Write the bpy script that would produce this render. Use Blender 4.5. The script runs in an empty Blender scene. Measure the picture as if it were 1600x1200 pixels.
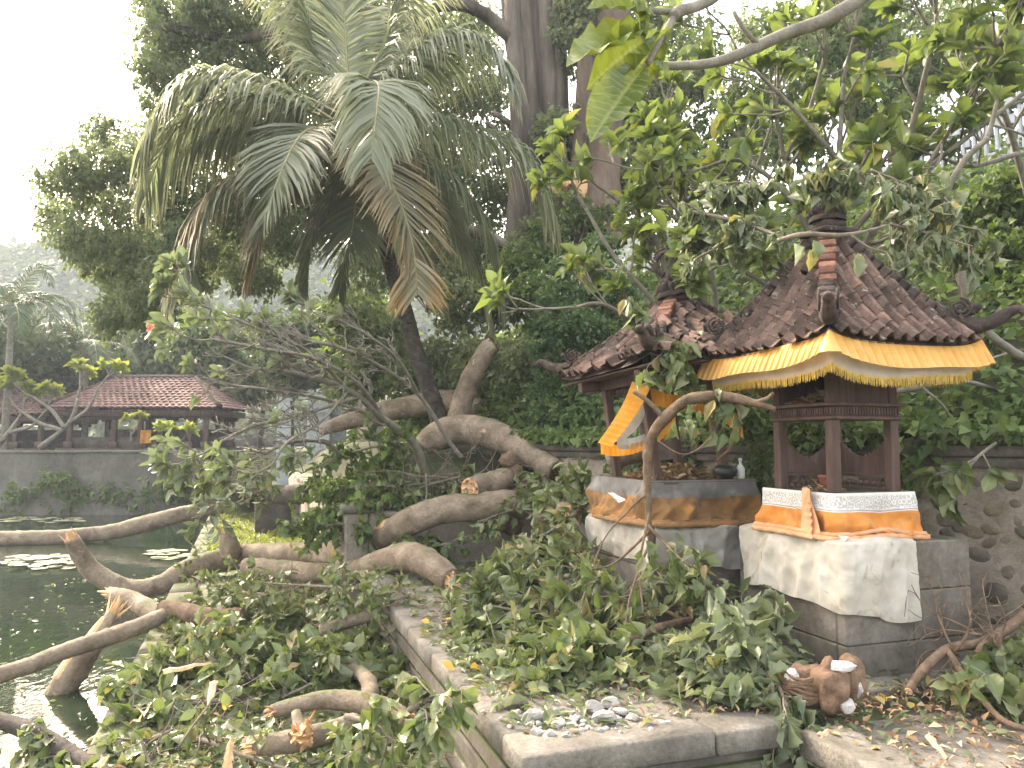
import bpy, math, random
import numpy as np
from mathutils import Matrix, Vector

scn = bpy.context.scene
COL = scn.collection
# ------------------------------------------------------------------ camera, sky, sun, exposure
FPX, CAMZ, PITCH = 1232.0, 1.5, math.atan(90 / 1232.0)
cd = bpy.data.cameras.new('camera'); cam = bpy.data.objects.new('camera', cd); COL.objects.link(cam)
cd.sensor_width = 36.0; cd.lens = 36.0 * FPX / 1600.0; cd.clip_start = 0.05; cd.clip_end = 2000
cam.location = (0, 0, CAMZ); cam.rotation_euler = (math.pi / 2 + PITCH, 0, 0)
scn.camera = cam

SUN_EL, SUN_AZ = math.radians(38), math.radians(-42)      # azimuth measured from +Y, negative = to the left
world = bpy.data.worlds.new('World'); scn.world = world; world.use_nodes = True
wn = world.node_tree; bg = wn.nodes['Background']
sky = wn.nodes.new('ShaderNodeTexSky'); sky.sky_type = 'NISHITA'; sky.sun_disc = False
sky.sun_elevation = SUN_EL; sky.sun_rotation = SUN_AZ
sky.air_density = 1.0; sky.dust_density = 6.0; sky.ozone_density = 0.2
veil = wn.nodes.new('ShaderNodeMix'); veil.data_type = 'RGBA'; veil.blend_type = 'ADD'; veil.inputs[0].default_value = 1.0; veil.inputs[7].default_value = (2.3, 2.3, 2.3, 1)   # even white veil of thin high cloud over the whole sky
wn.links.new(sky.outputs[0], veil.inputs[6]); wn.links.new(veil.outputs[2], bg.inputs[0]); bg.inputs[1].default_value = 0.15
sl = bpy.data.lights.new('sun', 'SUN'); sl.energy = 2.0; sl.angle = math.radians(11); sl.color = (1.0, 0.98, 0.95)
sun = bpy.data.objects.new('sun', sl); COL.objects.link(sun)
_sd = Vector((math.sin(SUN_AZ) * math.cos(SUN_EL), math.cos(SUN_AZ) * math.cos(SUN_EL), math.sin(SUN_EL)))
sun.rotation_euler = _sd.to_track_quat('Z', 'Y').to_euler(); sun.location = _sd * 40
scn.view_settings.view_transform = 'Standard'; scn.view_settings.look = 'None'
scn.view_settings.exposure = 2.35; scn.view_settings.gamma = 1.0; scn.view_settings.use_curve_mapping = False
scn.view_settings.use_white_balance = True; scn.view_settings.white_balance_temperature = 7400; scn.view_settings.white_balance_tint = 13
scn.render.engine = 'CYCLES'
scn.cycles.use_denoising = True
scn.cycles.max_bounces = 6; scn.cycles.diffuse_bounces = 3; scn.cycles.glossy_bounces = 2
scn.cycles.transmission_bounces = 4; scn.cycles.volume_bounces = 0; scn.cycles.transparent_max_bounces = 4
scn.cycles.sample_clamp_indirect = 4.0

# ------------------------------------------------------------------ coordinates
RNG = np.random.default_rng(7)
def P(px, py, d):
    """the point the camera sees at photo pixel (px, py), at forward distance d metres"""
    a, b = (px - 800) / FPX, (600 - py) / FPX
    y = math.cos(PITCH) - b * math.sin(PITCH); z = math.sin(PITCH) + b * math.cos(PITCH)
    return np.array((a / y * d, d, CAMZ + z / y * d))
def G(px, py, z):
    a, b = (px - 800) / FPX, (600 - py) / FPX
    y = math.cos(PITCH) - b * math.sin(PITCH); zz = math.sin(PITCH) + b * math.cos(PITCH)
    t = (z - CAMZ) / zz
    return np.array((a * t, y * t, z))
def PP(l): return [P(*q) for q in l]
ANG = math.radians(18.5); CU, SU = math.cos(ANG), math.sin(ANG)
def W(u, v, z): return np.array((CU * u - SU * v, SU * u + CU * v, z))       # the masonry grid of the temple
WALL_O = np.array((2.27, 8.0)); WT = np.array((-0.6, 0.8)); WN = np.array((0.8, 0.6))
def nrm(v):
    v = np.asarray(v, float); return v / np.maximum(np.linalg.norm(v, axis=-1, keepdims=True), 1e-9)
def wob(p, s=1.0, seed=0.0):
    """smooth pseudo noise in -1..1 of points (n,3)"""
    p = np.asarray(p, float) * s; x, y, z = p[..., 0] + seed * 1.7, p[..., 1] - seed * 2.3, p[..., 2] + seed * 0.9
    return (np.sin(x * 1.1 + 1.3 * np.sin(y * 0.9 + z)) + np.sin(y * 1.7 + 1.1 * np.sin(z * 1.3 - x)) + np.sin(z * 1.5 + 1.2 * np.sin(x * 1.2 + y * .7))) / 3
def smooth(x, a, b):
    t = np.clip((np.asarray(x, float) - a) / (b - a), 0, 1); return t * t * (3 - 2 * t)

# ------------------------------------------------------------------ mesh building
class MB:
    def __init__(s, T=None): s.V, s.F, s.M, s.A, s.n, s.T = [], [], [], [], 0, T
    def add(s, V, F, m=0, a=None, more=()):
        V = np.asarray(V, float).reshape(-1, 3)
        if s.T is not None: V = V @ s.T[:3, :3].T + s.T[:3, 3]
        F = np.asarray(F, int)
        s.V.append(V); s.F.append(F + s.n); s.M.append(np.full(len(F), m) if np.isscalar(m) else np.asarray(m))
        for F2, m2 in more: s.F.append(np.asarray(F2, int) + s.n); s.M.append(np.full(len(F2), m2))
        s.A.append(np.zeros(len(V)) if a is None else np.asarray(a, float)); s.n += len(V)
    def allv(s): return np.concatenate(s.V)
    def mesh(s, name, mats, shift=None, smooth=True):
        V = np.concatenate(s.V)
        if shift is not None: V = V - shift
        me = bpy.data.meshes.new(name)
        me.vertices.add(len(V)); me.vertices.foreach_set('co', V.astype(np.float32).ravel())
        idx = np.concatenate([f.ravel() for f in s.F]); tot = np.concatenate([np.full(len(f), f.shape[1]) for f in s.F])
        me.loops.add(len(idx)); me.loops.foreach_set('vertex_index', idx.astype(np.int32))
        me.polygons.add(len(tot)); st = np.concatenate([[0], np.cumsum(tot)[:-1]])
        me.polygons.foreach_set('loop_start', st.astype(np.int32))
        me.polygons.foreach_set('material_index', np.concatenate(s.M).astype(np.int32))
        me.polygons.foreach_set('use_smooth', np.full(len(tot), bool(smooth)))
        at = me.attributes.new('a', 'FLOAT', 'POINT'); at.data.foreach_set('value', np.concatenate(s.A).astype(np.float32))
        for m in (mats if isinstance(mats, (list, tuple)) else [mats]): me.materials.append(m)
        me.update(calc_edges=True)
        return me
WL = {}
def link(o, parent=None, wl=(0, 0, 0)):
    COL.objects.link(o); o.parent = parent; WL[o.name] = np.asarray(wl, float); return o
def tag(o, label=None, cat=None, group=None, kind=None):
    for k, v in (('label', label), ('category', cat), ('group', group), ('kind', kind)):
        if v: o[k] = v
    return o
def obj(name, mb, mats, parent=None, smooth=True, kind=None, label=None, cat=None, group=None):
    """one mesh object out of world-space geometry; its origin sits at its parent's origin or at its own base"""
    if parent is not None: sh = WL[parent.name]
    else:
        V = mb.allv(); sh = np.array(((V[:, 0].min() + V[:, 0].max()) / 2, (V[:, 1].min() + V[:, 1].max()) / 2, V[:, 2].min()))
    o = bpy.data.objects.new(name, mb.mesh(name, mats, sh, smooth))
    link(o, parent, sh)
    if parent is None: o.location = sh
    return tag(o, label, cat, group, kind)
def thing(name, label, cat, loc, group=None):
    o = bpy.data.objects.new(name, None); link(o, None, loc); o.location = tuple(loc); o.empty_display_size = 0.1
    return tag(o, label, cat, group)
def inst(name, me, parent, M4):
    """an object that shares mesh me, with world matrix M4 (numpy 4x4)"""
    o = bpy.data.objects.new(name, me); M = np.array(M4, float)
    wl = M[:3, 3].copy()
    if parent is not None: M[:3, 3] -= WL[parent.name]
    link(o, parent, wl); o.matrix_basis = Matrix(M.tolist()); return o
def TR(loc=(0, 0, 0), rz=0, rx=0, ry=0, s=(1, 1, 1)):
    M = Matrix.Translation(Vector([float(c) for c in loc])) @ Matrix.Rotation(rz, 4, 'Z') @ Matrix.Rotation(ry, 4, 'Y') @ Matrix.Rotation(rx, 4, 'X') @ Matrix.Diagonal((s[0], s[1], s[2], 1))
    return np.array(M)
def cbox(mb, x0, x1, y0, y1, z0, z1, m=0, b=0.008):
    """box with chamfered edges"""
    b = min(b, abs(x1 - x0) * .3, abs(y1 - y0) * .3, abs(z1 - z0) * .3)
    V = []; ix = {}
    for i in (0, 1):
        for j in (0, 1):
            for k in (0, 1):
                c = [(x0, x1)[i], (y0, y1)[j], (z0, z1)[k]]; sg = [1 - 2 * i, 1 - 2 * j, 1 - 2 * k]
                for ax in range(3):
                    p = [c[q] + (b * sg[q] if q != ax else 0) for q in range(3)]
                    ix[(i, j, k, ax)] = len(V); V.append(p)
    F4, F3 = [], []
    cc = [(0, 0), (1, 0), (1, 1), (0, 1)]
    for ax in range(3):
        o = [(1, 2), (2, 0), (0, 1)][ax]
        for sd in (0, 1):
            f = []
            for (p, q) in cc:
                t = [0, 0, 0]; t[ax] = sd; t[o[0]] = p; t[o[1]] = q; f.append(ix[(*t, ax)])
            F4.append(f if sd else f[::-1])
        for p in (0, 1):
            for q in (0, 1):
                t0 = [0, 0, 0]; t0[o[0]] = p; t0[o[1]] = q; t1 = list(t0); t1[ax] = 1
                f = [ix[(*t0, o[0])], ix[(*t0, o[1])], ix[(*t1, o[1])], ix[(*t1, o[0])]]
                F4.append(f if (p + q) % 2 == 0 else f[::-1])
    for i in (0, 1):
        for j in (0, 1):
            for k in (0, 1):
                f = [ix[(i, j, k, 0)], ix[(i, j, k, 1)], ix[(i, j, k, 2)]]
                F3.append(f if (i + j + k) % 2 == 1 else f[::-1])
    mb.add(V, F4, m, None, [(F3, m)])
def catmull(pts, rad, step):
    pts = np.asarray(pts, float); rad = np.asarray(rad, float)
    Q, R = [], []
    for i in range(len(pts) - 1):
        p0 = pts[max(i - 1, 0)]; p1 = pts[i]; p2 = pts[i + 1]; p3 = pts[min(i + 2, len(pts) - 1)]
        n = max(1, int(round(np.linalg.norm(p2 - p1) / step)))
        for k in range(n):
            t = k / n
            Q.append(.5 * (2 * p1 + (p2 - p0) * t + (2 * p0 - 5 * p1 + 4 * p2 - p3) * t * t + (3 * p1 - p0 - 3 * p2 + p3) * t ** 3))
            R.append(rad[i] + (rad[i + 1] - rad[i]) * t)
    Q.append(pts[-1]); R.append(rad[-1]); return np.array(Q), np.array(R)
def tube(mb, pts, rad, sides=8, m=0, step=None, bump=0.05, seed=0.0, capm=None, jag=0.0, knots=0, flute=0, fine=0):
    """tapered limb along pts; jag = how torn its two ends are"""
    pts = np.asarray(pts, float); rad = np.full(len(pts), float(rad)) if np.isscalar(rad) else np.asarray(rad, float)
    if len(rad) == 2 and len(pts) > 2: rad = np.linspace(rad[0], rad[1], len(pts))
    Q, R = catmull(pts, rad, step or max(rad.max() * 1.3, .03))
    n = len(Q); T = nrm(np.gradient(Q, axis=0))
    a = np.array((0, 0, 1.)) if abs(T[0][2]) < .9 else np.array((1., 0, 0))
    N = nrm(np.cross(T[0], a)); fr = []
    for i in range(n):
        N = nrm(N - T[i] * np.dot(N, T[i])); fr.append((N, np.cross(T[i], N)))
    th = np.linspace(0, 2 * math.pi, sides, endpoint=False)
    ring = np.array([np.outer(np.cos(th), f[0]) + np.outer(np.sin(th), f[1]) for f in fr])
    base = Q[:, None, :] + ring * R[:, None, None]
    sc = 1 + bump * wob(base.reshape(-1, 3), 1.1 / max(R.max(), .01), seed).reshape(n, sides)
    sc += bump * .5 * wob(base.reshape(-1, 3), 3.1 / max(R.max(), .01), seed + 3).reshape(n, sides)
    if fine: sc += fine * (wob(base.reshape(-1, 3), 7 / max(R.max(), .01), seed + 6).reshape(n, sides) + .8 * (1 - 2.5 * np.abs(wob(base.reshape(-1, 3), 4.5 / max(R.max(), .01), seed + 11).reshape(n, sides))))
    rk = np.random.default_rng(int(seed * 13 + 5))
    for _ in range(knots):
        i0 = rk.integers(1, max(2, n - 1)); t0 = rk.uniform(0, 6.28)
        dd = np.abs((th - t0 + math.pi) % (2 * math.pi) - math.pi)
        sc += .16 * np.exp(-(dd / .5) ** 2)[None, :] * np.exp(-((np.arange(n) - i0) / 1.1) ** 2)[:, None]
    if flute: sc += flute * np.sin(th * 5 + 2 * np.sin(th * 2 + seed))[None, :] * (0.7 + .3 * np.sin(np.arange(n) * .35))[:, None]
    V = Q[:, None, :] + ring * (R[:, None] * sc)[..., None]
    if jag:
        V[0] -= T[0] * (R[0] * jag * rk.uniform(0, 1, sides))[:, None]; V[-1] += T[-1] * (R[-1] * jag * rk.uniform(0, 1, sides))[:, None]
    i = np.arange(n - 1)[:, None] * sides; j = np.arange(sides)[None, :]; j2 = (j + 1) % sides
    F = np.stack([i + j, i + j2, i + sides + j2, i + sides + j], -1).reshape(-1, 4)
    cm = m if capm is None else capm
    V = np.concatenate([V.reshape(-1, 3), [Q[0] + T[0] * R[0] * .2 * (jag > 0), Q[-1] - T[-1] * R[-1] * .2 * (jag > 0)]])
    av = np.concatenate([np.repeat(np.linspace(0, 1, n), sides), [0, 1]])
    k = n * sides; js = np.arange(sides)
    C0 = np.stack([np.full(sides, k), (js + 1) % sides, js], -1); C1 = np.stack([np.full(sides, k + 1), k - sides + js, k - sides + (js + 1) % sides], -1)
    mb.add(V, F, m, av, [(np.concatenate([C0, C1]), cm)])
    return Q, T, R
def grid(mb, X, m=0, a=None):
    """X: (n,k,3) sheet of points"""
    n, k = X.shape[:2]; i = np.arange(n - 1)[:, None] * k; j = np.arange(k - 1)[None, :]
    F = np.stack([i + j, i + j + 1, i + k + j + 1, i + k + j], -1).reshape(-1, 4)
    mb.add(X.reshape(-1, 3), F, m, None if a is None else a.ravel())
def lathe(mb, prof, cen, sides=14, m=0):
    th = np.linspace(0, 2 * math.pi, sides, endpoint=False)
    X = np.array([[(cen[0] + r * math.cos(t), cen[1] + r * math.sin(t), cen[2] + z) for t in list(th) + [th[0]]] for r, z in prof])
    grid(mb, X.transpose(1, 0, 2)[::-1], m)
def chunk(mb, cen, size, seed, m=0, cuts=9, m2=None):
    """an angular broken lump: a sphere cut by random planes"""
    r = np.random.default_rng(seed); n1, n2 = 9, 14
    ph = np.linspace(0.02, math.pi - .02, n1); th = np.linspace(0, 2 * math.pi, n2)
    D = np.array([[(math.sin(p) * math.cos(t), math.sin(p) * math.sin(t), math.cos(p)) for t in th] for p in ph])
    pl = nrm(r.normal(size=(cuts, 3))); off = r.uniform(.55, .95, cuts)
    q = np.einsum('ijk,lk->ijl', D, pl); rr = np.min(np.where(q > .05, off / np.maximum(q, .05), 9), axis=2); rr = np.minimum(rr, 1.25)
    X = D * rr[..., None] * np.asarray(size)[None, None, :] + np.asarray(cen)
    X[:, -1] = X[:, 0]; grid(mb, X[::-1], m)
    if m2 is not None:
        c = np.argmin(np.where(q > .05, off / np.maximum(q, .05), 9), axis=2)
        mm = np.where(c[::-1][:-1, :-1] % 3 == 0, m2, m).ravel(); mb.M[-1] = mm
# ------------------------------------------------------------------ materials
def new_mat(name):
    m = bpy.data.materials.new(name); m.use_nodes = True; nt = m.node_tree
    return m, nt, nt.nodes['Principled BSDF'], nt.nodes['Material Output']
def ramp(nt, fac, stops, interp='LINEAR'):
    n = nt.nodes.new('ShaderNodeValToRGB'); e = n.color_ramp.elements; n.color_ramp.interpolation = interp
    while len(e) < len(stops): e.new(0.5)
    for x, (p, c) in zip(e, stops): x.position = p; x.color = (c[0], c[1], c[2], 1)
    nt.links.new(fac, n.inputs[0]); return n.outputs[0]
def noise(nt, vec, scale, detail=5, rough=.6, dist=0):
    n = nt.nodes.new('ShaderNodeTexNoise'); n.inputs['Scale'].default_value = scale; n.inputs['Detail'].default_value = detail
    n.inputs['Roughness'].default_value = rough; n.inputs['Distortion'].default_value = dist
    nt.links.new(vec, n.inputs['Vector']); return n.outputs['Fac']
def mixc(nt, f, a, b, mode='MIX'):
    n = nt.nodes.new('ShaderNodeMix'); n.data_type = 'RGBA'; n.blend_type = mode
    for s, v in ((n.inputs[0], f), (n.inputs[6], a), (n.inputs[7], b)):
        if isinstance(v, (int, float)): s.default_value = v
        elif isinstance(v, tuple): s.default_value = (*v, 1)
        else: nt.links.new(v, s)
    return n.outputs[2]
def math_(nt, op, a, b=0.0):
    n = nt.nodes.new('ShaderNodeMath'); n.operation = op
    for s, v in ((n.inputs[0], a), (n.inputs[1], b)):
        if isinstance(v, (int, float)): s.default_value = v
        else: nt.links.new(v, s)
    return n.outputs[0]
def mapping(nt, vec, sc):
    n = nt.nodes.new('ShaderNodeMapping'); n.inputs['Scale'].default_value = sc; nt.links.new(vec, n.inputs['Vector']); return n.outputs[0]
def pos(nt): return nt.nodes.new('ShaderNodeNewGeometry').outputs['Position']
def bump(nt, b, h, strength, dist=.02):
    n = nt.nodes.new('ShaderNodeBump'); n.inputs['Strength'].default_value = strength; n.inputs['Distance'].default_value = dist
    nt.links.new(h, n.inputs['Height']); nt.links.new(n.outputs[0], b.inputs['Normal'])
def rough_mat(name, stops, scale, rough=.85, bs=.5, bscale=None, spots=None, moss=None, stretch=None, bdist=.02, perobj=None, spec=.3):
    """mottled solid: ramp over large noise, fine grain, optional spots (lichen), moss on upward faces"""
    m, nt, b, out = new_mat(name); p = pos(nt)
    v = mapping(nt, p, stretch) if stretch else p
    n1 = noise(nt, v, scale, 6, .62, .4); c = ramp(nt, n1, stops)
    g = noise(nt, v, scale * 9, 4, .7); c = mixc(nt, .45, c, ramp(nt, g, [(.3, (.45,) * 3), (.7, (1.3,) * 3)]), 'MULTIPLY')
    if perobj is not None:
        oi = nt.nodes.new('ShaderNodeObjectInfo').outputs['Random']
        c = mixc(nt, 1.0, c, ramp(nt, oi, perobj), 'MULTIPLY')
    if spots:
        col, sc, lo = spots; s = ramp(nt, noise(nt, p, sc, 3, .6), [(lo, (0, 0, 0)), (lo + .06, (1, 1, 1))]); c = mixc(nt, s, c, col)
    if moss:
        col, lo = moss; ge = nt.nodes.new('ShaderNodeNewGeometry'); sx = nt.nodes.new('ShaderNodeSeparateXYZ'); nt.links.new(ge.outputs['Normal'], sx.inputs[0])
        up = math_(nt, 'MULTIPLY', math_(nt, 'ADD', sx.outputs[2], .6), noise(nt, p, 3.5, 5, .65))
        c = mixc(nt, ramp(nt, up, [(lo, (0, 0, 0)), (lo + .2, (1, 1, 1))]), c, col)
    nt.links.new(c, b.inputs['Base Color']); b.inputs['Roughness'].default_value = rough; b.inputs['Specular IOR Level'].default_value = spec
    h = math_(nt, 'ADD', noise(nt, v, bscale or scale * 5, 6, .7), math_(nt, 'MULTIPLY', n1, .6))
    bump(nt, b, h, bs, bdist); return m
def leaf_mat(name, stops, rough=.45, trans=.35, tcol=(.17, .26, .03), under=(.17, .215, .11), rib=(.2, .26, .1), blot=None, tip=None, spec=.5):
    m, nt, b, out = new_mat(name)
    ge = nt.nodes.new('ShaderNodeNewGeometry'); oi = nt.nodes.new('ShaderNodeObjectInfo')
    r = math_(nt, 'FRACT', math_(nt, 'ADD', ge.outputs['Random Per Island'], oi.outputs['Random']))
    c = ramp(nt, r, stops)
    lo = noise(nt, ge.outputs['Position'], 1.1, 2, .5); c = mixc(nt, .5, c, ramp(nt, lo, [(.3, (.72,) * 3), (.7, (1.25, 1.2, 1.1))]), 'MULTIPLY')
    at = nt.nodes.new('ShaderNodeAttribute'); at.attribute_name = 'a'
    if rib is not None: c = mixc(nt, ramp(nt, at.outputs['Fac'], [(.86, (0, 0, 0)), (1, (.8,) * 3)]), c, rib)
    if tip is not None: c = mixc(nt, ramp(nt, at.outputs['Fac'], [(tip[1], (0, 0, 0)), (min(1, tip[1] + .5), (1, 1, 1))]), c, tip[0])
    if blot is not None:
        s = ramp(nt, noise(nt, ge.outputs['Position'], 30, 3, .6), [(.6, (0, 0, 0)), (.68, (1, 1, 1))]); c = mixc(nt, s, c, blot)
    cu = mixc(nt, .55, c, under); cb = mixc(nt, ge.outputs['Backfacing'], c, cu)
    nt.links.new(cb, b.inputs['Base Color']); b.inputs['Roughness'].default_value = rough; b.inputs['Specular IOR Level'].default_value = spec
    tr = nt.nodes.new('ShaderNodeBsdfTranslucent'); nt.links.new(mixc(nt, .5, c, tcol), tr.inputs[0])
    mx = nt.nodes.new('ShaderNodeMixShader'); mx.inputs[0].default_value = trans
    nt.links.new(b.outputs[0], mx.inputs[1]); nt.links.new(tr.outputs[0], mx.inputs[2]); nt.links.new(mx.outputs[0], out.inputs[0])
    return m
def g(*c): return tuple(c)
M = {}
M['bark'] = rough_mat('bark', [(.25, g(.085, .063, .04)), (.42, g(.185, .142, .098)), (.58, g(.28, .222, .158)), (.78, g(.4, .34, .26))], 3.6, .85, .8, 26, spots=(g(.44, .32, .2), 4.5, .66), moss=(g(.13, .14, .07), .74), bdist=.03)
M['bark_dark'] = rough_mat('bark_dark', [(.3, g(.03, .026, .022)), (.55, g(.075, .062, .05)), (.8, g(.15, .125, .1))], 9, .9, .7, 40)
M['bark_brown'] = rough_mat('bark_brown', [(.3, g(.07, .048, .03)), (.55, g(.18, .122, .078)), (.8, g(.3, .22, .15))], 8, .9, .8, 30)
M['bark_twig'] = rough_mat('bark_twig', [(.3, g(.1, .085, .062)), (.6, g(.2, .17, .125)), (.8, g(.28, .24, .19))], 10, .85, .4, 60)
M['bark_frangipani'] = rough_mat('bark_frangipani', [(.3, g(.12, .11, .085)), (.6, g(.22, .2, .155)), (.8, g(.31, .29, .235))], 9, .8, .4, 50)
M['bark_banyan'] = rough_mat('bark_banyan', [(.3, g(.04, .032, .025)), (.5, g(.115, .094, .074)), (.75, g(.22, .19, .155))], 1.3, .9, .9, 7, stretch=(1, 1, .18), bdist=.08)
M['bark_rust'] = rough_mat('bark_rust', [(.3, g(.07, .048, .034)), (.55, g(.17, .122, .088)), (.8, g(.27, .21, .16))], 1.1, .9, .8, 7, stretch=(1, 1, .25), bdist=.06)
M['fresh_wood'] = rough_mat('fresh_wood', [(.3, g(.5, .29, .14)), (.55, g(.66, .43, .24)), (.8, g(.72, .55, .36))], 14, .75, .6, 60)
M['orange_wood'] = rough_mat('orange_wood', [(.3, g(.5, .26, .11)), (.55, g(.66, .41, .22)), (.8, g(.72, .54, .36))], 9, .8, .6, 50)
M['old_break'] = rough_mat('old_break', [(.3, g(.04, .026, .018)), (.55, g(.11, .065, .04)), (.8, g(.2, .12, .075))], 14, .95, 1, 40)
M['stone'] = rough_mat('stone', [(.25, g(.055, .047, .037)), (.5, g(.12, .106, .086)), (.78, g(.235, .215, .18))], 2.6, .92, .5, 55, moss=(g(.07, .085, .035), .62), bdist=.01)
M['stone_top'] = rough_mat('stone_top', [(.25, g(.09, .08, .062)), (.5, g(.185, .17, .14)), (.78, g(.31, .29, .25))], 3.2, .95, .9, 42, spots=(g(.1, .095, .07), 6, .66), moss=None, bdist=.018)
M['stone_dark'] = rough_mat('stone_dark', [(.25, g(.035, .03, .024)), (.5, g(.08, .07, .057)), (.78, g(.165, .148, .125))], 3.0, .92, .5, 50, spots=(g(.24, .24, .21), 7, .68), bdist=.01)
M['wall_mortar'] = rough_mat('wall_mortar', [(.25, g(.16, .135, .105)), (.5, g(.26, .225, .18)), (.75, g(.36, .32, .265))], 2.2, .95, .8, 30, bdist=.02)
M['wall_stone'] = rough_mat('wall_stone', [(.25, g(.08, .068, .054)), (.5, g(.15, .135, .108)), (.78, g(.24, .215, .18))], 7, .9, .5, 40, perobj=[(0, (.65,) * 3), (.5, (1.0, .95, .88)), (1, (1.35, 1.25, 1.1))])
M['rubble'] = rough_mat('rubble', [(.25, g(.24, .23, .205)), (.5, g(.35, .335, .3)), (.75, g(.46, .44, .4))], 9, .95, .5, 60)
M['white_break'] = rough_mat('white_break', [(.25, g(.36, .34, .31)), (.5, g(.5, .48, .45)), (.8, g(.62, .6, .57))], 12, .95, .8, 50)
M['brown_carving'] = rough_mat('brown_carving', [(.25, g(.08, .05, .03)), (.5, g(.19, .12, .075)), (.78, g(.3, .21, .14))], 12, .95, .9, 60, bdist=.015)
M['tile'] = rough_mat('roof_tile', [(.3, g(.05, .04, .034)), (.5, g(.14, .098, .078)), (.72, g(.27, .185, .145))], 5, .9, .6, 60, spots=(g(.25, .23, .2), 16, .62), perobj=[(0, (.55, .52, .5)), (.5, (.95, .92, .9)), (.85, (1.15, 1.1, 1.08)), (1, (1.7, 1.5, 1.4))])
M['ridge'] = rough_mat('ridge_masonry', [(.3, g(.025, .02, .018)), (.5, g(.06, .045, .038)), (.75, g(.14, .09, .07))], 7, .95, .7, 50, spots=(g(.2, .17, .15), 12, .68))
M['ridge_brick'] = rough_mat('ridge_brick', [(.3, g(.14, .065, .045)), (.5, g(.27, .13, .09)), (.75, g(.36, .24, .19))], 14, .95, .7, 60, perobj=[(0, (.4, .38, .36)), (.45, (.8, .78, .75)), (1, (1.25, 1.2, 1.15))])
M['ridge_brick_dark'] = rough_mat('mossy_ridge_brick', [(.3, g(.035, .028, .024)), (.5, g(.085, .064, .053)), (.75, g(.17, .13, .108))], 12, .95, .7, 60, spots=(g(.22, .2, .17), 14, .62), perobj=[(0, (.5,) * 3), (1, (1.2,) * 3)])
M['wood_dark'] = rough_mat('painted_dark_wood', [(.25, g(.045, .027, .021)), (.5, g(.085, .05, .039)), (.8, g(.15, .1, .08))], 5, .6, .3, 60, stretch=(3, 3, .5), bdist=.005)
M['wood_panel'] = rough_mat('weathered_panel', [(.25, g(.12, .095, .08)), (.5, g(.19, .15, .125)), (.8, g(.27, .225, .195))], 4, .85, .4, 50)
M['soil'] = rough_mat('soil', [(.25, g(.03, .028, .02)), (.5, g(.065, .055, .038)), (.8, g(.12, .1, .07))], 1.5, .95, .8, 12, moss=(g(.03, .045, .015), .55), bdist=.05)
M['path'] = rough_mat('path_stone', [(.25, g(.12, .115, .09)), (.5, g(.2, .19, .155)), (.8, g(.3, .285, .24))], 1.6, .95, .6, 18, moss=(g(.10, .13, .05), .62), bdist=.02)
M['pondwall'] = rough_mat('pond_wall_plaster', [(.25, g(.045, .046, .036)), (.5, g(.12, .115, .095)), (.8, g(.24, .23, .2))], .9, .92, .5, 9, moss=(g(.05, .07, .03), .75), stretch=(1, 1, .7), bdist=.03)
M['grey_paint'] = rough_mat('grey_masonry', [(.25, g(.3, .33, .35)), (.5, g(.4, .43, .45)), (.8, g(.48, .51, .53))], 1.2, .9, .3, 30)
M['far_hill'] = rough_mat('far_hill_soil', [(.25, g(.035, .055, .025)), (.5, g(.06, .085, .035)), (.8, g(.10, .115, .06))], .06, .95, .6, .5, bdist=1)
M['pav_tile'] = rough_mat('pavilion_tile', [(.3, g(.09, .055, .046)), (.5, g(.18, .11, .092)), (.75, g(.28, .19, .16))], 1.4, .9, .5, 20)
M['dry'] = leaf_mat('dry_leaf', [(0, g(.1, .06, .03)), (.35, g(.2, .125, .06)), (.7, g(.3, .2, .1)), (1, g(.4, .3, .17))], .7, .2, (.3, .18, .06), (.25, .2, .13), None)
M['chips'] = leaf_mat('wood_chip', [(0, g(.12, .065, .035)), (.35, g(.25, .14, .075)), (.7, g(.42, .27, .15)), (1, g(.58, .43, .28))], .8, .05, (.4, .25, .1), (.45, .3, .17), None)
M['yellow_leaf'] = leaf_mat('yellow_leaf', [(0, g(.5, .3, .02)), (.5, g(.6, .36, .03)), (1, g(.55, .42, .08))], .5, .3, (.6, .4, .03), (.5, .36, .08), None)
M['leaf_ficus'] = leaf_mat('fig_leaf', [(0, g(.05, .08, .026)), (.25, g(.09, .13, .042)), (.55, g(.145, .185, .065)), (.8, g(.2, .225, .1)), (.93, g(.25, .25, .135)), (.965, g(.2, .14, .07)), (1, g(.36, .27, .08))], .38, .3, (.2, .28, .04), (.2, .245, .13))
M['leaf_wilt'] = leaf_mat('wilted_leaf', [(0, g(.06, .09, .04)), (.35, g(.11, .15, .07)), (.7, g(.165, .2, .105)), (.93, g(.23, .25, .14)), (1, g(.4, .32, .08))], .45, .3, (.22, .28, .08), (.24, .28, .17))
M['leaf_frangipani'] = leaf_mat('frangipani_leaf', [(0, g(.06, .105, .03)), (.35, g(.10, .155, .045)), (.7, g(.14, .2, .06)), (.93, g(.2, .25, .09)), (1, g(.36, .3, .06))], .38, .4, (.27, .35, .05), (.14, .19, .1))
M['leaf_pale'] = leaf_mat('pale_frangipani_leaf', [(0, g(.07, .1, .045)), (.35, g(.11, .15, .065)), (.7, g(.16, .2, .095)), (1, g(.2, .23, .12))], .4, .32, (.22, .29, .1), (.22, .25, .18))
M['leaf_hill'] = leaf_mat('undergrowth_leaf', [(0, g(.035, .07, .02)), (.4, g(.07, .12, .035)), (.75, g(.115, .175, .05)), (1, g(.18, .24, .08))], .5, .35, (.2, .3, .04), (.11, .16, .08), None, spec=.25)
M['leaf_ivy'] = leaf_mat('fine_creeper_leaf', [(0, g(.02, .055, .018)), (.4, g(.04, .095, .028)), (.75, g(.065, .13, .04)), (1, g(.1, .175, .06))], .5, .35, (.16, .26, .05), (.1, .15, .08), None)
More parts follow.
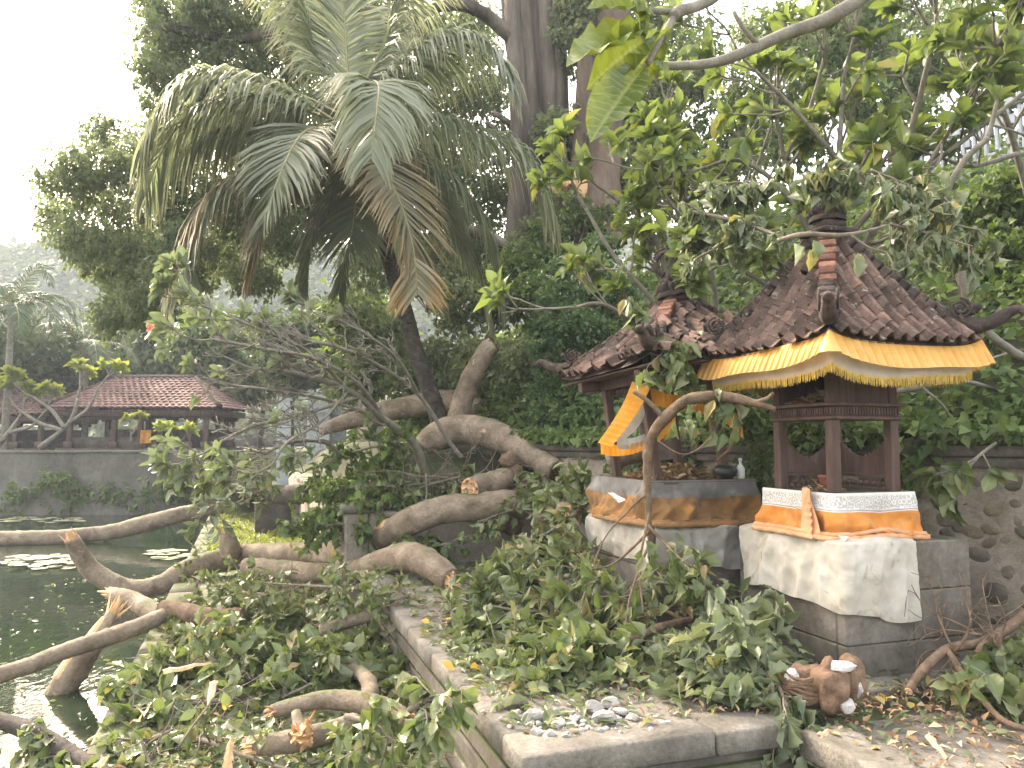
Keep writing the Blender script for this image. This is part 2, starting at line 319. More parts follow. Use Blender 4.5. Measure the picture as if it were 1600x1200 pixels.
M['leaf_crown'] = leaf_mat('tree_crown_leaf', [(0, g(.07, .1, .05)), (.4, g(.105, .145, .072)), (.75, g(.145, .185, .1)), (.96, g(.19, .22, .13)), (1, g(.28, .24, .05))], .5, .48, (.27, .35, .12), (.15, .19, .12), None, spec=.25)
M['leaf_far'] = leaf_mat('distant_leaf', [(0, g(.025, .048, .022)), (.4, g(.045, .075, .032)), (.75, g(.07, .105, .045)), (1, g(.11, .14, .065))], .6, .18, (.2, .26, .06), (.11, .14, .08), None, spec=.08)
M['leaf_lime'] = leaf_mat('lime_leaf', [(0, g(.1, .14, .025)), (.5, g(.18, .24, .04)), (1, g(.28, .32, .06))], .5, .4, (.4, .45, .05), (.2, .24, .1), None)
M['palm_leaf'] = leaf_mat('palm_leaflet', [(0, g(.15, .18, .11)), (.4, g(.2, .235, .15)), (.75, g(.25, .275, .185)), (1, g(.31, .32, .23))], .36, .45, (.3, .36, .16), (.17, .2, .12), None, None, (g(.26, .2, .1), .72), spec=.7)
M['palm_old'] = leaf_mat('yellowing_palm_leaflet', [(0, g(.14, .145, .08)), (.4, g(.2, .195, .11)), (.75, g(.27, .24, .14)), (1, g(.34, .28, .17))], .45, .22, (.26, .2, .06), (.18, .17, .1), None, None, (g(.36, .22, .08), .3))
M['palm_rib'] = rough_mat('palm_rib', [(.3, g(.2, .19, .09)), (.6, g(.3, .27, .13)), (.8, g(.36, .32, .18))], 6, .5, .2, 40)
M['palm_far'] = leaf_mat('distant_palm_leaflet', [(0, g(.05, .08, .045)), (1, g(.09, .125, .075))], .5, .18, (.14, .2, .08), (.1, .13, .08), None, spec=.08)
def cloth_mat(name, stops, scale=3, stain=None, rough=.9, trans=.15, sat=None, weave=260):
    m, nt, b, out = new_mat(name); p = pos(nt)
    c = ramp(nt, noise(nt, p, scale, 5, .6, .6), stops)
    if stain:
        for col, sc, lo in stain: c = mixc(nt, ramp(nt, noise(nt, p, sc, 5, .65, .8), [(lo, (0, 0, 0)), (lo + .16, (1, 1, 1))]), c, col)
    nt.links.new(c, b.inputs['Base Color']); b.inputs['Roughness'].default_value = rough; b.inputs['Specular IOR Level'].default_value = .15
    b.inputs['Sheen Weight'].default_value = .15
    bump(nt, b, noise(nt, p, weave, 2, .5), .25, .003)
    tr = nt.nodes.new('ShaderNodeBsdfTranslucent'); nt.links.new(c, tr.inputs[0]); mx = nt.nodes.new('ShaderNodeMixShader'); mx.inputs[0].default_value = trans
    nt.links.new(b.outputs[0], mx.inputs[1]); nt.links.new(tr.outputs[0], mx.inputs[2]); nt.links.new(mx.outputs[0], out.inputs[0]); return m
M['cloth_white'] = cloth_mat('soiled_white_cloth', [(.25, g(.36, .33, .265)), (.5, g(.5, .47, .395)), (.75, g(.62, .59, .52))], 3.5, [(g(.3, .26, .19), 2.6, .54), (g(.22, .18, .12), 6, .62), (g(.12, .1, .07), 15, .7)])
M['cloth_grey'] = cloth_mat('grey_stained_cloth', [(.25, g(.2, .185, .155)), (.5, g(.31, .295, .255)), (.75, g(.45, .43, .385))], 4, [(g(.1, .09, .07), 3, .56), (g(.05, .045, .035), 7, .66)])
M['cloth_charcoal'] = cloth_mat('dark_grey_cloth', [(.25, g(.1, .098, .09)), (.5, g(.17, .165, .155)), (.75, g(.27, .265, .25))], 6, [(g(.06, .055, .045), 4, .6)])
M['cloth_orange'] = cloth_mat('orange_cloth', [(.25, g(.58, .2, .035)), (.5, g(.7, .29, .07)), (.75, g(.74, .42, .18))], 5, [(g(.3, .16, .08), 4, .64), (g(.72, .45, .25), 2.2, .62)], trans=.25)
M['cloth_peach'] = cloth_mat('faded_orange_cloth', [(.25, g(.55, .25, .1)), (.5, g(.68, .38, .2)), (.75, g(.72, .48, .3))], 5, [(g(.25, .13, .07), 4, .62)], trans=.2)
M['cloth_brown'] = cloth_mat('dirty_orange_cloth', [(.25, g(.16, .09, .04)), (.5, g(.27, .15, .06)), (.75, g(.55, .22, .05))], 4, [(g(.09, .06, .04), 5, .6)])
M['cloth_gold'] = cloth_mat('gold_satin', [(.25, g(.62, .25, .03)), (.5, g(.72, .35, .06)), (.75, g(.76, .46, .14))], 7, [(g(.5, .2, .04), 3.2, .6)], rough=.45, trans=.3)
M['cloth_tangerine'] = cloth_mat('bright_orange_satin', [(.25, g(.8, .3, .03)), (.5, g(.85, .38, .05)), (.75, g(.85, .46, .12))], 5, None, rough=.5, trans=.35)
M['cloth_lining'] = cloth_mat('grey_lining', [(.25, g(.38, .38, .36)), (.5, g(.52, .51, .49)), (.75, g(.62, .61, .59))], 5, [(g(.25, .23, .2), 4, .64)])
M['fringe'] = cloth_mat('gold_fringe', [(.3, g(.5, .33, .06)), (.5, g(.66, .46, .1)), (.75, g(.75, .6, .25))], 30)
def paint_fold_light(m, col, f):
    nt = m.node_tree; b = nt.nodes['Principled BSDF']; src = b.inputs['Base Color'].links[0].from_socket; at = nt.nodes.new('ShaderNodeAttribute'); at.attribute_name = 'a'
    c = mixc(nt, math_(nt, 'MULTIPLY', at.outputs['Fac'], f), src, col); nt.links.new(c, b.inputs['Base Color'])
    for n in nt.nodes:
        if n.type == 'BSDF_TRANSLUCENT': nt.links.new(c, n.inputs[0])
paint_fold_light(M['cloth_gold'], g(.80, .6, .3), .5)  # light on the pleat crests painted into the gold; fold roots stay deeper orange
def lace_mat():
    m, nt, b, out = new_mat('white_border_with_grey_print'); p = pos(nt)
    base = ramp(nt, noise(nt, p, 4, 5, .6), [(.3, (.55, .54, .5)), (.7, (.68, .67, .64))])
    sx = nt.nodes.new('ShaderNodeSeparateXYZ'); nt.links.new(p, sx.inputs[0])
    along = math_(nt, 'ADD', math_(nt, 'MULTIPLY', sx.outputs[0], .948 - .317), math_(nt, 'MULTIPLY', sx.outputs[1], .317 + .948))
    cv = nt.nodes.new('ShaderNodeCombineXYZ'); nt.links.new(along, cv.inputs[0]); nt.links.new(sx.outputs[2], cv.inputs[1])
    vo = nt.nodes.new('ShaderNodeTexVoronoi'); vo.inputs['Scale'].default_value = 26; vo.inputs['Randomness'].default_value = .45; nt.links.new(cv.outputs[0], vo.inputs['Vector'])
    petals = ramp(nt, math_(nt, 'SINE', math_(nt, 'MULTIPLY', vo.outputs['Distance'], 17)), [(.35, (1, 1, 1)), (.6, (0, 0, 0))])
    at = nt.nodes.new('ShaderNodeAttribute'); at.attribute_name = 'a'
    band = ramp(nt, at.outputs['Fac'], [(.12, (0, 0, 0)), (.2, (1, 1, 1)), (.8, (1, 1, 1)), (.88, (0, 0, 0))])
    stripe = ramp(nt, at.outputs['Fac'], [(.86, (0, 0, 0)), (.9, (.8,) * 3), (.94, (.8,) * 3), (.97, (0, 0, 0))])
    f = mixc(nt, band, (0, 0, 0), petals); c = mixc(nt, math_(nt, 'MULTIPLY', f, .6), base, (.24, .24, .225)); c = mixc(nt, stripe, c, (.2, .2, .2))
    nt.links.new(c, b.inputs['Base Color']); b.inputs['Roughness'].default_value = .9; b.inputs['Specular IOR Level'].default_value = .15
    return m
M['lace'] = lace_mat()
def simple(name, col, rough=.5, spec=.5):
    m, nt, b, out = new_mat(name); b.inputs['Base Color'].default_value = (*col, 1); b.inputs['Roughness'].default_value = rough; b.inputs['Specular IOR Level'].default_value = spec; return m
M['pot'] = rough_mat('red_clay_pot', [(.3, g(.16, .05, .04)), (.6, g(.24, .08, .06)), (.8, g(.3, .12, .1))], 12, .5, .2, 60)
M['black'] = simple('black_plastic', (.02, .02, .02), .45)
M['bottle'] = simple('white_plastic', (.62, .63, .6), .4)
M['pad'] = leaf_mat('lily_pad_green', [(0, g(.13, .17, .08)), (.5, g(.22, .25, .14)), (1, g(.36, .36, .25))], .3, .1, (.2, .2, .1), (.2, .2, .14), None)
M['flower'] = leaf_mat('pink_petal', [(0, g(.6, .1, .1)), (1, g(.7, .25, .2))], .6, .3, (.7, .2, .15), (.6, .25, .2), None)
def water_mat():
    m, nt, b, out = new_mat('pond_water'); p = pos(nt)
    b.inputs['Base Color'].default_value = (.014, .024, .013, 1); b.inputs['Roughness'].default_value = .04; b.inputs['IOR'].default_value = 1.333
    v = mapping(nt, p, (1.0, .55, 1)); h = math_(nt, 'ADD', noise(nt, v, 2.2, 3, .5, .5), math_(nt, 'MULTIPLY', noise(nt, v, 9, 2, .5), .35))
    bump(nt, b, h, .12, .05); return m
M['water'] = water_mat()

def near_leaf():
    m = leaf_mat('near_frangipani_leaf', [(0, g(.07, .11, .02)), (.5, g(.11, .16, .03)), (1, g(.17, .19, .04))], .4, .26, (.26, .32, .03), (.12, .16, .06), (.24, .27, .1), blot=None)
    nt = m.node_tree; b = nt.nodes['Principled BSDF']; tc = nt.nodes.new('ShaderNodeTexCoord'); sx = nt.nodes.new('ShaderNodeSeparateXYZ'); nt.links.new(tc.outputs['Object'], sx.inputs[0])
    w = math_(nt, 'SINE', math_(nt, 'MULTIPLY', math_(nt, 'SUBTRACT', sx.outputs[0], math_(nt, 'MULTIPLY', math_(nt, 'ABSOLUTE', sx.outputs[1]), .22)), 110.0))
    vein = ramp(nt, w, [(.80, (0, 0, 0)), (.97, (.8,) * 3)]); spot = ramp(nt, noise(nt, tc.outputs['Object'], 5, 5, .65, .5), [(.62, (0, 0, 0)), (.8, (1, 1, 1))]); dot = ramp(nt, noise(nt, tc.outputs['Object'], 26, 3, .6), [(.66, (0, 0, 0)), (.7, (1, 1, 1))])
    src = b.inputs['Base Color'].links[0].from_socket
    c = mixc(nt, vein, src, (.2, .25, .08)); c = mixc(nt, spot, c, (.25, .2, .03)); c = mixc(nt, dot, c, (.08, .045, .02)); nt.links.new(c, b.inputs['Base Color'])
    tr = [n for n in nt.nodes if n.type == 'BSDF_TRANSLUCENT'][0]; t0 = tr.inputs[0].links[0].from_socket
    t1 = mixc(nt, vein, t0, (.1, .13, .02)); t1 = mixc(nt, spot, t1, (.3, .24, .03)); t1 = mixc(nt, dot, t1, (.06, .03, .01)); nt.links.new(t1, tr.inputs[0]); bump(nt, b, w, .25, .002); return m
M['leaf_near'] = near_leaf()
# ------------------------------------------------------------------ leaves and branches
def leaf_tpl(nseg, bend, fold, shape, wave=0.0, tw=0.0):
    """unit leaf along +x, half width .5 in y; returns V, F (tris), a"""
    ts = np.linspace(0, 1, nseg + 1); V = [(0, 0, 0)]; A = [1]
    def curve(t):                                        # bend downwards along its length
        an = bend * t; return (t if abs(bend) < 1e-4 else math.sin(an) / bend), (0 if abs(bend) < 1e-4 else -(1 - math.cos(an)) / bend)
    for i, t in enumerate(ts[1:-1]):
        w = shape(t) * .5; x, z = curve(t); f = fold * w; wv = wave * math.sin(i * 2.4)
        ct, st = math.cos(tw * t), math.sin(tw * t)
        for sy in (-1, 0, 1):
            yy, zz = sy * w, (f + wv * sy * w if sy else 0.0)
            V.append((x, yy * ct - zz * st, z + yy * st + zz * ct)); A.append(1 if sy == 0 else 0)
    x, z = curve(1); V.append((x, 0, z)); A.append(1)
    n = len(ts) - 2; F = []; b = lambda i, s: 1 + 3 * i + s
    F += [(0, b(0, 1), b(0, 2)), (0, b(0, 0), b(0, 1))]
    for i in range(n - 1):
        for s in (0, 1): F += [(b(i, s), b(i + 1, s), b(i + 1, s + 1)), (b(i, s), b(i + 1, s + 1), b(i, s + 1))]
    e = len(V) - 1; F += [(b(n - 1, 0), e, b(n - 1, 1)), (b(n - 1, 1), e, b(n - 1, 2))]
    return np.array(V), np.array(F), np.array(A, float)
SH_FIG = lambda t: 1.06 * math.sin(math.pi * t ** .92) ** (.95 + .35 * t)
SH_OBO = lambda t: 1.1 * math.sin(math.pi * t ** 1.25) ** .75 if 0 < t < 1 else 0
TPL = {
    'fig': [leaf_tpl(8, b, f, SH_FIG, w, tw) for b, f, w, tw in ((.3, .3, .08, .2), (.6, .4, .1, -.25), (-.2, .25, .08, .3), (.95, .6, .14, .1), (.1, .15, .12, -.35))],
    'obo': [leaf_tpl(6, b, f, SH_OBO, w, tw) for b, f, w, tw in ((.4, .3, .05, .1), (.9, .45, .08, -.2), (-.2, .25, .05, .2), (.6, .2, .1, 0))],
    'near': [leaf_tpl(14, b, f, SH_OBO, w, tw) for b, f, w, tw in ((.4, .3, .10, .15), (.8, .45, .16, -.25), (.2, .25, .12, .3))],
    'mid': [leaf_tpl(3, b, f, SH_FIG) for b, f in ((.6, .35), (1.2, .5), (-.2, .3))],
    'low': [leaf_tpl(2, b, f, SH_FIG) for b, f in ((.7, .3), (.2, .4), (1.1, .25))],
    'wilt': [leaf_tpl(7, b, f, SH_FIG, w, tw) for b, f, w, tw in ((.5, .6, .15, .4), (.3, .9, .18, -.5), (.9, .5, .18, .3), (.1, .6, .12, .6))],
}
def frames(D, up):
    D = nrm(D); up = np.broadcast_to(np.asarray(up, float), D.shape); Y = np.cross(up, D)
    bad = np.linalg.norm(Y, axis=1) < 1e-3; Y[bad] = (0, 1, 0); Y = nrm(Y); Z = np.cross(D, Y)
    return np.stack([D, Y, Z], axis=2)                   # columns
class Leaves:
    def __init__(s, tpl): s.tpl, s.p, s.R, s.S, s.k = tpl, [], [], [], []
    def add(s, p, D, L, Wd, up=(0, 0, 1), rng=RNG, roll=.35, flip=0.0):
        p = np.asarray(p, float).reshape(-1, 3); n = len(p)
        if n == 0: return
        upv = np.broadcast_to(np.asarray(up, float), (n, 3)) + rng.normal(size=(n, 3)) * roll
        if flip: upv = np.where(rng.uniform(0, 1, (n, 1)) < flip, -upv, upv)
        s.p.append(p); s.R.append(frames(np.asarray(D, float).reshape(-1, 3), upv))
        L = np.broadcast_to(L, n); Wd = np.broadcast_to(Wd, n); s.S.append(np.stack([L, Wd, L], 1)); s.k.append(rng.integers(0, len(TPL[s.tpl]), n))
    def count(s): return sum(len(x) for x in s.p)
    def cat(s): return np.concatenate(s.p), np.concatenate(s.R), np.concatenate(s.S), np.concatenate(s.k)
    def mesh_into(s, mb, sel=None, m=0):
        p, R, S, k = s.cat()
        if sel is not None: p, R, S, k = p[sel], R[sel], S[sel], k[sel]
        for q, (V, F, A) in enumerate(TPL[s.tpl]):
            i = np.where(k == q)[0]
            if len(i) == 0: continue
            X = np.einsum('nij,nvj->nvi', R[i], V[None] * S[i][:, None, :]) + p[i][:, None, :]
            FF = (F[None] + (np.arange(len(i)) * len(V))[:, None, None]).reshape(-1, 3)
            mb.add(X.reshape(-1, 3), FF, m, np.tile(A, len(i)))
    def emit(s, parent, mat, n_ind=0, name='leaf', mass='leaves', clear=True):
        """the n_ind leaves that show largest become parts of their own, the rest one mass"""
        if s.count() == 0: return
        p, R, S, k = s.cat(); n = len(p); pick = np.zeros(n, bool)
        if n_ind:
            q = p - np.array((0, 0, CAMZ)); d = np.maximum(q[:, 1], .3); px = 800 + FPX * q[:, 0] / d; py = 690 - FPX * q[:, 2] / d
            nf = np.abs(R[:, :, 2] @ np.array((0, -1., .2))) * .6 + .4
            sc = S[:, 0] * nf / d ** 1.6 * ((px > -20) & (px < 1620) & (py > -20) & (py < 1220) & (q[:, 1] > .3))
            pick[np.argsort(-sc)[:n_ind]] = True; pick &= sc > 0
            key = (s.tpl, mat.name)
            if key not in LEAF_ME:
                LEAF_ME[key] = []
                for V, F, A in TPL[s.tpl]:
                    b = MB(); b.add(V, F, 0, A); LEAF_ME[key].append(b.mesh('leaf', mat))
            for i in np.where(pick)[0]:
                T = np.eye(4); T[:3, :3] = R[i] * S[i][None, :]; T[:3, 3] = p[i]
                inst(name, LEAF_ME[key][k[i]], parent, T)
        if (~pick).any():
            mb = MB(); s.mesh_into(mb, ~pick); return obj(mass, mb, mat, parent, kind='stuff' if parent is not None and n_ind else None)
LEAF_ME = {}
def sprays(L, cen, rad, n_tw, per, ln, wd, rng, up_bias=.3, droop=.5, flat=1.0, tw_len=.25):
    """twig sprays of leaves through an ellipsoid: gives clumps with gaps"""
    cen = np.asarray(cen, float); u = nrm(rng.normal(size=(n_tw, 3))); r = rng.uniform(.25, 1, (n_tw, 1)) ** .6
    c = cen + u * r * np.asarray(rad)
    ax = nrm(u + rng.normal(size=(n_tw, 3)) * .6 + np.array((0, 0, up_bias)))
    t = rng.uniform(-.5, .5, (n_tw, per, 1)); p = c[:, None] + ax[:, None] * t * tw_len * 2 + rng.normal(size=(n_tw, per, 3)) * ln * .35
    D = nrm(ax[:, None] * .5 + nrm(rng.normal(size=(n_tw, per, 3))) * .9 + np.array((0, 0, -droop)))
    l = ln * rng.uniform(.65, 1.25, n_tw * per)
    L.add(p.reshape(-1, 3), D.reshape(-1, 3), l, l * wd * rng.uniform(.85, 1.15, n_tw * per), rng=rng, roll=.5)
def splinters(mb, c, ax, r, n, ln, rng, m=0, spread=.35):
    """torn wood: flat tapering shards standing out of a break"""
    ax = nrm(ax); a = np.array((0, 0, 1.)) if abs(ax[2]) < .9 else np.array((1., 0, 0)); e1 = nrm(np.cross(ax, a)); e2 = np.cross(ax, e1)
    for i in range(n):
        th = rng.uniform(0, 6.28); rr = r * math.sqrt(rng.uniform(0, 1)) * .9; o = np.asarray(c) + (e1 * math.cos(th) + e2 * math.sin(th)) * rr - ax * ln * .15
        d = nrm(ax + (e1 * math.cos(th) + e2 * math.sin(th)) * rng.normal() * spread + rng.normal(size=3) * spread * .4)
        s1 = nrm(np.cross(d, rng.normal(size=3))); s2 = np.cross(d, s1); w = r * rng.uniform(.12, .4); h = w * rng.uniform(.3, .6); l = ln * rng.uniform(.4, 1.2)
        V = [o + s1 * w + s2 * h, o - s1 * w + s2 * h, o - s1 * w - s2 * h, o + s1 * w - s2 * h]
        q = o + d * l * .55; V += [q + s1 * w * .8 + s2 * h * .7, q - s1 * w * .7 + s2 * h * .6, q - s1 * w * .7 - s2 * h * .6, q + s1 * w * .8 - s2 * h * .7]
        tip = o + d * l; V += [tip + s1 * w * rng.uniform(0, .5), tip - d * l * .12 - s1 * w * .4]
        mb.add(V, [(0, 1, 5, 4), (1, 2, 6, 5), (2, 3, 7, 6), (3, 0, 4, 7)], m, None, [([(4, 5, 8), (5, 6, 9), (5, 9, 8), (6, 7, 9), (7, 4, 8), (7, 8, 9)], m)])
def twigs_on(mb, Q, rng, n, ln, r, lo=.15, bias=(0, 0, .3), floor=None, sides=5, m=0, droop=.25, curl=.5, sub=.6):
    """side twigs along the polyline Q; returns their polylines"""
    out = []
    for i in range(n):
        k = int(rng.uniform(lo, 1) * (len(Q) - 1)); p = np.array(Q[k]); l = ln * rng.uniform(.5, 1.3)
        d = nrm(rng.normal(size=3) + np.asarray(bias)); pts = [p]
        for j in range(4):
            d = nrm(d + rng.normal(size=3) * curl * .4 + np.array((0, 0, -droop * .3))); p = p + d * l / 4
            if floor is not None: p[2] = max(p[2], floor + .02)
            pts.append(p.copy())
        tube(mb, pts, np.linspace(r, r * .4, 5), sides, m, step=l / 4.01, bump=.03, seed=rng.uniform(0, 50)); out.append(np.array(pts))
        if rng.uniform() < sub:
            q = pts[2].copy(); d2 = nrm(d + rng.normal(size=3) * .8); pp = [q]
            for j in range(3):
                q = q + d2 * l / 6; 
                if floor is not None: q[2] = max(q[2], floor + .02)
                pp.append(q.copy())
            tube(mb, pp, np.linspace(r * .6, r * .3, 4), sides, m, step=l / 5, bump=.03); out.append(np.array(pp))
    return out
def leaves_on(L, tw, rng, per, ln, wd, droop=.4, lo=.3, up=(0, 0, 1), out=.9, floor=None):
    for q in tw:
        n = max(1, int(per * rng.uniform(.7, 1.3))); t = rng.uniform(lo, 1, n) * (len(q) - 1); i = np.minimum(t.astype(int), len(q) - 2); f = (t - i)[:, None]
        p = q[i] * (1 - f) + q[i + 1] * f; ax = nrm(q[i + 1] - q[i])
        D = nrm(ax * .5 + nrm(rng.normal(size=(n, 3))) * out + np.array((0, 0, -droop)))
        if floor is not None: D[:, 2] = np.where(p[:, 2] + D[:, 2] * ln < floor, np.abs(D[:, 2]) * .2, D[:, 2])
        l = ln * rng.uniform(.6, 1.25, n); L.add(p, D, l, l * wd * rng.uniform(.85, 1.15, n), up=up, rng=rng, roll=.55, flip=.32)
def rosette(L, p, d, rng, n, ln, wd, droop=.15, open_=.9):
    """frangipani tip: long leaves fanned round the end of a shoot"""
    d = nrm(d); a = np.array((0, 0, 1.)) if abs(d[2]) < .9 else np.array((1., 0, 0)); e1 = nrm(np.cross(d, a)); e2 = np.cross(d, e1)
    th = np.arange(n) * 2.4 + rng.uniform(0, 6); o = open_ * rng.uniform(.5, 1.3, n)
    D = d[None] + (np.cos(th)[:, None] * e1 + np.sin(th)[:, None] * e2) * o[:, None] + np.array((0, 0, -droop)); l = ln * rng.uniform(.55, 1.2, n)
    L.add(np.asarray(p) - d * rng.uniform(0, .07, (n, 1)), D, l, l * wd * rng.uniform(.85, 1.2, n), up=d * .7 + np.array((0, 0, .5)), rng=rng, roll=.25)
def forks(mb, p, d, ln, r, depth, rng, tips, sides=6, m=0, ang=.75, lift=.25, bias=(0, 0, 0)):
    d = nrm(d); pts = [np.asarray(p, float)]; dd = d
    for j in range(3):
        dd = nrm(dd + rng.normal(size=3) * .12 + np.array((0, 0, lift * .15)) + np.asarray(bias) * .15); pts.append(pts[-1] + dd * ln / 3)
    r1 = r * .78 if depth else r * .85
    tube(mb, pts, np.linspace(r, r1, 4), sides, m, step=max(ln / 5, .03), bump=.06, seed=rng.uniform(0, 90))
    if depth <= 0: tips.append((pts[-1], dd)); return
    for q in range(2 if rng.uniform() < .65 else 3):
        forks(mb, pts[-1], dd + rng.normal(size=3) * ang * .6 + np.asarray(bias) * .3, ln * rng.uniform(.6, .95), r1, depth - 1, rng, tips, sides, m, ang, lift, bias)
def frond(parent, pts, mat, rng, ln=.75, n=80, droop=.5, r=.02, side=.75, w=.03, tpow=.6, name='frond'):
    """palm frond: a rachis and hanging leaflets"""
    Q, R = catmull(pts, np.linspace(r, r * .25, len(pts)), .06); T = nrm(np.gradient(Q, axis=0))
    mb = MB(); tube(mb, pts, np.linspace(r, r * .25, len(pts)), 5, 0, step=.12, bump=0)
    fo = obj(name, mb, M['palm_rib'], parent)
    lb = MB(); SEG = 3
    for s in (-1, 1):
        t = np.linspace(.1, .995, n) + rng.uniform(-.4, .4, n) / n * .6; t = np.clip(t, 0.05, 1)
        x = t * (len(Q) - 1); i = np.minimum(x.astype(int), len(Q) - 2); f = (x - i)[:, None]; p = Q[i] * (1 - f) + Q[i + 1] * f; tg = T[i]
        sd = np.cross(tg, np.array((0, 0, 1.))); bad = np.linalg.norm(sd, axis=1) < .15; sd[bad] = np.cross(tg[bad], np.array((0, 1., 0))); sd = nrm(sd) * s
        sd = nrm(sd + np.array((0, 0, .25)) + rng.normal(size=(n, 3)) * .09)
        d = nrm(sd * side + tg * (.45 + .5 * t[:, None]))
        l = ln * (np.sin(np.pi * np.clip(t * .86 + .1, 0, 1)) ** tpow) * rng.uniform(.8, 1.1, n); l = np.maximum(l, ln * .25)
        nn = nrm(np.cross(d, tg) * s + rng.normal(size=(n, 3)) * .2)
        dr = droop * rng.uniform(.7, 1.3, n)
        V = []; A = []; cur = p.copy(); dd = d.copy(); ws = [.55, 1.0, .75, 0.0]
        for k in range(SEG + 1):
            wv = nrm(np.cross(dd, nn)) * (w * ws[k] * .5 + .0015)
            V += [cur + wv, cur - wv]; A += [np.full(n, k / SEG)] * 2
            dd = nrm(dd + np.array((0, 0, -1.)) * dr[:, None] * (.35 + .5 * k)); cur = cur + dd * (l / SEG)[:, None]
        V = np.stack(V, 1); nv = 2 * (SEG + 1)
        F = np.array([(2 * k, 2 * k + 1, 2 * k + 3, 2 * k + 2) for k in range(SEG)])
        lb.add(V.reshape(-1, 3), (F[None] + (np.arange(n) * nv)[:, None, None]).reshape(-1, 4), 0, np.stack(A, 1).ravel())
    obj('leaflets', lb, mat, fo, kind='stuff'); return fo
def pool(px, py, d, rx, ry, rd):
    """ellipsoid centre and radii in metres from photo pixels"""
    c = P(px, py, d); return c, np.array((rx / FPX * d, rd, ry / FPX * d))
# ------------------------------------------------------------------ setting: ground, water, hills
WATER_Z, BANK_Z, BANK_U = -0.95, -0.6, -0.95
def hill_foot(t): return np.maximum(0, t - 4.5) * .36
def hill_z(t, s):
    """height of the hillside above point (t along the wall, s behind it)"""
    q = np.maximum(0, s - hill_foot(t)); cap = 7.6 + 2.2 * smooth(-t, -6, 3)
    z = 1.05 + cap * (1 - np.exp(-q * .98 / cap)) - .9 * smooth(t, 4, 14) * smooth(q, 3, 0)
    return z + .18 * np.sin(t * 1.3 + s) * np.sin(s * 1.1 - t * .4) * smooth(q, 0, 1.5)
def HP(t, s):
    t = np.asarray(t, float); s = np.asarray(s, float); xy = WALL_O + t[..., None] * WT + s[..., None] * WN
    return np.concatenate([xy, hill_z(t, s)[..., None]], -1)
def sheet(name, poly, z, mat, kind='structure'):
    mb = MB(); mb.add([(x, y, z) for x, y in poly], [list(range(len(poly)))]); return obj(name, mb, mat, None, kind=kind)
# ground sheet out to the horizon, with the pond basin sunk into it
gx = np.concatenate([[-900, -400, -200, -120], np.linspace(-70, 40, 56), [80, 200, 500, 900]]); gy = np.concatenate([[-300, -60, -20], np.linspace(-8, 70, 53), [110, 180, 300, 600, 1000]])
X, Y = np.meshgrid(gx, gy, indexing='ij'); U = CU * X + SU * Y
Z = np.where((U < -0.3) & (Y < 27.6) & (Y > -40) & (X > -65), -2.6, -0.95); Z = np.where(Y >= 27.6, .95 + .1 * np.sin(X) * np.sin(Y * .7), Z)
mb = MB(); grid(mb, np.stack([X, Y, Z], -1)); obj('ground', mb, M['soil'], None, kind='structure')
mb = MB(); wl_, wh_ = W(BANK_U + .05, -25, 0)[:2], W(BANK_U + .05, 30.5, 0)[:2]
mb.add([(-64, -30, WATER_Z), (*wl_, WATER_Z), (*wh_, WATER_Z), (-64, 27.6, WATER_Z)], [(0, 1, 2, 3)]); obj('pond_water', mb, M['water'], None, kind='structure')
# hillside behind the retaining wall
tt = np.concatenate([np.linspace(-9, 30, 90), np.linspace(31, 60, 16)]); ss = np.concatenate([np.linspace(.16, 16, 50), np.linspace(17, 46, 18)])
mb = MB(); TT, SS = np.meshgrid(tt, ss, indexing='ij'); grid(mb, HP(TT, SS)[:, ::-1]); obj('hillside', mb, M['soil'], None, kind='structure')
# ground sloping up behind the platform towards the hill foot
uu, vv = np.meshgrid(np.linspace(1.2, 7.5, 24), np.linspace(9.95, 26, 50), indexing='ij')
zz = .62 + .2 * smooth(uu, 1.3, 3) + .62 * smooth(vv, 10.1, 11.4) * smooth(uu, 1.5, 2.2) + .08 * np.sin(uu * 3) * np.sin(vv * 2)
mb = MB(); grid(mb, np.stack([CU * uu - SU * vv, SU * uu + CU * vv, zz], -1)); obj('upper_ground', mb, M['soil'], None, kind='structure')
# stone bank along the pond
TG = np.eye(4); TG[0, :2] = (CU, -SU); TG[1, :2] = (SU, CU)
mb = MB(TG); cbox(mb, BANK_U, 1.32, -6, 29, -1.6, BANK_Z, 0, .03); bank = obj('pond_bank', mb, M['path'], None, kind='structure')
v = -1.5
while v < 28:
    l = RNG.uniform(.8, 1.3); mb = MB(TG); cbox(mb, BANK_U - .03, BANK_U + .3, v, v + l - .015, -.8, BANK_Z + .035 + RNG.uniform(-.008, .008), 0, .02); obj('kerb_stone', mb, M['stone'], bank); v += l
# far hills with woods
def ridge_h(x): return 46 + 5 * np.sin(x * .02 + .5) + 3 * np.sin(x * .06) - 12 * smooth(x, -60, 60)
xs, ys = np.meshgrid(np.linspace(-420, 260, 80), np.linspace(75, 330, 34), indexing='ij')
hz = ridge_h(xs) * smooth(ys, 78, 178) + 1.0 + 2 * np.sin(xs * .09) * np.sin(ys * .08)
mb = MB(); grid(mb, np.stack([xs, ys, hz], -1)); obj('far_hill', mb, M['far_hill'], None, kind='structure')
r = np.random.default_rng(3); n = 5000
x = r.uniform(-190, 70, n); y = 80 + 100 * r.uniform(0, 1, n) ** 1.1; z = ridge_h(x) * smooth(y, 78, 178) + 1.5
L = Leaves('low'); k = 18
c = np.stack([x, y, z], -1); rad = r.uniform(1.4, 3.2, n)
u_ = nrm(r.normal(size=(n, k, 3)) + np.array((0, -.3, .3))); pts = c[:, None] + u_ * rad[:, None, None] * np.array((1, 1, .9)) * r.uniform(.7, 1, (n, k, 1))
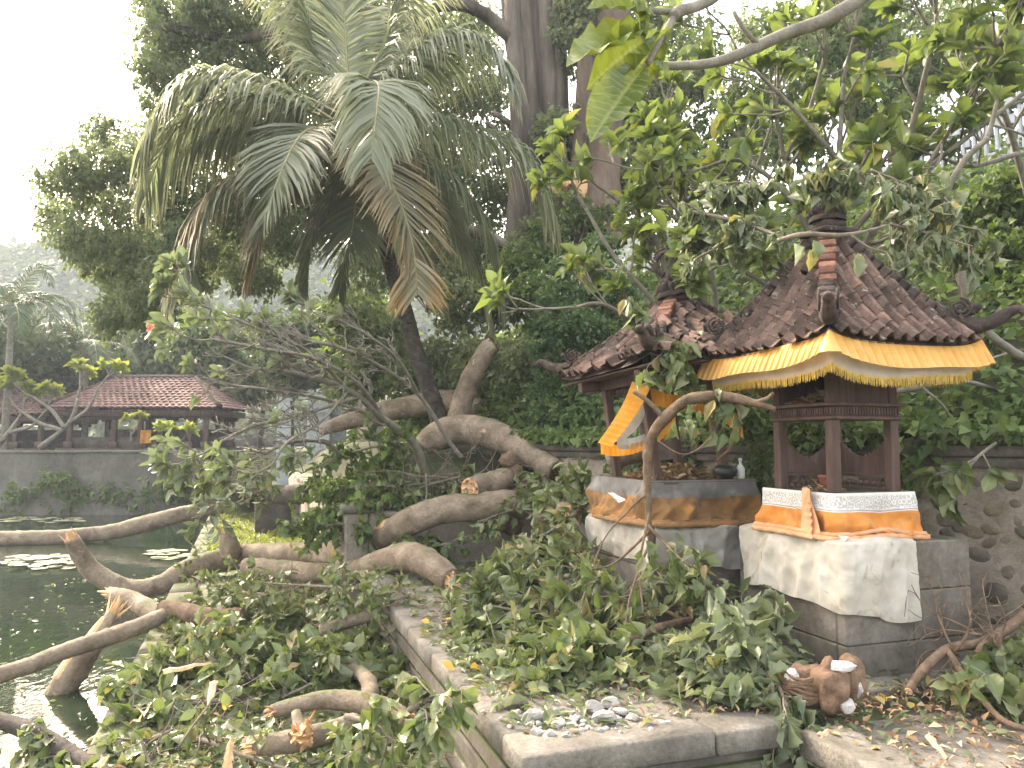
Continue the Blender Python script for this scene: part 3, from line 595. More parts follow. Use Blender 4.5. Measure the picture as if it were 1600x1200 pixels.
L.add(pts.reshape(-1, 3), (u_ + r.normal(size=u_.shape) * .7).reshape(-1, 3), 1.7 * r.uniform(.6, 1.3, n * k), 1.4, up=(0, -.4, .8), rng=r)
mb = MB(); L.mesh_into(mb); tag(obj('far_woods', mb, M['leaf_far'], None), kind='stuff')

# ------------------------------------------------------------------ masonry: platform, terrace, walls
def coping(parent, mat, u0, u1, v0, v1, z0, z1, along, lo=.75, hi=1.15, seed=1):
    r = np.random.default_rng(seed); a0, a1 = (u0, u1) if along == 'u' else (v0, v1); p = a0
    while p < a1 - .05:
        e = min(a1, p + r.uniform(lo, hi)); e = a1 if a1 - e < .3 else e; mb = MB(TG); dz = r.uniform(-.006, .006)
        if along == 'u': cbox(mb, p + .004, e - .004, v0 + r.uniform(-.006, .006), v1, z0, z1 + dz, 0, .014)
        else: cbox(mb, u0 + r.uniform(-.006, .006), u1, p + .004, e - .004, z0, z1 + dz, 0, .014)
        obj('coping_stone', mb, mat, parent); p = e
pf = MB(TG)
cbox(pf, 1.36, 6.2, 3.74, 9.95, -1.3, -.125, 0, .01)                     # core
cbox(pf, 1.31, 6.2, 3.69, 9.95, -.31, -.2, 0, .012)                      # moulding under the coping
cbox(pf, 1.33, 6.2, 3.70, 9.95, -.46, -.36, 0, .012)
for a, b in ((1.5, 2.2), (2.28, 2.82)): cbox(pf, a, b, 3.70, 3.75, -1.1, -.52, 0, .012)
for a in np.arange(3.9, 9.2, .95): cbox(pf, 1.325, 1.4, a, a + .8, -1.1, -.52, 0, .012)
plat = obj('stone_platform', pf, M['stone'], None, smooth=False, kind='structure')
mb = MB(TG); cbox(mb, 1.58, 6.2, 3.96, 9.9, -.2, -.006, 0, .01); obj('paving', mb, M['stone_top'], plat, smooth=False)
coping(plat, M['stone_top'], 1.27, 1.575, 3.98, 9.9, -.13, 0, 'v', seed=2); coping(plat, M['stone_top'], 1.27, 2.83, 3.65, 3.975, -.13, 0, 'u', seed=5)
pt = MB(TG); cbox(pt, 2.90, 7.2, -3, 3.66, -1.3, -.17, 0, .01); cbox(pt, 2.86, 2.95, -3, 3.66, -.36, -.24, 0, .012)
terr = obj('stone_terrace', pt, M['stone'], None, smooth=False, kind='structure')
mb = MB(TG); cbox(mb, 3.12, 7.2, -3, 3.66, -.2, -.055, 0, .01); obj('paving', mb, M['stone_top'], terr, smooth=False)
coping(terr, M['stone_top'], 2.82, 3.115, -1.5, 3.64, -.175, -.04, 'v', seed=9)
mb = MB(TG); cbox(mb, 1.1, 3.0, -4, 3.8, -1.4, -1.15); obj('recess_floor', mb, M['path'], None, kind='structure')
up = MB(TG); cbox(up, 1.16, 1.45, 9.92, 24, -.7, .62, 0, .02); cbox(up, 1.46, 6, 9.91, 10.2, -.3, .62, 0, .02)
ut = obj('upper_terrace', up, M['wall_mortar'], None, smooth=False, kind='structure')
coping(ut, M['path'], 1.10, 1.5, 9.88, 20, .622, .72, 'v', .9, 1.5, 12)
# low broken wall blocks standing beside the path, far
def block_thing(name, label, cat, boxes, mat):
    mb = MB(TG)
    for q in boxes: cbox(mb, *q, 0, .02)
    return obj(name, mb, mat, None, smooth=False, label=label, cat=cat)
block_thing('low_wall', 'low dark stone wall block beside the far end of the pond path', 'wall', [(0.2, 1.0, 19, 19.5, -.6, .35), (.12, 1.06, 18.94, 19.56, .35, .45)], M['stone_dark'])

# retaining wall of rounded stones in mortar
WTOP = 1.5
def WP(t, s, z): q = WALL_O + WT * t + WN * s; return np.array((q[0], q[1], z))
TWL = np.eye(4); TWL[:2, 0] = WT; TWL[:2, 1] = WN; TWL[:2, 3] = WALL_O
wall = thing('stone_wall', 'retaining wall of round dark stones in mortar behind the yellow-trimmed shrine', 'stone wall', (*(WALL_O + WT * -2), -.2))
mb = MB(TWL); xs = np.linspace(-4.6, 3.2, 120); zs = np.linspace(-.35, WTOP - .2, 30); Xg, Zg = np.meshgrid(xs, zs, indexing='ij')
Yg = .012 * wob(np.stack([Xg * 6, Zg * 6, Xg * 0], -1)) + .01 * wob(np.stack([Xg * 19, Zg * 19, Xg * 0], -1)); grid(mb, np.stack([Xg, Yg, Zg], -1)[::-1]); cbox(mb, -4.6, 3.2, .04, .34, -.4, WTOP - .2); obj('mortar', mb, M['wall_mortar'], wall)
mb = MB(TWL); cbox(mb, -4.6, 3.2, -.05, .36, WTOP - .2, WTOP - .12); cbox(mb, -4.6, 3.2, -.085, .38, WTOP - .118, WTOP - .03, 0, .012); cbox(mb, -4.6, 3.2, -.05, .36, WTOP - .028, WTOP + .02); obj('coping', mb, M['stone_dark'], wall)
SME = []
for q in range(7):
    r = np.random.default_rng(40 + q); ph = np.linspace(0, math.pi / 2, 4); th = np.linspace(0, 2 * math.pi, 13)
    X3 = np.array([[(math.cos(t) * math.sin(p), -.32 * math.cos(p) ** .8, math.sin(t) * math.sin(p)) for t in th] for p in ph])
    X3 *= (1 + .26 * wob(X3, 1.7, q * 3 + 1))[..., None]; X3[:, -1] = X3[:, 0]; X3[0] = X3[0].mean(0); b = MB(); grid(b, X3); SME.append(b.mesh('stone', M['wall_stone']))
r = np.random.default_rng(11); placed = []
for _ in range(16000):
    t, z, a = r.choice([r.uniform(-3.5, -1.0), r.uniform(-3.5, -1.0), r.uniform(-1, .9)]), r.uniform(-.2, WTOP - .3), r.choice([r.uniform(.035, .07), r.uniform(.06, .10), r.uniform(.09, .15)])
    if all((t - p[0]) ** 2 + (z - p[1]) ** 2 * 1.3 > (a * 1.02 + p[2]) ** 2 * .86 for p in placed): placed.append((t, z, a))
    if len(placed) > 290: break
for t, z, a in placed:
    Mx = TWL @ TR((t, .008, z), 0, 0, r.uniform(-.6, .6), (a * r.uniform(1.0, 1.25), a * r.uniform(.6, .95), a * r.uniform(.62, .95))); inst('stone', SME[r.integers(7)], wall, Mx)

# grey openwork parapet up on the slope
pr = thing('parapet', 'grey openwork parapet climbing the slope at upper right', 'parapet', P(1480, 240, 11.5))
pa, pb = P(1385, 285, 12.2), P(1600, 168, 10.9); dv = pb - pa; n = 13
for k in range(n + 2):
    c = pa + dv * (k / n); a2 = math.atan2(dv[1], dv[0]); T2 = TR(c, a2)
    mb = MB(T2); wd = np.linalg.norm(dv[:2]) / n
    cbox(mb, -wd * .5, -wd * .22, -.07, .07, -.45, .10); cbox(mb, -wd * .22, wd * .28, -.07, .07, -.16 + .05 * (k % 2), -.02 + .05 * (k % 2)); cbox(mb, -wd * .22, wd * .5, -.07, .07, -.62, -.42); cbox(mb, -wd * .52, wd * .5, -.1, .1, .10, .22)
    obj('parapet_block', mb, M['grey_paint'], pr, smooth=False)
mb = MB(); 
for k in range(n + 2):
    c = pa + dv * (k / n); b2 = MB(TR(c, math.atan2(dv[1], dv[0]))); 
    mb.T = b2.T; cbox(mb, -.4, .4, -.05, .05, -2.2, -.62)
obj('parapet_base', mb, M['grey_paint'], pr, smooth=False)

# ------------------------------------------------------------------ far side of the pond
mb = MB(); xs = np.linspace(-40, -9.2, 90); zs = np.concatenate([np.linspace(-1.6, 1.1, 12)]); Xg, Zg = np.meshgrid(xs, zs, indexing='ij')
Yg = 26.9 + .05 * wob(np.stack([Xg, Zg * 2, Xg], -1)) - .25 * smooth(Zg, -.2, -.9); grid(mb, np.stack([Xg, Yg, Zg], -1)[::-1]); cbox(mb, -40, -9.2, 27.05, 27.5, -1.6, 1.1)
pw = obj('pond_wall', mb, M['pondwall'], None, label='long mossy grey wall along the far side of the pond', cat='wall')
mb = MB(); cbox(mb, -40, -9.2, 26.82, 27.55, 1.1, 1.2, 0, .02); obj('coping', mb, M['pondwall'], pw)
r = np.random.default_rng(21); L = Leaves('mid')
for px, py, n in ((30, 770, 90), (90, 760, 150), (95, 745, 60), (160, 770, 90), (200, 780, 50), (260, 765, 80), (250, 745, 30), (100, 790, 60), (20, 790, 60), (290, 775, 50), (230, 790, 40)):
    c, rd = pool(px, py, 26.6, 34, 16, .25); sprays(L, c, rd, n // 5, 7, .22, .5, r, 0, .6)
mb = MB(); L.mesh_into(mb); obj('wall_weeds', mb, M['leaf_hill'], None, kind='stuff')

def hall(label, x0, x1, y0, y1, zf, ze, zr, inset, posts, name='pavilion', tone='pav_tile'):
    h = thing(name, label, 'pavilion', ((x0 + x1) / 2, (y0 + y1) / 2, zf))
    mb = MB(); cbox(mb, x0 + .3, x1 - .3, y0 + .3, y1 - .3, 0, zf, 0, .03); obj('floor_slab', mb, M['stone_dark'], h)
    ym = (y0 + y1) / 2; A = [np.array(p, float) for p in ((x0, y0, ze), (x1, y0, ze), (x1, y1, ze), (x0, y1, ze))]; Rg = [np.array((x0 + inset, ym, zr)), np.array((x1 - inset, ym, zr))]
    tb = MB()
    for (a, b, c, d) in ((A[0], A[1], Rg[1], Rg[0]), (A[2], A[3], Rg[0], Rg[1]), (A[1], A[2], Rg[1], Rg[1]), (A[3], A[0], Rg[0], Rg[0])):
        nr = nrm(np.cross(b - a, d - a)); rows = 12; wl = np.linalg.norm(b - a); nc = int(wl / .24)
        for i in range(rows):                                            # overlapping courses of rounded tiles
            t0, t1 = i / rows, (i + 1) / rows + .015
            l0, r0, l1, r1 = a + (d - a) * t0, b + (c - b) * t0, a + (d - a) * t1, b + (c - b) * t1
            m_ = max(2, int(nc * np.linalg.norm(r0 - l0) / wl)) * 3; q = np.arange(m_ + 1) / m_; w = np.abs(np.sin(np.arange(m_ + 1) * math.pi / 3)) * .045
            jit = RNG.uniform(0, .012, m_ + 1)
            lo = l0 + (r0 - l0) * q[:, None] + nr * (w + .05 + jit)[:, None]; hi = l1 + (r1 - l1) * q[:, None] + nr * (w + .012)[:, None]
            grid(tb, np.stack([lo - nr * .05, lo, hi], 1)[:, ::-1][::-1])
    obj('roof_tiles', tb, M[tone], h, smooth=False, kind='stuff')
    rb = MB(); tube(rb, [Rg[0], Rg[1]], .13, 7, step=.4)
    for a, b in ((A[0], Rg[0]), (A[3], Rg[0]), (A[1], Rg[1]), (A[2], Rg[1])): tube(rb, [a + (a - b) * .04 + np.array((0, 0, .12)), (a + b) / 2 + (0, 0, .02), b], .11, 6, step=.4)
    obj('roof_ridge', rb, M['ridge'], h)
    sb = MB(); cbox(sb, x0 + .25, x1 - .25, y0 + .25, y0 + .4, ze - .28, ze - .05); cbox(sb, x0 + .25, x1 - .25, y1 - .4, y1 - .25, ze - .28, ze - .05); cbox(sb, x0 + .25, x0 + .4, y0 + .4, y1 - .4, ze - .27, ze - .05); cbox(sb, x1 - .4, x1 - .25, y0 + .4, y1 - .4, ze - .27, ze - .05); obj('eave_beam', sb, M['wood_dark'], h)
    for x in posts:
        for y in (y0 + .6, y1 - .6):
            mb = MB(); cbox(mb, x - .085, x + .085, y - .085, y + .085, zf, ze - .27); cbox(mb, x - .16, x + .16, y - .16, y + .16, zf, zf + .25); cbox(mb, x - .22, x + .22, y - .1, y + .1, ze - .42, ze - .28); obj('post', mb, M['wood_dark'], h)
    for q in ((x0 + .7, x1 - .7, y1 - .75, y1 - .6, zf, zf + .75), (x0 + .7, x1 - 2.6, y0 + .62, y0 + .74, zf, zf + .42)): mb = MB(); cbox(mb, *q); obj('low_partition', mb, M['stone_dark'], h)
    return h
hall('open hall with weathered red tiled roof and dark posts across the pond', -17.6, -11.0, 29.6, 33.6, 1.25, 2.75, 4.05, 1.75, (-16.9, -15.2, -14.2, -12.3, -11.7))
hall('lower tiled hall half hidden by the frangipani at far left across the pond', -24.5, -18.0, 30.6, 35, 1.25, 2.55, 3.7, 2.2, (-23.6, -21.6, -19.6, -18.6))
mb = MB(); c = P(228, 672, 30.0); X3 = np.array([[c + np.array((x * .42, .03 * math.sin(x * 9 + z * 3), -z * .5)) for z in np.linspace(0, 1, 6)] for x in np.linspace(-.5, .5, 10)]); grid(mb, X3)
obj('hanging_cloth', mb, M['cloth_orange'], None, label='small orange cloth tied round a post of the open hall', cat='cloth')
for i, (px, w, h, lab) in enumerate(((498, 34, 48, 'pale grey shrine pillar seen through the bare branches'), (528, 26, 40, 'narrower grey shrine pillar right of the pale one through the bare branches'), (444, 20, 46, 'slim grey stone pillar left of the pale pillar behind the branches'))):
    d = 24 + i * .6; c = P(px, 672, d); s = d / FPX; mb = MB(TR((c[0], c[1], 0), .2)); w *= s; h *= s; zt = c[2] + h
    cbox(mb, -w / 2, w / 2, -w / 2, w / 2, -.4, c[2] + h * .55); cbox(mb, -w * .62, w * .62, -w * .62, w * .62, c[2] + h * .55, c[2] + h * .68); cbox(mb, -w * .42, w * .42, -w * .42, w * .42, c[2] + h * .68, c[2] + h); cbox(mb, -w * .55, w * .55, -w * .55, w * .55, c[2] + h, c[2] + h * 1.12)
    obj('stone_pillar', mb, M['grey_paint'], None, smooth=False, label=lab, cat='pillar', group='grey pillars beyond the bare tree')

# background trees beyond the pond
def tree(name, label, cat, base, h, rad, mat, seed, n=420, ln=.42, per=9, group=None, trunk_r=.16, crown_n=6, bark='bark_dark', tpl='low', flat=.75, zc=.68):
    r = np.random.default_rng(seed); base = np.asarray(base, float); t = thing(name, label, cat, base, group); tb = MB()
    tube(tb, [base - (0, 0, .3), base + (r.normal() * .2, r.normal() * .2, h * .35), base + (r.normal() * .4, r.normal() * .3, h * .75)], [trunk_r, trunk_r * .8, trunk_r * .35], 8, bump=.1, step=.5)
    L = Leaves(tpl); cs = []
    for k in range(crown_n):
        c = base + np.array((r.uniform(-1, 1) * rad * .65, r.uniform(-1, 1) * rad * .65, h * r.uniform(zc - .22, zc + .22))); cs.append(c)
        tube(tb, [base + (0, 0, h * r.uniform(.3, .55)), (base + (0, 0, h * .55) + c) / 2 + r.normal(size=3) * .1, c], [trunk_r * .45, trunk_r * .3, trunk_r * .12], 6, step=.6)
        sprays(L, c, np.array((1, 1, flat)) * rad * r.uniform(.38, .6), n // crown_n, per, ln, .55, r, tw_len=ln)
    obj('trunk', tb, M[bark], t); mb = MB(); L.mesh_into(mb); obj('crown', mb, mat, t, kind='stuff'); return t
def gz(x, y): return 1.0
TREES = [(20, 36, 5.5, 3.2, 'leaf_far', 'tall hazy tree at far left behind the two palms'), (95, 40, 6, 3.2, 'leaf_far', 'rounded pale green tree behind the lower hall'), (165, 42, 6.5, 3.5, 'leaf_far', 'broad hazy tree rising behind the red tiled hall'),
         (235, 38, 6.5, 3.0, 'leaf_far', 'small bushy tree straight behind the ridge of the tiled hall'), (300, 44, 7.5, 3.6, 'leaf_far', 'tall tree behind the right end of the tiled hall'), (352, 36, 6, 2.4, 'leaf_hill', 'dark green tree at the right corner of the tiled hall'),
         (405, 46, 8, 3.6, 'leaf_far', 'hazy tree seen between the tiled hall and the bare frangipani'), (455, 34, 6.5, 2.6, 'leaf_far', 'pale tree seen behind the bare frangipani twigs'), (520, 40, 8, 3.2, 'leaf_far', 'hazy tree under the tips of the hanging palm fronds'),
         (575, 27, 5.5, 2.0, 'leaf_hill', 'bushy tree just left of the coconut trunk'), (-60, 32, 5, 2.6, 'leaf_far', 'leafy tree at the left edge beside the lower hall')]
for i, (px, d, h, rad, mt, lab) in enumerate(TREES):
    b = P(px, 690, d); b[2] = 1.0; tree('background_tree', lab, 'tree', b, h, rad, M[mt], 100 + i, n=int(300 + rad * 60), ln=.42, group='trees beyond the pond')
def far_palm(label, px, py, d, trunk_r, nf, ln, seed, group='palms beyond the pond'):
    r = np.random.default_rng(seed); c = P(px, py, d); b = np.array((c[0] + r.normal() * .15, c[1], .9)); t = thing('palm_tree', label, 'palm tree', b, group)
    mb = MB(); tube(mb, [b, (b + c) / 2 + (r.normal() * .1, 0, 0), c], [trunk_r * 1.2, trunk_r, trunk_r * .8], 8, step=.25, bump=.06); obj('trunk', mb, M['bark_frangipani'], t)
    for k in range(nf):
        a = k * 2.4 + r.uniform(-.3, .3); el = r.uniform(-.2, 1.2); d_ = np.array((math.cos(a) * math.cos(el), math.sin(a) * math.cos(el), math.sin(el))); l = ln * r.uniform(.85, 1.1)
        p1 = c + d_ * l * .4; p2 = p1 + nrm(d_ + (0, 0, -.55)) * l * .35; p3 = p2 + nrm(d_ * .6 + (0, 0, -1.0)) * l * .3
        frond(t, [c, p1, p2, p3], M['palm_far'], r, ln=ln * .3, n=24, droop=.45, r=.03, w=.06)
    return t
far_palm('palm with a ringed pale trunk at far left beyond the pond wall', 18, 480, 29.0, .12, 15, 2.5, 31)
far_palm('shorter palm with drooping fronds rising behind the left end of the tiled hall', 132, 545, 33, .12, 15, 2.6, 32)
far_palm('palm half cut by the left edge of the photo', -30, 470, 33, .13, 13, 2.6, 33)
# frangipani in front of the halls
def small_frangi(label, limbs, mat, nleaf, ln, seed, r0, name='frangipani_tree', group=None, depth=1, flen=.5, n_ind=0, cat='frangipani tree', bark='bark_frangipani', bias=(0, 0, .5)):
    r = np.random.default_rng(seed); b0 = np.array(limbs[0][0]); t = thing(name, label, cat, b0, group); mb = MB(); tips = []
    for k, pts in enumerate(limbs):
        rr = r0 if k == 0 else r0 * .7; Q, T, R = tube(mb, pts, np.linspace(rr, rr * .45, len(pts)), 8, bump=.1, step=rr * 2, seed=k)
        forks(mb, Q[-1], T[-1], flen, rr * .45, depth, r, tips, bias=bias)
    L = Leaves('obo')
    for p, d in tips: rosette(L, p, d, r, nleaf, ln, .34)
    obj('trunk', mb, M[bark], t); L.emit(t, mat, n_ind); return t
small_frangi('leaning frangipani with yellow green leaf tufts on the far bank before the tiled hall', [PP([(62, 700, 28.4), (88, 680, 28.2), (112, 655, 28), (122, 622, 28)]), PP([(100, 668, 28), (80, 640, 28), (52, 620, 28)]), PP([(108, 660, 28), (136, 640, 28), (150, 615, 28)]), PP([(95, 672, 28.2), (60, 660, 28), (30, 640, 28)])], M['leaf_lime'], 14, .42, 51, .12, depth=2, flen=.45)
small_frangi('dense yellow green frangipani by the pond wall at far left', [PP([(-10, 705, 28.2), (10, 680, 28), (28, 655, 28)]), PP([(5, 690, 28), (-15, 660, 28)]), PP([(15, 675, 28), (45, 668, 28), (60, 655, 28)])], M['leaf_lime'], 16, .42, 52, .11, depth=2, flen=.45)
small_frangi('little frangipani bush with yellow green leaves on the wall before the open hall', [PP([(272, 704, 27.6), (270, 690, 27.6)]), PP([(271, 697, 27.6), (258, 686, 27.6)]), PP([(272, 697, 27.6), (285, 686, 27.6)])], M['leaf_lime'], 13, .4, 53, .06, depth=1, flen=.22)
small_frangi('small lime green shrub under the roof of the open hall', [PP([(205, 690, 29)  , (204, 668, 29)]), PP([(205, 680, 29), (215, 664, 29)])], M['leaf_lime'], 12, .35, 54, .05, depth=1, flen=.2)
# ------------------------------------------------------------------ shrines
def ring_path(a0, a1, b0, b1, n=40):
    """rectangle path from back-left, round the front corner, to front-right and on; closed"""
    c = [(a0, b1), (a0, b0), (a1, b0), (a1, b1), (a0, b1)]; out = []
    for (p, q) in zip(c[:-1], c[1:]):
        for k in range(n): out.append((p[0] + (q[0] - p[0]) * k / n, p[1] + (q[1] - p[1]) * k / n))
    return np.array(out + [c[-1]])
def shrine_frame(cx, cy, rot=ANG): return TR((cx, cy, 0), rot)
def blocks(parent, T, a0, a1, b0, b1, z0, z1, rows, ncol, mat, seed=0):
    r = np.random.default_rng(seed); mb = MB(T); cbox(mb, a0 + .02, a1 - .02, b0 + .02, b1 - .02, z0, z1 - .01, 0, .005); obj('pedestal_core', mb, M['stone_dark'], parent)
    for k in range(rows):
        za, zb = z0 + (z1 - z0) * k / rows, z0 + (z1 - z0) * (k + 1) / rows; ofs = .5 * (k % 2)
        for side in range(4):
            lo, hi = (a0, a1) if side % 2 == 0 else (b0 + .09, b1 - .09); cuts = sorted({lo, hi, *[lo + (hi - lo) * min(.92, max(.08, (q + ofs + r.uniform(-.08, .08)) / ncol)) for q in range(1 - (k % 2), ncol)]})
            for p, q in zip(cuts[:-1], cuts[1:]):
                if q - p < .03: continue
                mb = MB(T); e = .0016; pr = r.uniform(-.003, .003)
                if side == 0: cbox(mb, p + e, q - e, b0 + pr, b0 + .09 - .001, za + e, zb - e, 0, .009)
                elif side == 2: cbox(mb, p + e, q - e, b1 - .089, b1, za + e, zb - e, 0, .009)
                elif side == 1: cbox(mb, a1 - .09, a1 + pr, p + e, q - e, za + e, zb - e, 0, .009)
                else: cbox(mb, a0 + pr, a0 + .09, p + e, q - e, za + e, zb - e, 0, .009)
                obj('stone_block', mb, mat, parent, smooth=False)
def tile_mesh(w, l, name, mat):
    """pantile: a roll on one side, a shallow trough on the other, with a thick lower lip; x across, y up the slope"""
    xs = np.linspace(0, 1, 8); prof = np.where(xs < .5, .36 * np.sin(xs / .5 * math.pi), -.03 * np.sin((xs - .5) / .5 * math.pi)) * w
    mb = MB(); th = .012; top = [np.stack([(xs - .5) * w, np.full(8, y), prof + (.011 if y == 0 else 0.0)], -1) for y in (0, l)]
    low = np.stack([(xs - .5) * w, np.full(8, .0), prof + .011 - th], -1); bk = np.stack([(xs - .5) * w, np.full(8, l), prof - th], -1)
    grid(mb, np.stack([bk, low, top[0], top[1]], 1)[::-1]); return mb.mesh(name, mat, smooth=False)
def shrine_roof(parent, T, ea, eb, ze, za, topa, sag, seed, jit=.0, rows=9, cw=.112, mats=('tile', 'ridge', 'ridge_brick'), lift=.07):
    """four tiled slopes, masonry hips with curled ends, under-roof boards"""
    r = np.random.default_rng(seed); me = tile_mesh(cw * 1.13, .165, 'roof_tile', M[mats[0]])
    def S(a, b, t):                                                      # local surface height: t 0 eave .. 1 top
        c = abs(a / max(ea, 1e-6)) ** 4 * abs(b / max(eb, 1e-6)) ** 4
        return ze + (za - ze) * (t * (1 - sag) + sag * t * t) + lift * min(c, 1)
    def pt(side, e, t):
        ka = ea + (topa - ea) * t; kb = eb + (topa - eb) * t
        if side == 0: a, b = -ka, e * kb                                # left slope
        elif side == 1: a, b = e * ka, -kb                               # front-right slope
        elif side == 2: a, b = ka, e * kb
        else: a, b = e * ka, kb
        return np.array((a, b, S(a / (1 if t == 0 else 1), b, t)))
    bd = MB(T)
    for side in range(4):
        flip = side in (0, 3); X3 = np.array([[pt(side, e, t) - (0, 0, .03) for t in np.linspace(0, 1, 6)] for e in np.linspace(-1, 1, 9)]); grid(bd, X3 if flip else X3[::-1])
    cbox(bd, -ea * .96, ea * .96, -eb * .96, eb * .96, ze - .055, ze - .035, 0); obj('roof_board', bd, M['wood_dark'], parent)
    for side in range(4):
        half = eb if side % 2 == 0 else ea
        for k in range(rows):
            t = (k + .02) / rows; hw = half + (topa - half) * t; n = 2 * int(hw / cw + .35)
            for c in range(n):
                e = ((c + .5) - n / 2) * cw / hw; p = pt(side, e, t); q = pt(side, e * hw / max(half + (topa - half) * (t + .06), .02), t + .06)
                y = nrm(q - p); x = nrm(np.array([(0, -1, 0), (1, 0, 0), (0, 1, 0), (-1, 0, 0)][side], float)); z = nrm(np.cross(x, y)); x = np.cross(y, z)
                Mx = np.eye(4); Mx[:3, 0], Mx[:3, 1], Mx[:3, 2], Mx[:3, 3] = x, y, z, p - y * .03 + z * (.012 + r.uniform(0, .006))
                Mx = Mx @ TR((r.normal() * .004 * (1 + 8 * jit), r.normal() * .006 * (1 + 8 * jit), abs(r.normal()) * .03 * jit), r.normal() * (.025 + .22 * jit), r.normal() * (.02 + .12 * jit), r.normal() * (.02 + .2 * jit))
                if r.uniform() > .025: inst('roof_tile', me, parent, T @ Mx)
    bme = MB(); cbox(bme, -.5, .5, -.5, .5, -.5, .5, 0, .09); bme = bme.mesh('ridge_brick', M[mats[2]], smooth=False)
    bmd = MB(); cbox(bmd, -.5, .5, -.5, .5, -.5, .5, 0, .12); bmd = bmd.mesh('ridge_brick', M['ridge_brick_dark'], smooth=False)
    for sa, sb in ((-1, -1), (1, -1), (-1, 1), (1, 1)):
        H = [np.array((sa * (ea + (topa - ea) * t), sb * (eb + (topa - eb) * t), S(sa * (ea + (topa - ea) * t) if t < .25 else 0, sb * (eb + (topa - eb) * t), t) + .05)) for t in np.linspace(0, 1, 14)]
        H = np.array(H); nb = 15
        for k in range(nb):
            f = (k + .5) / nb * 13; i = int(f); p = H[i] + (H[min(i + 1, 13)] - H[i]) * (f - i); y = nrm(H[min(i + 1, 13)] - H[max(i - 1, 0)]); x = nrm(np.cross(y, (0, 0, 1))); z = np.cross(x, y)
            Mx = np.eye(4); Mx[:3, 0] = x * (.115 + r.uniform(-.008, .008)); Mx[:3, 1] = y * np.linalg.norm(H[-1] - H[0]) / nb * .93; Mx[:3, 2] = z * .085; Mx[:3, 3] = p + z * r.uniform(0, .008)
            Mx[:3, 3] += x * r.normal() * .004
            if k >= 4: inst('ridge_brick', bme if (sa, sb) == (-1, -1) and k >= 8 else bmd, parent, T @ Mx)
        hipdark = MB(T)
        tube(hipdark, [H[0] + (H[0] - H[3]) * .10 + (0, 0, .03), H[1], H[4] + (0, 0, .01)], [.045, .06, .05], 8, bump=.12, step=.03)
        out = nrm(np.array((sa * ea, sb * eb, 0))); tip = H[0] + out * .02
        tube(hipdark, [tip - out * .05, tip + out * .05 + (0, 0, .03), tip + out * .13 + (0, 0, .085), tip + out * .19 + (0, 0, .10), tip + out * .225 + (0, 0, .075)], [.05, .046, .036, .03, .034], 8, bump=.15, step=.02)
        th = np.linspace(0, 4.5 * math.pi, 34)                           # carved spiral on the hip end
        ct = H[2] + (0, 0, .085); side = np.cross(out, (0, 0, 1))
        for sg in (1, -1): tube(hipdark, [ct + side * .055 * sg + out * math.cos(q) * (.012 + .0042 * q) + np.array((0, 0, 1)) * math.sin(q) * (.012 + .0042 * q) for q in th], .009, 5, step=.02, bump=0)
        for q in range(5): chunk(hipdark, H[1] + out * (.02 * q - .05) + (0, 0, .07 + .012 * q), (.03, .03, .03), int(7 + q), 0, 6)
        obj('hip_ornament', hipdark, M[mats[1]], parent)
def finial(parent, T, a, b, z, s=1.0, lean=0.0):
    F = T @ TR((a, b, z), 0, 0, lean, (s, s, s)); mb = MB(F)
    cbox(mb, -.12, .12, -.12, .12, -.04, .06, 0, .012); cbox(mb, -.15, .15, -.15, .15, .06, .10, 0, .012); cbox(mb, -.10, .10, -.10, .10, .10, .17, 0, .02)
    lathe(mb, [(.13, .165), (.135, .19), (.10, .22), (.07, .245), (.055, .27), (.07, .29), (.06, .31), (.035, .34), (.03, .36)], (0, 0, 0), 14)
    for k in range(12): t = k * math.pi / 6; chunk(mb, (.10 * math.cos(t), .10 * math.sin(t), .235), (.03, .03, .045), k + 3, 0, 6)
    for k in range(8): t = k * math.pi / 4; chunk(mb, (.06 * math.cos(t), .06 * math.sin(t), .30), (.02, .02, .035), k + 30, 0, 6)
    obj('finial_base', mb, M['ridge'], parent)
    rb = MB(F); th = np.linspace(.35 - math.pi / 2, 2 * math.pi - .35 - math.pi / 2, 26); rv = 1 / math.sqrt(2)
    tube(rb, [(math.cos(q) * .085 * rv, -math.cos(q) * .085 * rv, .455 + math.sin(q) * .095) for q in th], .021, 8, bump=.16, step=.012)
    for q in th[::1]: chunk(rb, (math.cos(q) * .107 * rv, -math.cos(q) * .107 * rv, .455 + math.sin(q) * .118), (.014, .014, .014), 3, 0, 6)
    obj('finial_ring', rb, M['ridge'], parent)
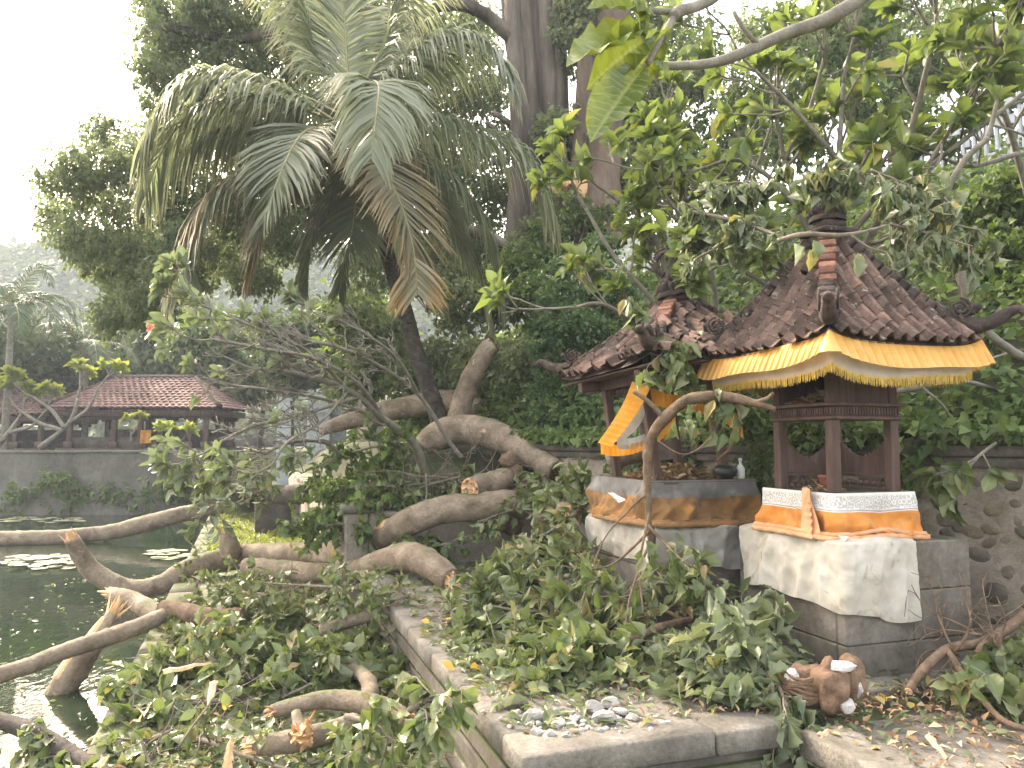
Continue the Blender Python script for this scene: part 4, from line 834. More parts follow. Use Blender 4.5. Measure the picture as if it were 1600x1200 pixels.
def skirt(T, path, prof, mats, name, label, seed, amp=.012, mi=None, parent=None, cat='cloth', wave=9.0, group=None):
    """cloth laid along a path of (a,b) points with outward normals; prof(s) -> list of (outward, z)"""
    r = np.random.default_rng(seed); path = np.asarray(path, float); d = nrm(np.gradient(path, axis=0)); nr = np.stack([-d[:, 1], d[:, 0]], -1) * -1.0
    rows = []
    cum = np.concatenate([[0], np.cumsum(np.linalg.norm(np.diff(path, axis=0), axis=1))]); s = cum / cum[-1]
    ks = None
    for i in range(len(path)):
        q = np.asarray(prof(s[i])); Q = []
        for j in range(len(q) - 1):
            for t in np.linspace(0, 1, 8, endpoint=False): Q.append(q[j] + (q[j + 1] - q[j]) * t)
        Q.append(q[-1]); Q = np.array(Q); ks = np.linspace(0, 1, len(Q))
        rows.append([(path[i, 0] + nr[i, 0] * o, path[i, 1] + nr[i, 1] * o, z) for o, z in Q])
    X3 = np.array(rows); S2 = cum[:, None] + 0 * ks[None]; K2 = 0 * cum[:, None] + ks[None]
    w = amp * (np.sin(S2 * wave + 3 * np.sin(K2 * 2.1 + seed) + seed) + .7 * np.sin(S2 * wave * 2.3 + K2 * 5 + seed * 2) + 1.3 * wob(X3, 5, seed) + .9 * (1 - 2.4 * np.abs(wob(X3 * (1, 1, .55), 8, seed + 4))) + .5 * (1 - 2.4 * np.abs(wob(X3, 19, seed + 9))) + .25 * (1 - 2.4 * np.abs(wob(X3, 38, seed + 2)))) * smooth(K2, .03, .5)
    cr = 1 - 2 * np.abs(np.sin(math.pi * (S2 / .21 + (.5 + .3 * math.sin(seed)) * K2 + .35 * wob(X3, 2.2, seed + 1)))) ** .7; w = w * .8 + 1.1 * amp * cr * smooth(K2, .25, .9)
    X3[..., 0] += nr[:, None, 0] * w; X3[..., 1] += nr[:, None, 1] * w; X3[..., 2] += .4 * w
    mb = MB(T); m = 0
    grid(mb, X3, 0, K2 if mi is None else K2)
    if mi is not None:
        kq = np.tile((ks[:-1] + ks[1:]) / 2, len(path) - 1); mb.M[-1] = np.array([mi(k) for k in kq])
    return obj(name, mb, mats, parent, label=label if parent is None else None, cat=cat if parent is None else None, group=group)
def seg(p, q, n): return [(p[0] + (q[0] - p[0]) * k / n, p[1] + (q[1] - p[1]) * k / n) for k in range(n)]
def lpath(pts, n=18):
    out = []
    for p, q in zip(pts[:-1], pts[1:]): out += seg(p, q, n)
    out = np.array(out + [pts[-1]])
    for _ in range(3): out[1:-1] = (out[:-2] + 2 * out[1:-1] + out[2:]) / 4      # round the corners
    return out
# ---- first shrine
T1 = shrine_frame(2.33, 5.72)
s1 = thing('shrine', 'dark wooden spirit shrine with mossy tiled roof on the nearer pedestal at right', 'shrine', (2.33, 5.72, 0), 'small tiled temple shrines')
blocks(s1, T1, -.396, .66, -.52, .62, -.12, .84, 3, 1, M['stone'], 4)
mb = MB(T1); cbox(mb, -.325, .325, -.36, .36, .835, 1.12, 0, .01); cbox(mb, -.34, .34, -.375, .375, 1.12, 1.155, 0, .01); obj('upper_plinth', mb, M['stone_dark'], s1, smooth=False)
for a in (-.25, .25):
    for b in (-.28, .28):
        mb = MB(T1); cbox(mb, a - .036, a + .036, b - .036, b + .036, 1.155, 1.65, 0, .005); cbox(mb, a - .034, a + .034, b - .034, b + .034, 1.765, 2.12, 0, .005); obj('post', mb, M['wood_dark'], s1, smooth=False)
mb = MB(T1); cbox(mb, -.30, .30, -.335, .335, 1.65, 1.675, 0, .005); cbox(mb, -.285, .285, -.318, .318, 1.675, 1.742, 0, .004); cbox(mb, -.325, .325, -.36, .36, 1.742, 1.766, 0, .006)
for k in range(26):
    b = -.31 + k * .0248; cbox(mb, -.296, -.284, b - .007, b + .007, 1.684, 1.736, 0, .002); cbox(mb, .284, .296, b - .007, b + .007, 1.684, 1.736, 0, .002)
for k in range(24):
    a = -.276 + k * .024; cbox(mb, a - .007, a + .007, -.33, -.318, 1.684, 1.736, 0, .002)
obj('ledge', mb, M['wood_dark'], s1, smooth=False)
mb = MB(T1); cbox(mb, -.214, .214, -.30, -.276, 1.767, 2.1, 0, .003); obj('front_panel', mb, M['wood_dark'], s1, smooth=False)
mb = MB(T1); cbox(mb, .25, .274, -.244, .244, 1.767, 2.1, 0, .003); cbox(mb, -.214, .214, .27, .294, 1.767, 2.1, 0, .003); obj('back_panel', mb, M['wood_dark'], s1, smooth=False)
mb = MB(T1); cbox(mb, -.29, .29, -.32, .32, 2.05, 2.10, 0, .004); obj('ceiling_board', mb, M['wood_dark'], s1, smooth=False)
def carved_board(T, along, fixed, lo, hi, z0, z1, zc, name, parent, mat, th=.02, seed=1):
    """board whose top is a carved wave dipping in the middle"""
    mb = MB(T); n = 40; x = np.linspace(lo, hi, n); u_ = np.linspace(-1, 1, n); top = z1 - (z1 - zc) * (1 - np.abs(u_) ** 1.6) + .012 * np.abs(np.sin(u_ * 16)) + .008 * np.sin(u_ * 37)
    def pt(i, z, o): return (fixed + o, x[i], z) if along == 'b' else (x[i], fixed + o, z)
    X3 = np.array([[pt(i, z0, -th / 2), pt(i, top[i], -th / 2), pt(i, top[i], th / 2), pt(i, z0, th / 2)] for i in range(n)]); grid(mb, X3 if along == 'b' else X3[::-1]); return obj(name, mb, mat, parent, smooth=False)
carved_board(T1, 'a', .28, -.214, .214, 1.27, 1.52, 1.38, 'carved_back_board', s1, M['wood_dark']); carved_board(T1, 'b', .25, -.244, .244, 1.27, 1.52, 1.38, 'carved_side_board', s1, M['wood_dark'])
mb = MB(T1)
for k in range(7):
    a = -.19 + k * .063
    for rot in (0, 1): cbox(mb, a - (.026 if rot else .008), a + (.026 if rot else .008), .272, .288, 1.2 - (.008 if rot else .03), 1.2 + (.008 if rot else .03) + .002 * rot, 0, .003)
    lathe(mb, [(.0, -.02), (.018, -.012), (.022, 0), (.018, .012), (0, .02)], (a, .28, 1.2), 8)
cbox(mb, -.214, .214, .268, .292, 1.155, 1.168, 0, .002); cbox(mb, -.214, .214, .268, .292, 1.246, 1.268, 0, .002)
obj('lattice_rail', mb, M['wood_dark'], s1, smooth=False)
mb = MB(T1)
for k in range(8):
    b = -.22 + k * .063; lathe(mb, [(.0, -.02), (.018, -.012), (.022, 0), (.018, .012), (0, .02)], (.25, b, 1.2), 8); cbox(mb, .243, .257, b - .028, b + .028, 1.193, 1.207, 0, .002)
cbox(mb, .238, .262, -.244, .244, 1.155, 1.168, 0, .002); cbox(mb, .238, .262, -.244, .244, 1.246, 1.268, 0, .002); obj('lattice_rail', mb, M['wood_dark'], s1, smooth=False)
shrine_roof(s1, T1, .63, .72, 2.15, 2.93, .085, .32, 5, rows=10)
finial(s1, T1, 0, 0, 2.95)
# gold valance hung round the eaves
def valance(T, a, b, z, drop, pleat, amp, flare, nper, mat, name, label=None, parent=None, seed=0, fr=False, dz=0.0):
    p = ring_path(-a, a, -b, b, nper); d = nrm(np.gradient(p, axis=0)); nr = np.stack([d[:, 1], -d[:, 0]], -1) * -1
    nr = np.where((nr * p).sum(1, keepdims=True) < 0, -nr, nr); cum = np.concatenate([[0], np.cumsum(np.linalg.norm(np.diff(p, axis=0), axis=1))])
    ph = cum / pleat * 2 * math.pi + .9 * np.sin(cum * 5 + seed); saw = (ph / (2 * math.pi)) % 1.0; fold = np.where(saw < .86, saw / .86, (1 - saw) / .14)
    corner = (np.abs(p[:, 0]) / a) ** 6 * (np.abs(p[:, 1]) / b) ** 6
    rows = []; fa = []
    for k in np.linspace(0, 1, 7):
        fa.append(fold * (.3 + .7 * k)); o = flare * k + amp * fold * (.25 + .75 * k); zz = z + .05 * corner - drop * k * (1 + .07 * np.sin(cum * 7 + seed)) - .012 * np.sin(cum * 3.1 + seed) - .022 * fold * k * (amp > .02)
        rows.append(np.stack([p[:, 0] + nr[:, 0] * o, p[:, 1] + nr[:, 1] * o, zz + dz], -1))
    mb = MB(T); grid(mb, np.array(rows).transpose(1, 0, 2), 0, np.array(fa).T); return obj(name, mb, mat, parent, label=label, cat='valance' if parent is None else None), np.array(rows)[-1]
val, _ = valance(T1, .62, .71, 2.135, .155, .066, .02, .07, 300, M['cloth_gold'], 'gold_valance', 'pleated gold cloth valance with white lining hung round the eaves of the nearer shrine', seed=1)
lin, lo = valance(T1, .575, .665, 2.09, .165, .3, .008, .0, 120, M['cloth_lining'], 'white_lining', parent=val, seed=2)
fb = MB(T1); r = np.random.default_rng(6)
cum = np.concatenate([[0], np.cumsum(np.linalg.norm(np.diff(lo, axis=0), axis=1))]); q = np.arange(0, cum[-1], .0055); px_ = np.stack([np.interp(q, cum, lo[:, c]) for c in range(3)], -1)
dn = nrm(np.gradient(px_, axis=0)); l = .05 * r.uniform(.75, 1.2, len(q)); sw = r.normal(size=(len(q), 3)) * .004; sw[:, 2] = 0
V = np.stack([px_ + (0, 0, .012) - dn * .0032, px_ + (0, 0, .012) + dn * .0032, px_ + sw + dn * .0018 - np.array((0, 0, 1)) * l[:, None], px_ + sw - dn * .0018 - np.array((0, 0, 1)) * l[:, None]], 1)
fb.add(V.reshape(-1, 3), np.arange(len(q) * 4).reshape(-1, 4)); obj('fringe', fb, M['fringe'], val, kind='stuff')
# cloths of the first shrine
pathw = lpath([(-.41, .55), (-.41, -.535), (.18, -.535)], 60)
def prof_w(s):
    drop = .41 - .015 * math.sin(s * 7) + .11 * smooth(s, .6, 1.0) + .008 * math.sin(s * 23); inn = .095 + .03 * math.sin(s * 9)
    return [(-inn, .875 + .02 * math.sin(s * 11)), (-.03, .868 + .012 * math.sin(s * 17)), (.012, .848), (.026 + .008 * math.sin(s * 31), .74), (.03, .62), (.02, .84 - drop)]
skirt(T1, pathw, prof_w, M['cloth_white'], 'white_cloth', 'soiled white cloth draped over the pedestal of the nearer shrine', 3, .014, wave=6)
patho = lpath([(-.345, .37), (-.345, -.38), (.34, -.38), (.36, -.2)], 44)
def prof_o(s):
    f = smooth(s, .72, 1.0); return [(.004, 1.158), (.012 + .02 * f, 1.03), (.03 + .07 * f + .02 * math.sin(s * 14), .94), (.05 + .09 * f, .875 - .04 * f)]
so = skirt(T1, patho, prof_o, [M['lace'], M['cloth_orange']], 'orange_cloth', 'bright orange cloth with printed white border wrapped round the plinth of the nearer shrine', 8, .02, mi=lambda k: 0 if k < .335 else 1, wave=7)
a_ = so.data.attributes['a'].data; vals = np.zeros(len(a_), np.float32); a_.foreach_get('value', vals); a_.foreach_set('value', np.clip(vals / .335, 0, 1).astype(np.float32))
mb = MB(T1)                                                              # bunched hem lying on the pedestal
for k, (o, z, rr) in enumerate(((.06, .875, .022), (.10, .868, .018), (.085, .895, .016))):
    pts = [(-.345 - o, .36, z), (-.345 - o, 0, z + .004), (-.345 - o, -.33, z), (-.30, -.38 - o * .9, z), (0, -.38 - o * .9, z + .01 * k), (.2, -.38 - o * .7, z - .006), (.40 - .02 * k, -.40 - o * .4, z - .02)]
    tube(mb, pts, rr, 9, step=.025, bump=.4, seed=k + 2)
obj('bunched_hem', mb, M['cloth_peach'], so)
mb = MB(T1); lathe(mb, [(.0, 0), (.06, 0), (.066, .05), (.07, .085), (.078, .09), (.078, .105), (.066, .105), (.062, .06), (0, .05)], (-.09, -.05, 1.157), 18); obj('clay_pot', mb, M['pot'], None, label='small red brown pot inside the lower niche of the nearer shrine', cat='pot')
def litter(name, mat, T, a0, a1, b0, b1, z, n, ln, wd, seed, heap=.05, tpl='mid', label=None, flatness=.35):
    r = np.random.default_rng(seed); L = Leaves(tpl); a = r.uniform(a0, a1, n); b = r.uniform(b0, b1, n); ca, cb = (a0 + a1) / 2, (b0 + b1) / 2
    e = np.maximum(0, 1 - ((a - ca) / (a1 - a0) * 2) ** 2) * np.maximum(0, 1 - ((b - cb) / (b1 - b0) * 2) ** 2)
    p = np.stack([a, b, z + heap * e * r.uniform(0, 1, n) + .006], -1)
    if T is not None: p = p @ T[:3, :3].T + T[:3, 3]
    D = r.normal(size=(n, 3)); D[:, 2] = np.abs(D[:, 2]) * flatness - .05; l = ln * r.uniform(.5, 1.3, n); L.add(p, D, l, l * wd, rng=r, roll=.5); mb = MB(); L.mesh_into(mb); return obj(name, mb, mat, None, kind='stuff')
litter('dry_leaves', M['dry'], T1, -.24, .2, -.22, .22, 1.767, 260, .07, .35, 61, .11)
litter('offering_leaves', M['dry'], T1, -.3, -.1, -.26, .02, 1.157, 40, .06, .35, 62, .04)

# ---- second, leaning shrine
T2 = shrine_frame(1.38, 6.95)
s2 = thing('shrine', 'leaning open shrine with collapsed tiled roof, further left behind the nearer one', 'shrine', (1.38, 6.95, 0), 'small tiled temple shrines')
blocks(s2, T2, -.49, .60, -.58, .64, -.1, .80, 3, 2, M['stone'], 14)
mb = MB(T2); cbox(mb, -.42, .47, -.47, .5, .795, 1.10, 0, .01); obj('upper_plinth', mb, M['stone_dark'], s2, smooth=False)
mb = MB(T2); cbox(mb, -.47, .49, -.52, .53, 1.10, 1.15, 0, .01); cbox(mb, -.49, .51, -.54, .55, 1.15, 1.185, 0, .008); obj('bench', mb, M['wood_dark'], s2, smooth=False)
LEAN = T2 @ TR((0, 0, 1.18)) @ TR((0, 0, 0), -ANG) @ TR((0, 0, 0), 0, 0, math.radians(-7)) @ TR((0, 0, 0), ANG) @ TR((0, 0, -1.18))
for a in (-.32, .32):
    for b in (-.36, .36): mb = MB(LEAN); cbox(mb, a - .035, a + .035, b - .035, b + .035, 1.186, 2.02, 0, .006); obj('post', mb, M['wood_dark'], s2, smooth=False)
mb = MB(LEAN); cbox(mb, -.05, .25, .33, .36, 1.32, 1.78, 0, .006); obj('back_panel', mb, M['wood_panel'], s2, smooth=False)
RT2 = T2 @ TR((.10, -.03, 2.16)) @ TR((0, 0, 0), -ANG) @ TR((0, 0, 0), 0, 0, math.radians(-5)) @ TR((0, 0, 0), ANG) @ TR((0, 0, -2.16))
mb = MB(RT2)
for s_ in (-1, 1): cbox(mb, s_ * .50 - .04, s_ * .50 + .04, -.86, .86, 2.02, 2.13, 0, .006)
for s_ in (-1, 1): cbox(mb, -.73, .73, s_ * .56 - .04, s_ * .56 + .04, 2.025, 2.125, 0, .006)
cbox(mb, -.46, -.40, -.52, .52, 1.965, 2.03, 0, .004)
for k in range(26): b = -.5 + k * .04; cbox(mb, -.475, -.46, b - .012, b + .012, 1.97, 2.02, 0, .002)
obj('roof_beam', mb, M['wood_dark'], s2, smooth=False)
shrine_roof(s2, RT2, .78, .88, 2.17, 2.66, .10, .22, 15, jit=.55, rows=10, cw=.125, lift=.05)
finial(s2, RT2, .02, 0, 2.62, 1.05, -.1)
# cloths of the second shrine
skirt(T2, lpath([(-.50, .60), (-.50, -.60)], 60), lambda s: [(-.08, .84), (0, .835), (.03, .8), (.035, .66), (.02, .545 + .012 * math.sin(s * 9))], M['cloth_white'], 'white_cloth', 'pale cloth hanging on the left face of the leaning shrine pedestal', 23, .013)
skirt(T2, lpath([(-.49, -.60), (.62, -.60)], 60), lambda s: [(-.10, .85), (0, .84), (.03, .8), (.04, .66), (.03, .50 + .03 * math.sin(s * 6))], M['cloth_grey'], 'grey_cloth', 'stained grey cloth hanging on the dark front face of the leaning shrine pedestal', 24, .02, wave=6)
so2 = skirt(T2, lpath([(-.49, .54), (-.49, -.535), (.50, -.535), (.52, -.42)], 70), lambda s: [(.004, 1.19), (.012, 1.05), (.03 + .02 * math.sin(s * 12), .94), (.07 + .03 * math.sin(s * 9), .86 - .03 * smooth(s, .6, 1))], [M['cloth_charcoal'], M['cloth_brown']], 'dirty_cloth', 'dirty orange and charcoal cloth wrapped round the leaning shrine bench', 28, .03, mi=lambda k: 0 if k < .33 else 1, wave=6)
mb = MB(T2)
for k, (o, z) in enumerate(((.05, .86), (.09, .85))): tube(mb, [(-.5 - o, .3, z), (-.5 - o, -.3, z), (-.42, -.55 - o, z), (.1, -.55 - o, z - .01), (.5, -.55 - o, z - .03)], .022, 9, step=.03, bump=.4, seed=k + 9)
obj('bunched_hem', mb, M['cloth_brown'], so2)
def ribbon(mb, pts, w0, w1, dirn, pleat=0, amp=.02, m=0, n=60, seed=0):
    """strip of cloth hanging along pts, width along dirn"""
    Q, R = catmull(pts, np.linspace(w0, w1, len(pts)), .015); dirn = nrm(np.asarray(dirn, float)); T_ = nrm(np.gradient(Q, axis=0)); nr = nrm(np.cross(T_, dirn)); cum = np.concatenate([[0], np.cumsum(np.linalg.norm(np.diff(Q, axis=0), axis=1))])
    rows = []
    for k in np.linspace(0, 1, 7):
        s_ = (cum / pleat) % 1 if pleat else .5 + .5 * np.sin(cum * 14 + seed); f = np.where(s_ < .7, s_ / .7, (1 - s_) / .3) if pleat else s_
        rows.append(Q + dirn * (R * k)[:, None] + nr * (amp * f * (.3 + .7 * k))[:, None])
    grid(mb, np.array(rows).transpose(1, 0, 2), m)
mb = MB(); D_ = 6.35
ribbon(mb, PP([(988, 596, D_), (975, 628, D_), (955, 662, D_), (934, 692, D_)]), .16, .12, (.85, -.3, -.25), .05, .03)
torn = obj('torn_valance', mb, M['cloth_tangerine'], None, label='torn bright orange valance dangling from the leaning shrine', cat='valance')
mb = MB(); ribbon(mb, PP([(938, 690, D_ + .05), (965, 695, D_ + .1), (1000, 690, D_ + .2), (1035, 672, D_ + .3), (1056, 650, D_ + .35)]), .10, .07, (.05, 0, -1), .05, .03); ribbon(mb, PP([(1000, 600, D_ + .1), (1040, 614, D_ + .2), (1085, 622, D_ + .3), (1130, 640, D_ + .35), (1160, 668, D_ + .3)]), .13, .10, (.05, 0, -1), .05, .03); obj('lower_swag', mb, M['cloth_tangerine'], torn)
mb = MB(); ribbon(mb, PP([(1002, 625, D_ + .15), (985, 655, D_ + .1), (962, 680, D_ + .08), (990, 684, D_ + .15), (1030, 668, D_ + .3)]), .11, .08, (.2, 0, -1), 0, .04); obj('grey_lining', mb, M['cloth_lining'], torn)
mb = MB(T1); sp = [(-.35, -.10, 1.168), (-.372, -.11, 1.12), (-.385, -.12, 1.04), (-.405, -.13, .95), (-.42, -.135, .90)]
ribbon(mb, sp, .11, .24, (-.12, -1, 0), 0, .035, seed=1); ribbon(mb, [(p[0] - .012, p[1] - .03, p[2] - .01 * i) for i, p in enumerate(sp)], .09, .17, (-.25, -1, 0), .05, .02, seed=4)
chunk(mb, (-.365, -.13, 1.15), (.02, .035, .03), 5, 0, 7)
obj('sash', mb, M['cloth_peach'], None, label='faded knotted sash hanging over the printed border of the nearer shrine', cat='sash')
litter('dry_leaves', M['dry'], T2, -.40, .3, -.46, .1, 1.187, 330, .075, .4, 63, .12)
mb = MB(T2); lathe(mb, [(0, .0), (.05, 0), (.09, .03), (.105, .07), (.09, .10), (.05, .12), (0, .125)], (.30, -.40, 1.187), 16); obj('black_bowl', mb, M['black'], None, label='black upturned bowl on the bench of the leaning shrine', cat='bowl')
mb = MB(T2); lathe(mb, [(0, 0), (.032, 0), (.036, .02), (.036, .09), (.02, .115), (.012, .12), (.012, .15), (.016, .152), (.016, .172), (0, .175)], (.43, -.43, 1.187), 14); obj('white_bottle', mb, M['bottle'], None, label='small white bottle standing beside the black bowl', cat='bottle')
c = P(962, 778, 6.28); mb = MB(TR(c, .4, .3, .5)); X3 = np.array([[(x * .09, y * .14, .02 * math.sin(x * 5 + y * 3) + .03 * abs(x)) for y in np.linspace(-.5, .5, 6)] for x in np.linspace(-.5, .5, 6)]); grid(mb, X3); obj('paper_scrap', mb, M['bottle'], None, label='crumpled white scrap stuck on the left corner of the leaning shrine', cat='paper')
# ------------------------------------------------------------------ coconut palm
pr_ = np.random.default_rng(77)
palm = thing('coconut_palm', 'big coconut palm with drooping grey green fronds rising behind the fallen trunks', 'palm tree', P(692, 725, 12.3))
mb = MB(); tp = PP([(700, 760, 12.3), (690, 670, 12.2), (668, 600, 12.1), (650, 550, 12.0), (628, 470, 12.0), (600, 380, 12.1), (570, 280, 12.2), (548, 190, 12.2)])
tube(mb, tp, np.linspace(.145, .10, 8), 14, bump=.05, step=.05)
mb2 = MB()
Qp, Rp = catmull(tp, np.linspace(.145, .10, 8), .11)
for i, q in enumerate(Qp[:-4]):                                          # leaf-scar rings
    tg = nrm(Qp[min(i + 1, len(Qp) - 1)] - Qp[max(i - 1, 0)]); tube(mb2, [q - tg * .012, q, q + tg * .012], [Rp[i] * 1.0, Rp[i] * 1.07, Rp[i] * .98], 12, step=.012, bump=.05, seed=i)
tk = obj('trunk', mb, M['bark_dark'], palm); obj('leaf_scars', mb2, M['bark_dark'], tk)
mb = MB()
for k in range(16): a = k * .8; c = P(546, 182, 12.2); d = np.array((math.cos(a), math.sin(a) * .9, .9)); tube(mb, [c, c + d * .16, c + d * .38 * np.array((1, 1, .8))], [.07, .05, .03], 6, step=.08)
obj('crown_sheath', mb, M['palm_rib'], palm)
FR = [  # photo pixels + distance, leaflet length, droop, material, count
    ([(522, 188, 12.0), (430, 135, 11.6), (330, 113, 11.2), (262, 150, 10.9), (218, 245, 10.8)], .95, 1.1, 'palm_leaf'),
    ([(518, 208, 12.1), (465, 196, 12.4), (385, 198, 12.6), (300, 218, 12.7), (240, 290, 12.7)], .95, 1.2, 'palm_leaf'),
    ([(520, 215, 12.0), (450, 232, 11.6), (370, 268, 11.2), (310, 325, 10.9), (268, 430, 10.8)], .95, .9, 'palm_old'),
    ([(520, 200, 11.9), (478, 205, 11.0), (445, 255, 10.5), (412, 345, 10.3)], .75, .25, 'palm_leaf'),
    ([(535, 180, 11.9), (566, 138, 11.0), (590, 130, 10.3), (588, 175, 9.9), (580, 245, 9.8)], .80, .45, 'palm_leaf'),
    ([(560, 210, 11.9), (585, 240, 11.2), (622, 310, 10.8), (645, 385, 10.7), (652, 455, 10.7)], .80, .18, 'palm_old'),
    ([(575, 165, 12.1), (640, 100, 12.0), (710, 62, 11.8), (765, 72, 11.6), (800, 130, 11.5)], .95, .9, 'palm_leaf'),
    ([(575, 195, 12.2), (660, 180, 12.2), (745, 200, 12.0), (820, 238, 11.9), (868, 345, 11.9)], 1.0, 1.1, 'palm_leaf'),
    ([(575, 215, 12.3), (640, 270, 12.5), (700, 345, 12.6), (740, 410, 12.6), (768, 500, 12.6)], .85, .5, 'palm_leaf'),
    ([(550, 215, 12.0), (556, 290, 11.8), (548, 370, 11.6), (530, 455, 11.6)], .6, .2, 'palm_leaf'),
    ([(545, 160, 12.2), (541, 80, 12.4), (537, 0, 12.5), (533, -90, 12.3)], 1.0, .35, 'palm_leaf'),
    ([(538, 160, 12.2), (500, 90, 12.3), (465, 10, 12.2), (420, -60, 12.0)], 1.0, .7, 'palm_leaf'),
    ([(556, 155, 12.2), (595, 80, 12.4), (625, 0, 12.4), (670, -60, 12.2)], 1.0, .7, 'palm_leaf'),
    ([(525, 222, 12.2), (465, 275, 11.7), (420, 335, 11.4), (388, 430, 11.3)], .75, .45, 'palm_old'),
    ([(540, 225, 12.2), (508, 300, 12.0), (486, 370, 11.9), (470, 455, 11.9)], .6, .25, 'palm_leaf'),
    ([(570, 205, 12.4), (630, 235, 12.9), (690, 290, 13.1), (725, 370, 13.2)], .85, .8, 'palm_leaf'),
    ([(530, 178, 12.4), (470, 150, 13.0), (400, 150, 13.3), (340, 190, 13.4)], .85, 1.0, 'palm_leaf'),
    ([(515, 212, 12.0), (440, 238, 11.4), (350, 290, 10.9), (302, 370, 10.7), (287, 450, 10.7)], .9, .8, 'palm_leaf'),
    ([(575, 212, 12.1), (650, 238, 11.9), (722, 290, 11.8), (766, 370, 11.8), (786, 470, 11.8)], .85, .8, 'palm_leaf'),
    ([(512, 183, 12.1), (420, 158, 12.0), (330, 165, 11.8), (265, 215, 11.7), (228, 305, 11.7)], .95, 1.0, 'palm_leaf'),
    ([(565, 215, 12.4), (600, 300, 12.9), (640, 380, 13.1), (690, 470, 13.1)], .8, .5, 'palm_leaf'),
]
for i, (pts, ln, dr, mt) in enumerate(FR): frond(palm, PP(pts), M[mt], np.random.default_rng(200 + i), ln=ln * 1.42, n=125, droop=dr, r=.03, w=.042, tpow=.5)

# ------------------------------------------------------------------ giant fig trees on the slope
bt = thing('fig_tree', 'giant fig tree with a fluted grey trunk and hanging crown left of centre', 'fig tree', P(850, 370, 17.5))
mb = MB()
tube(mb, PP([(862, 420, 17.6), (858, 330, 17.5), (852, 250, 17.5), (846, 150, 17.5), (835, 60, 17.5), (830, -60, 17.5)]), [.95, .60, .55, .56, .60, .70], 36, bump=.06, step=.25, flute=.2, seed=2)
for k, (x0, x1, x2, w) in enumerate(((812, 806, 800, .2), (835, 830, 815, .16), (868, 860, 848, .2), (874, 874, 866, .15), (820, 816, 790, .13))):
    tube(mb, PP([(x0 + (x0 - 850) * .25, 400, 17.1 + .1 * (k % 2)), (x0, 270, 16.95), (x1, 120, 16.95), (x2, -40, 17)]), [w * 1.4, w, w * .9, w], 10, bump=.14, step=.2, seed=k + 5)
obj('trunk', mb, M['bark_banyan'], bt)
mb = MB()
for pts, r0 in (([(835, 110, 17.4), (800, 60, 17), (745, 15, 16.6), (690, 10, 16.2), (640, 30, 15.8)], .19), ([(815, 210, 17.2), (792, 190, 17), (770, 175, 16.8)], .1), ([(800, 240, 17.2), (775, 205, 17), (760, 190, 16.8)], .09), ([(850, 60, 17.4), (900, -20, 17.2), (960, -80, 17)], .26), ([(640, 30, 15.8), (520, 20, 15.4), (380, 60, 15.2), (250, 40, 15.2)], .16), ([(745, 15, 16.6), (600, -60, 16), (420, -40, 15.4)], .16),
                  ([(735, 360, 15.5), (770, 372, 15.3), (805, 395, 15.2), (835, 430, 15.2), (850, 470, 15.2)], .13)):
    mb = MB(); tube(mb, PP(pts), np.linspace(r0, r0 * .5, len(pts)), 10, bump=.1, step=.25); obj('limb', mb, M['bark_banyan'], bt)
r = np.random.default_rng(301); L = Leaves('low')
CL = [(330, 40, 60, 50), (270, 10, 60, 40), (420, 30, 70, 60), (300, 90, 60, 40), (370, 100, 60, 50), (260, 60, 30, 25), (450, 90, 60, 60), (235, 20, 20, 20), (345, 150, 60, 40), (290, 140, 35, 30),
      (190, 225, 50, 30), (150, 260, 45, 32), (110, 290, 36, 32), (215, 260, 50, 36), (100, 335, 30, 30), (130, 375, 40, 34), (165, 315, 38, 30), (190, 370, 46, 40), (240, 320, 46, 40), (205, 420, 46, 40), (150, 420, 30, 26), (250, 395, 46, 44), (195, 465, 36, 30), (230, 480, 40, 34), (280, 440, 40, 40), (300, 380, 40, 40), (175, 500, 26, 18), (265, 225, 40, 40),
      (640, 100, 60, 50), (700, 150, 60, 50), (620, 20, 70, 50), (740, 60, 50, 50), (760, 150, 40, 40), (690, 240, 70, 40), (620, 190, 60, 50), (780, 230, 40, 40), (560, 60, 60, 60), (740, 290, 60, 40), (560, 170, 50, 60), (800, 300, 40, 30), (660, 330, 60, 50), (720, 380, 60, 50), (600, 280, 60, 50), (640, 420, 60, 50), (560, 350, 60, 50), (700, 430, 60, 40), (480, 200, 60, 60), (500, 40, 60, 60), (400, 160, 60, 40), (440, 250, 50, 40), (780, 380, 40, 50), (560, 430, 50, 40), (350, 10, 70, 40), (510, 300, 50, 50), (670, 60, 50, 40), (720, 20, 50, 40), (255, 65, 40, 40), (248, 115, 30, 30), (285, 190, 50, 40), (350, 225, 60, 40), (420, 290, 60, 50), (330, 300, 60, 40), (395, 345, 60, 40), (450, 370, 50, 40), (360, 395, 50, 40), (470, 320, 50, 40), (250, 250, 40, 40), (290, 420, 40, 40), (400, 420, 40, 30)]
for (px, py, rx, ry) in CL:
    c, rd = pool(px + r.normal() * 5, py + r.normal() * 5, r.uniform(14.6, 17.0) if px < 520 else r.uniform(17.5, 20), rx, ry, .9); sprays(L, c, rd, int(50 + rx * ry / 21), 12, .115, .5, r, .1, .7, tw_len=.18)
mb = MB(); L.mesh_into(mb); obj('crown', mb, M['leaf_crown'], bt, kind='stuff')
b2 = thing('fig_tree', 'second giant fig with a rusty brown trunk and a torn orange wound', 'fig tree', P(930, 330, 20)); mb = MB()
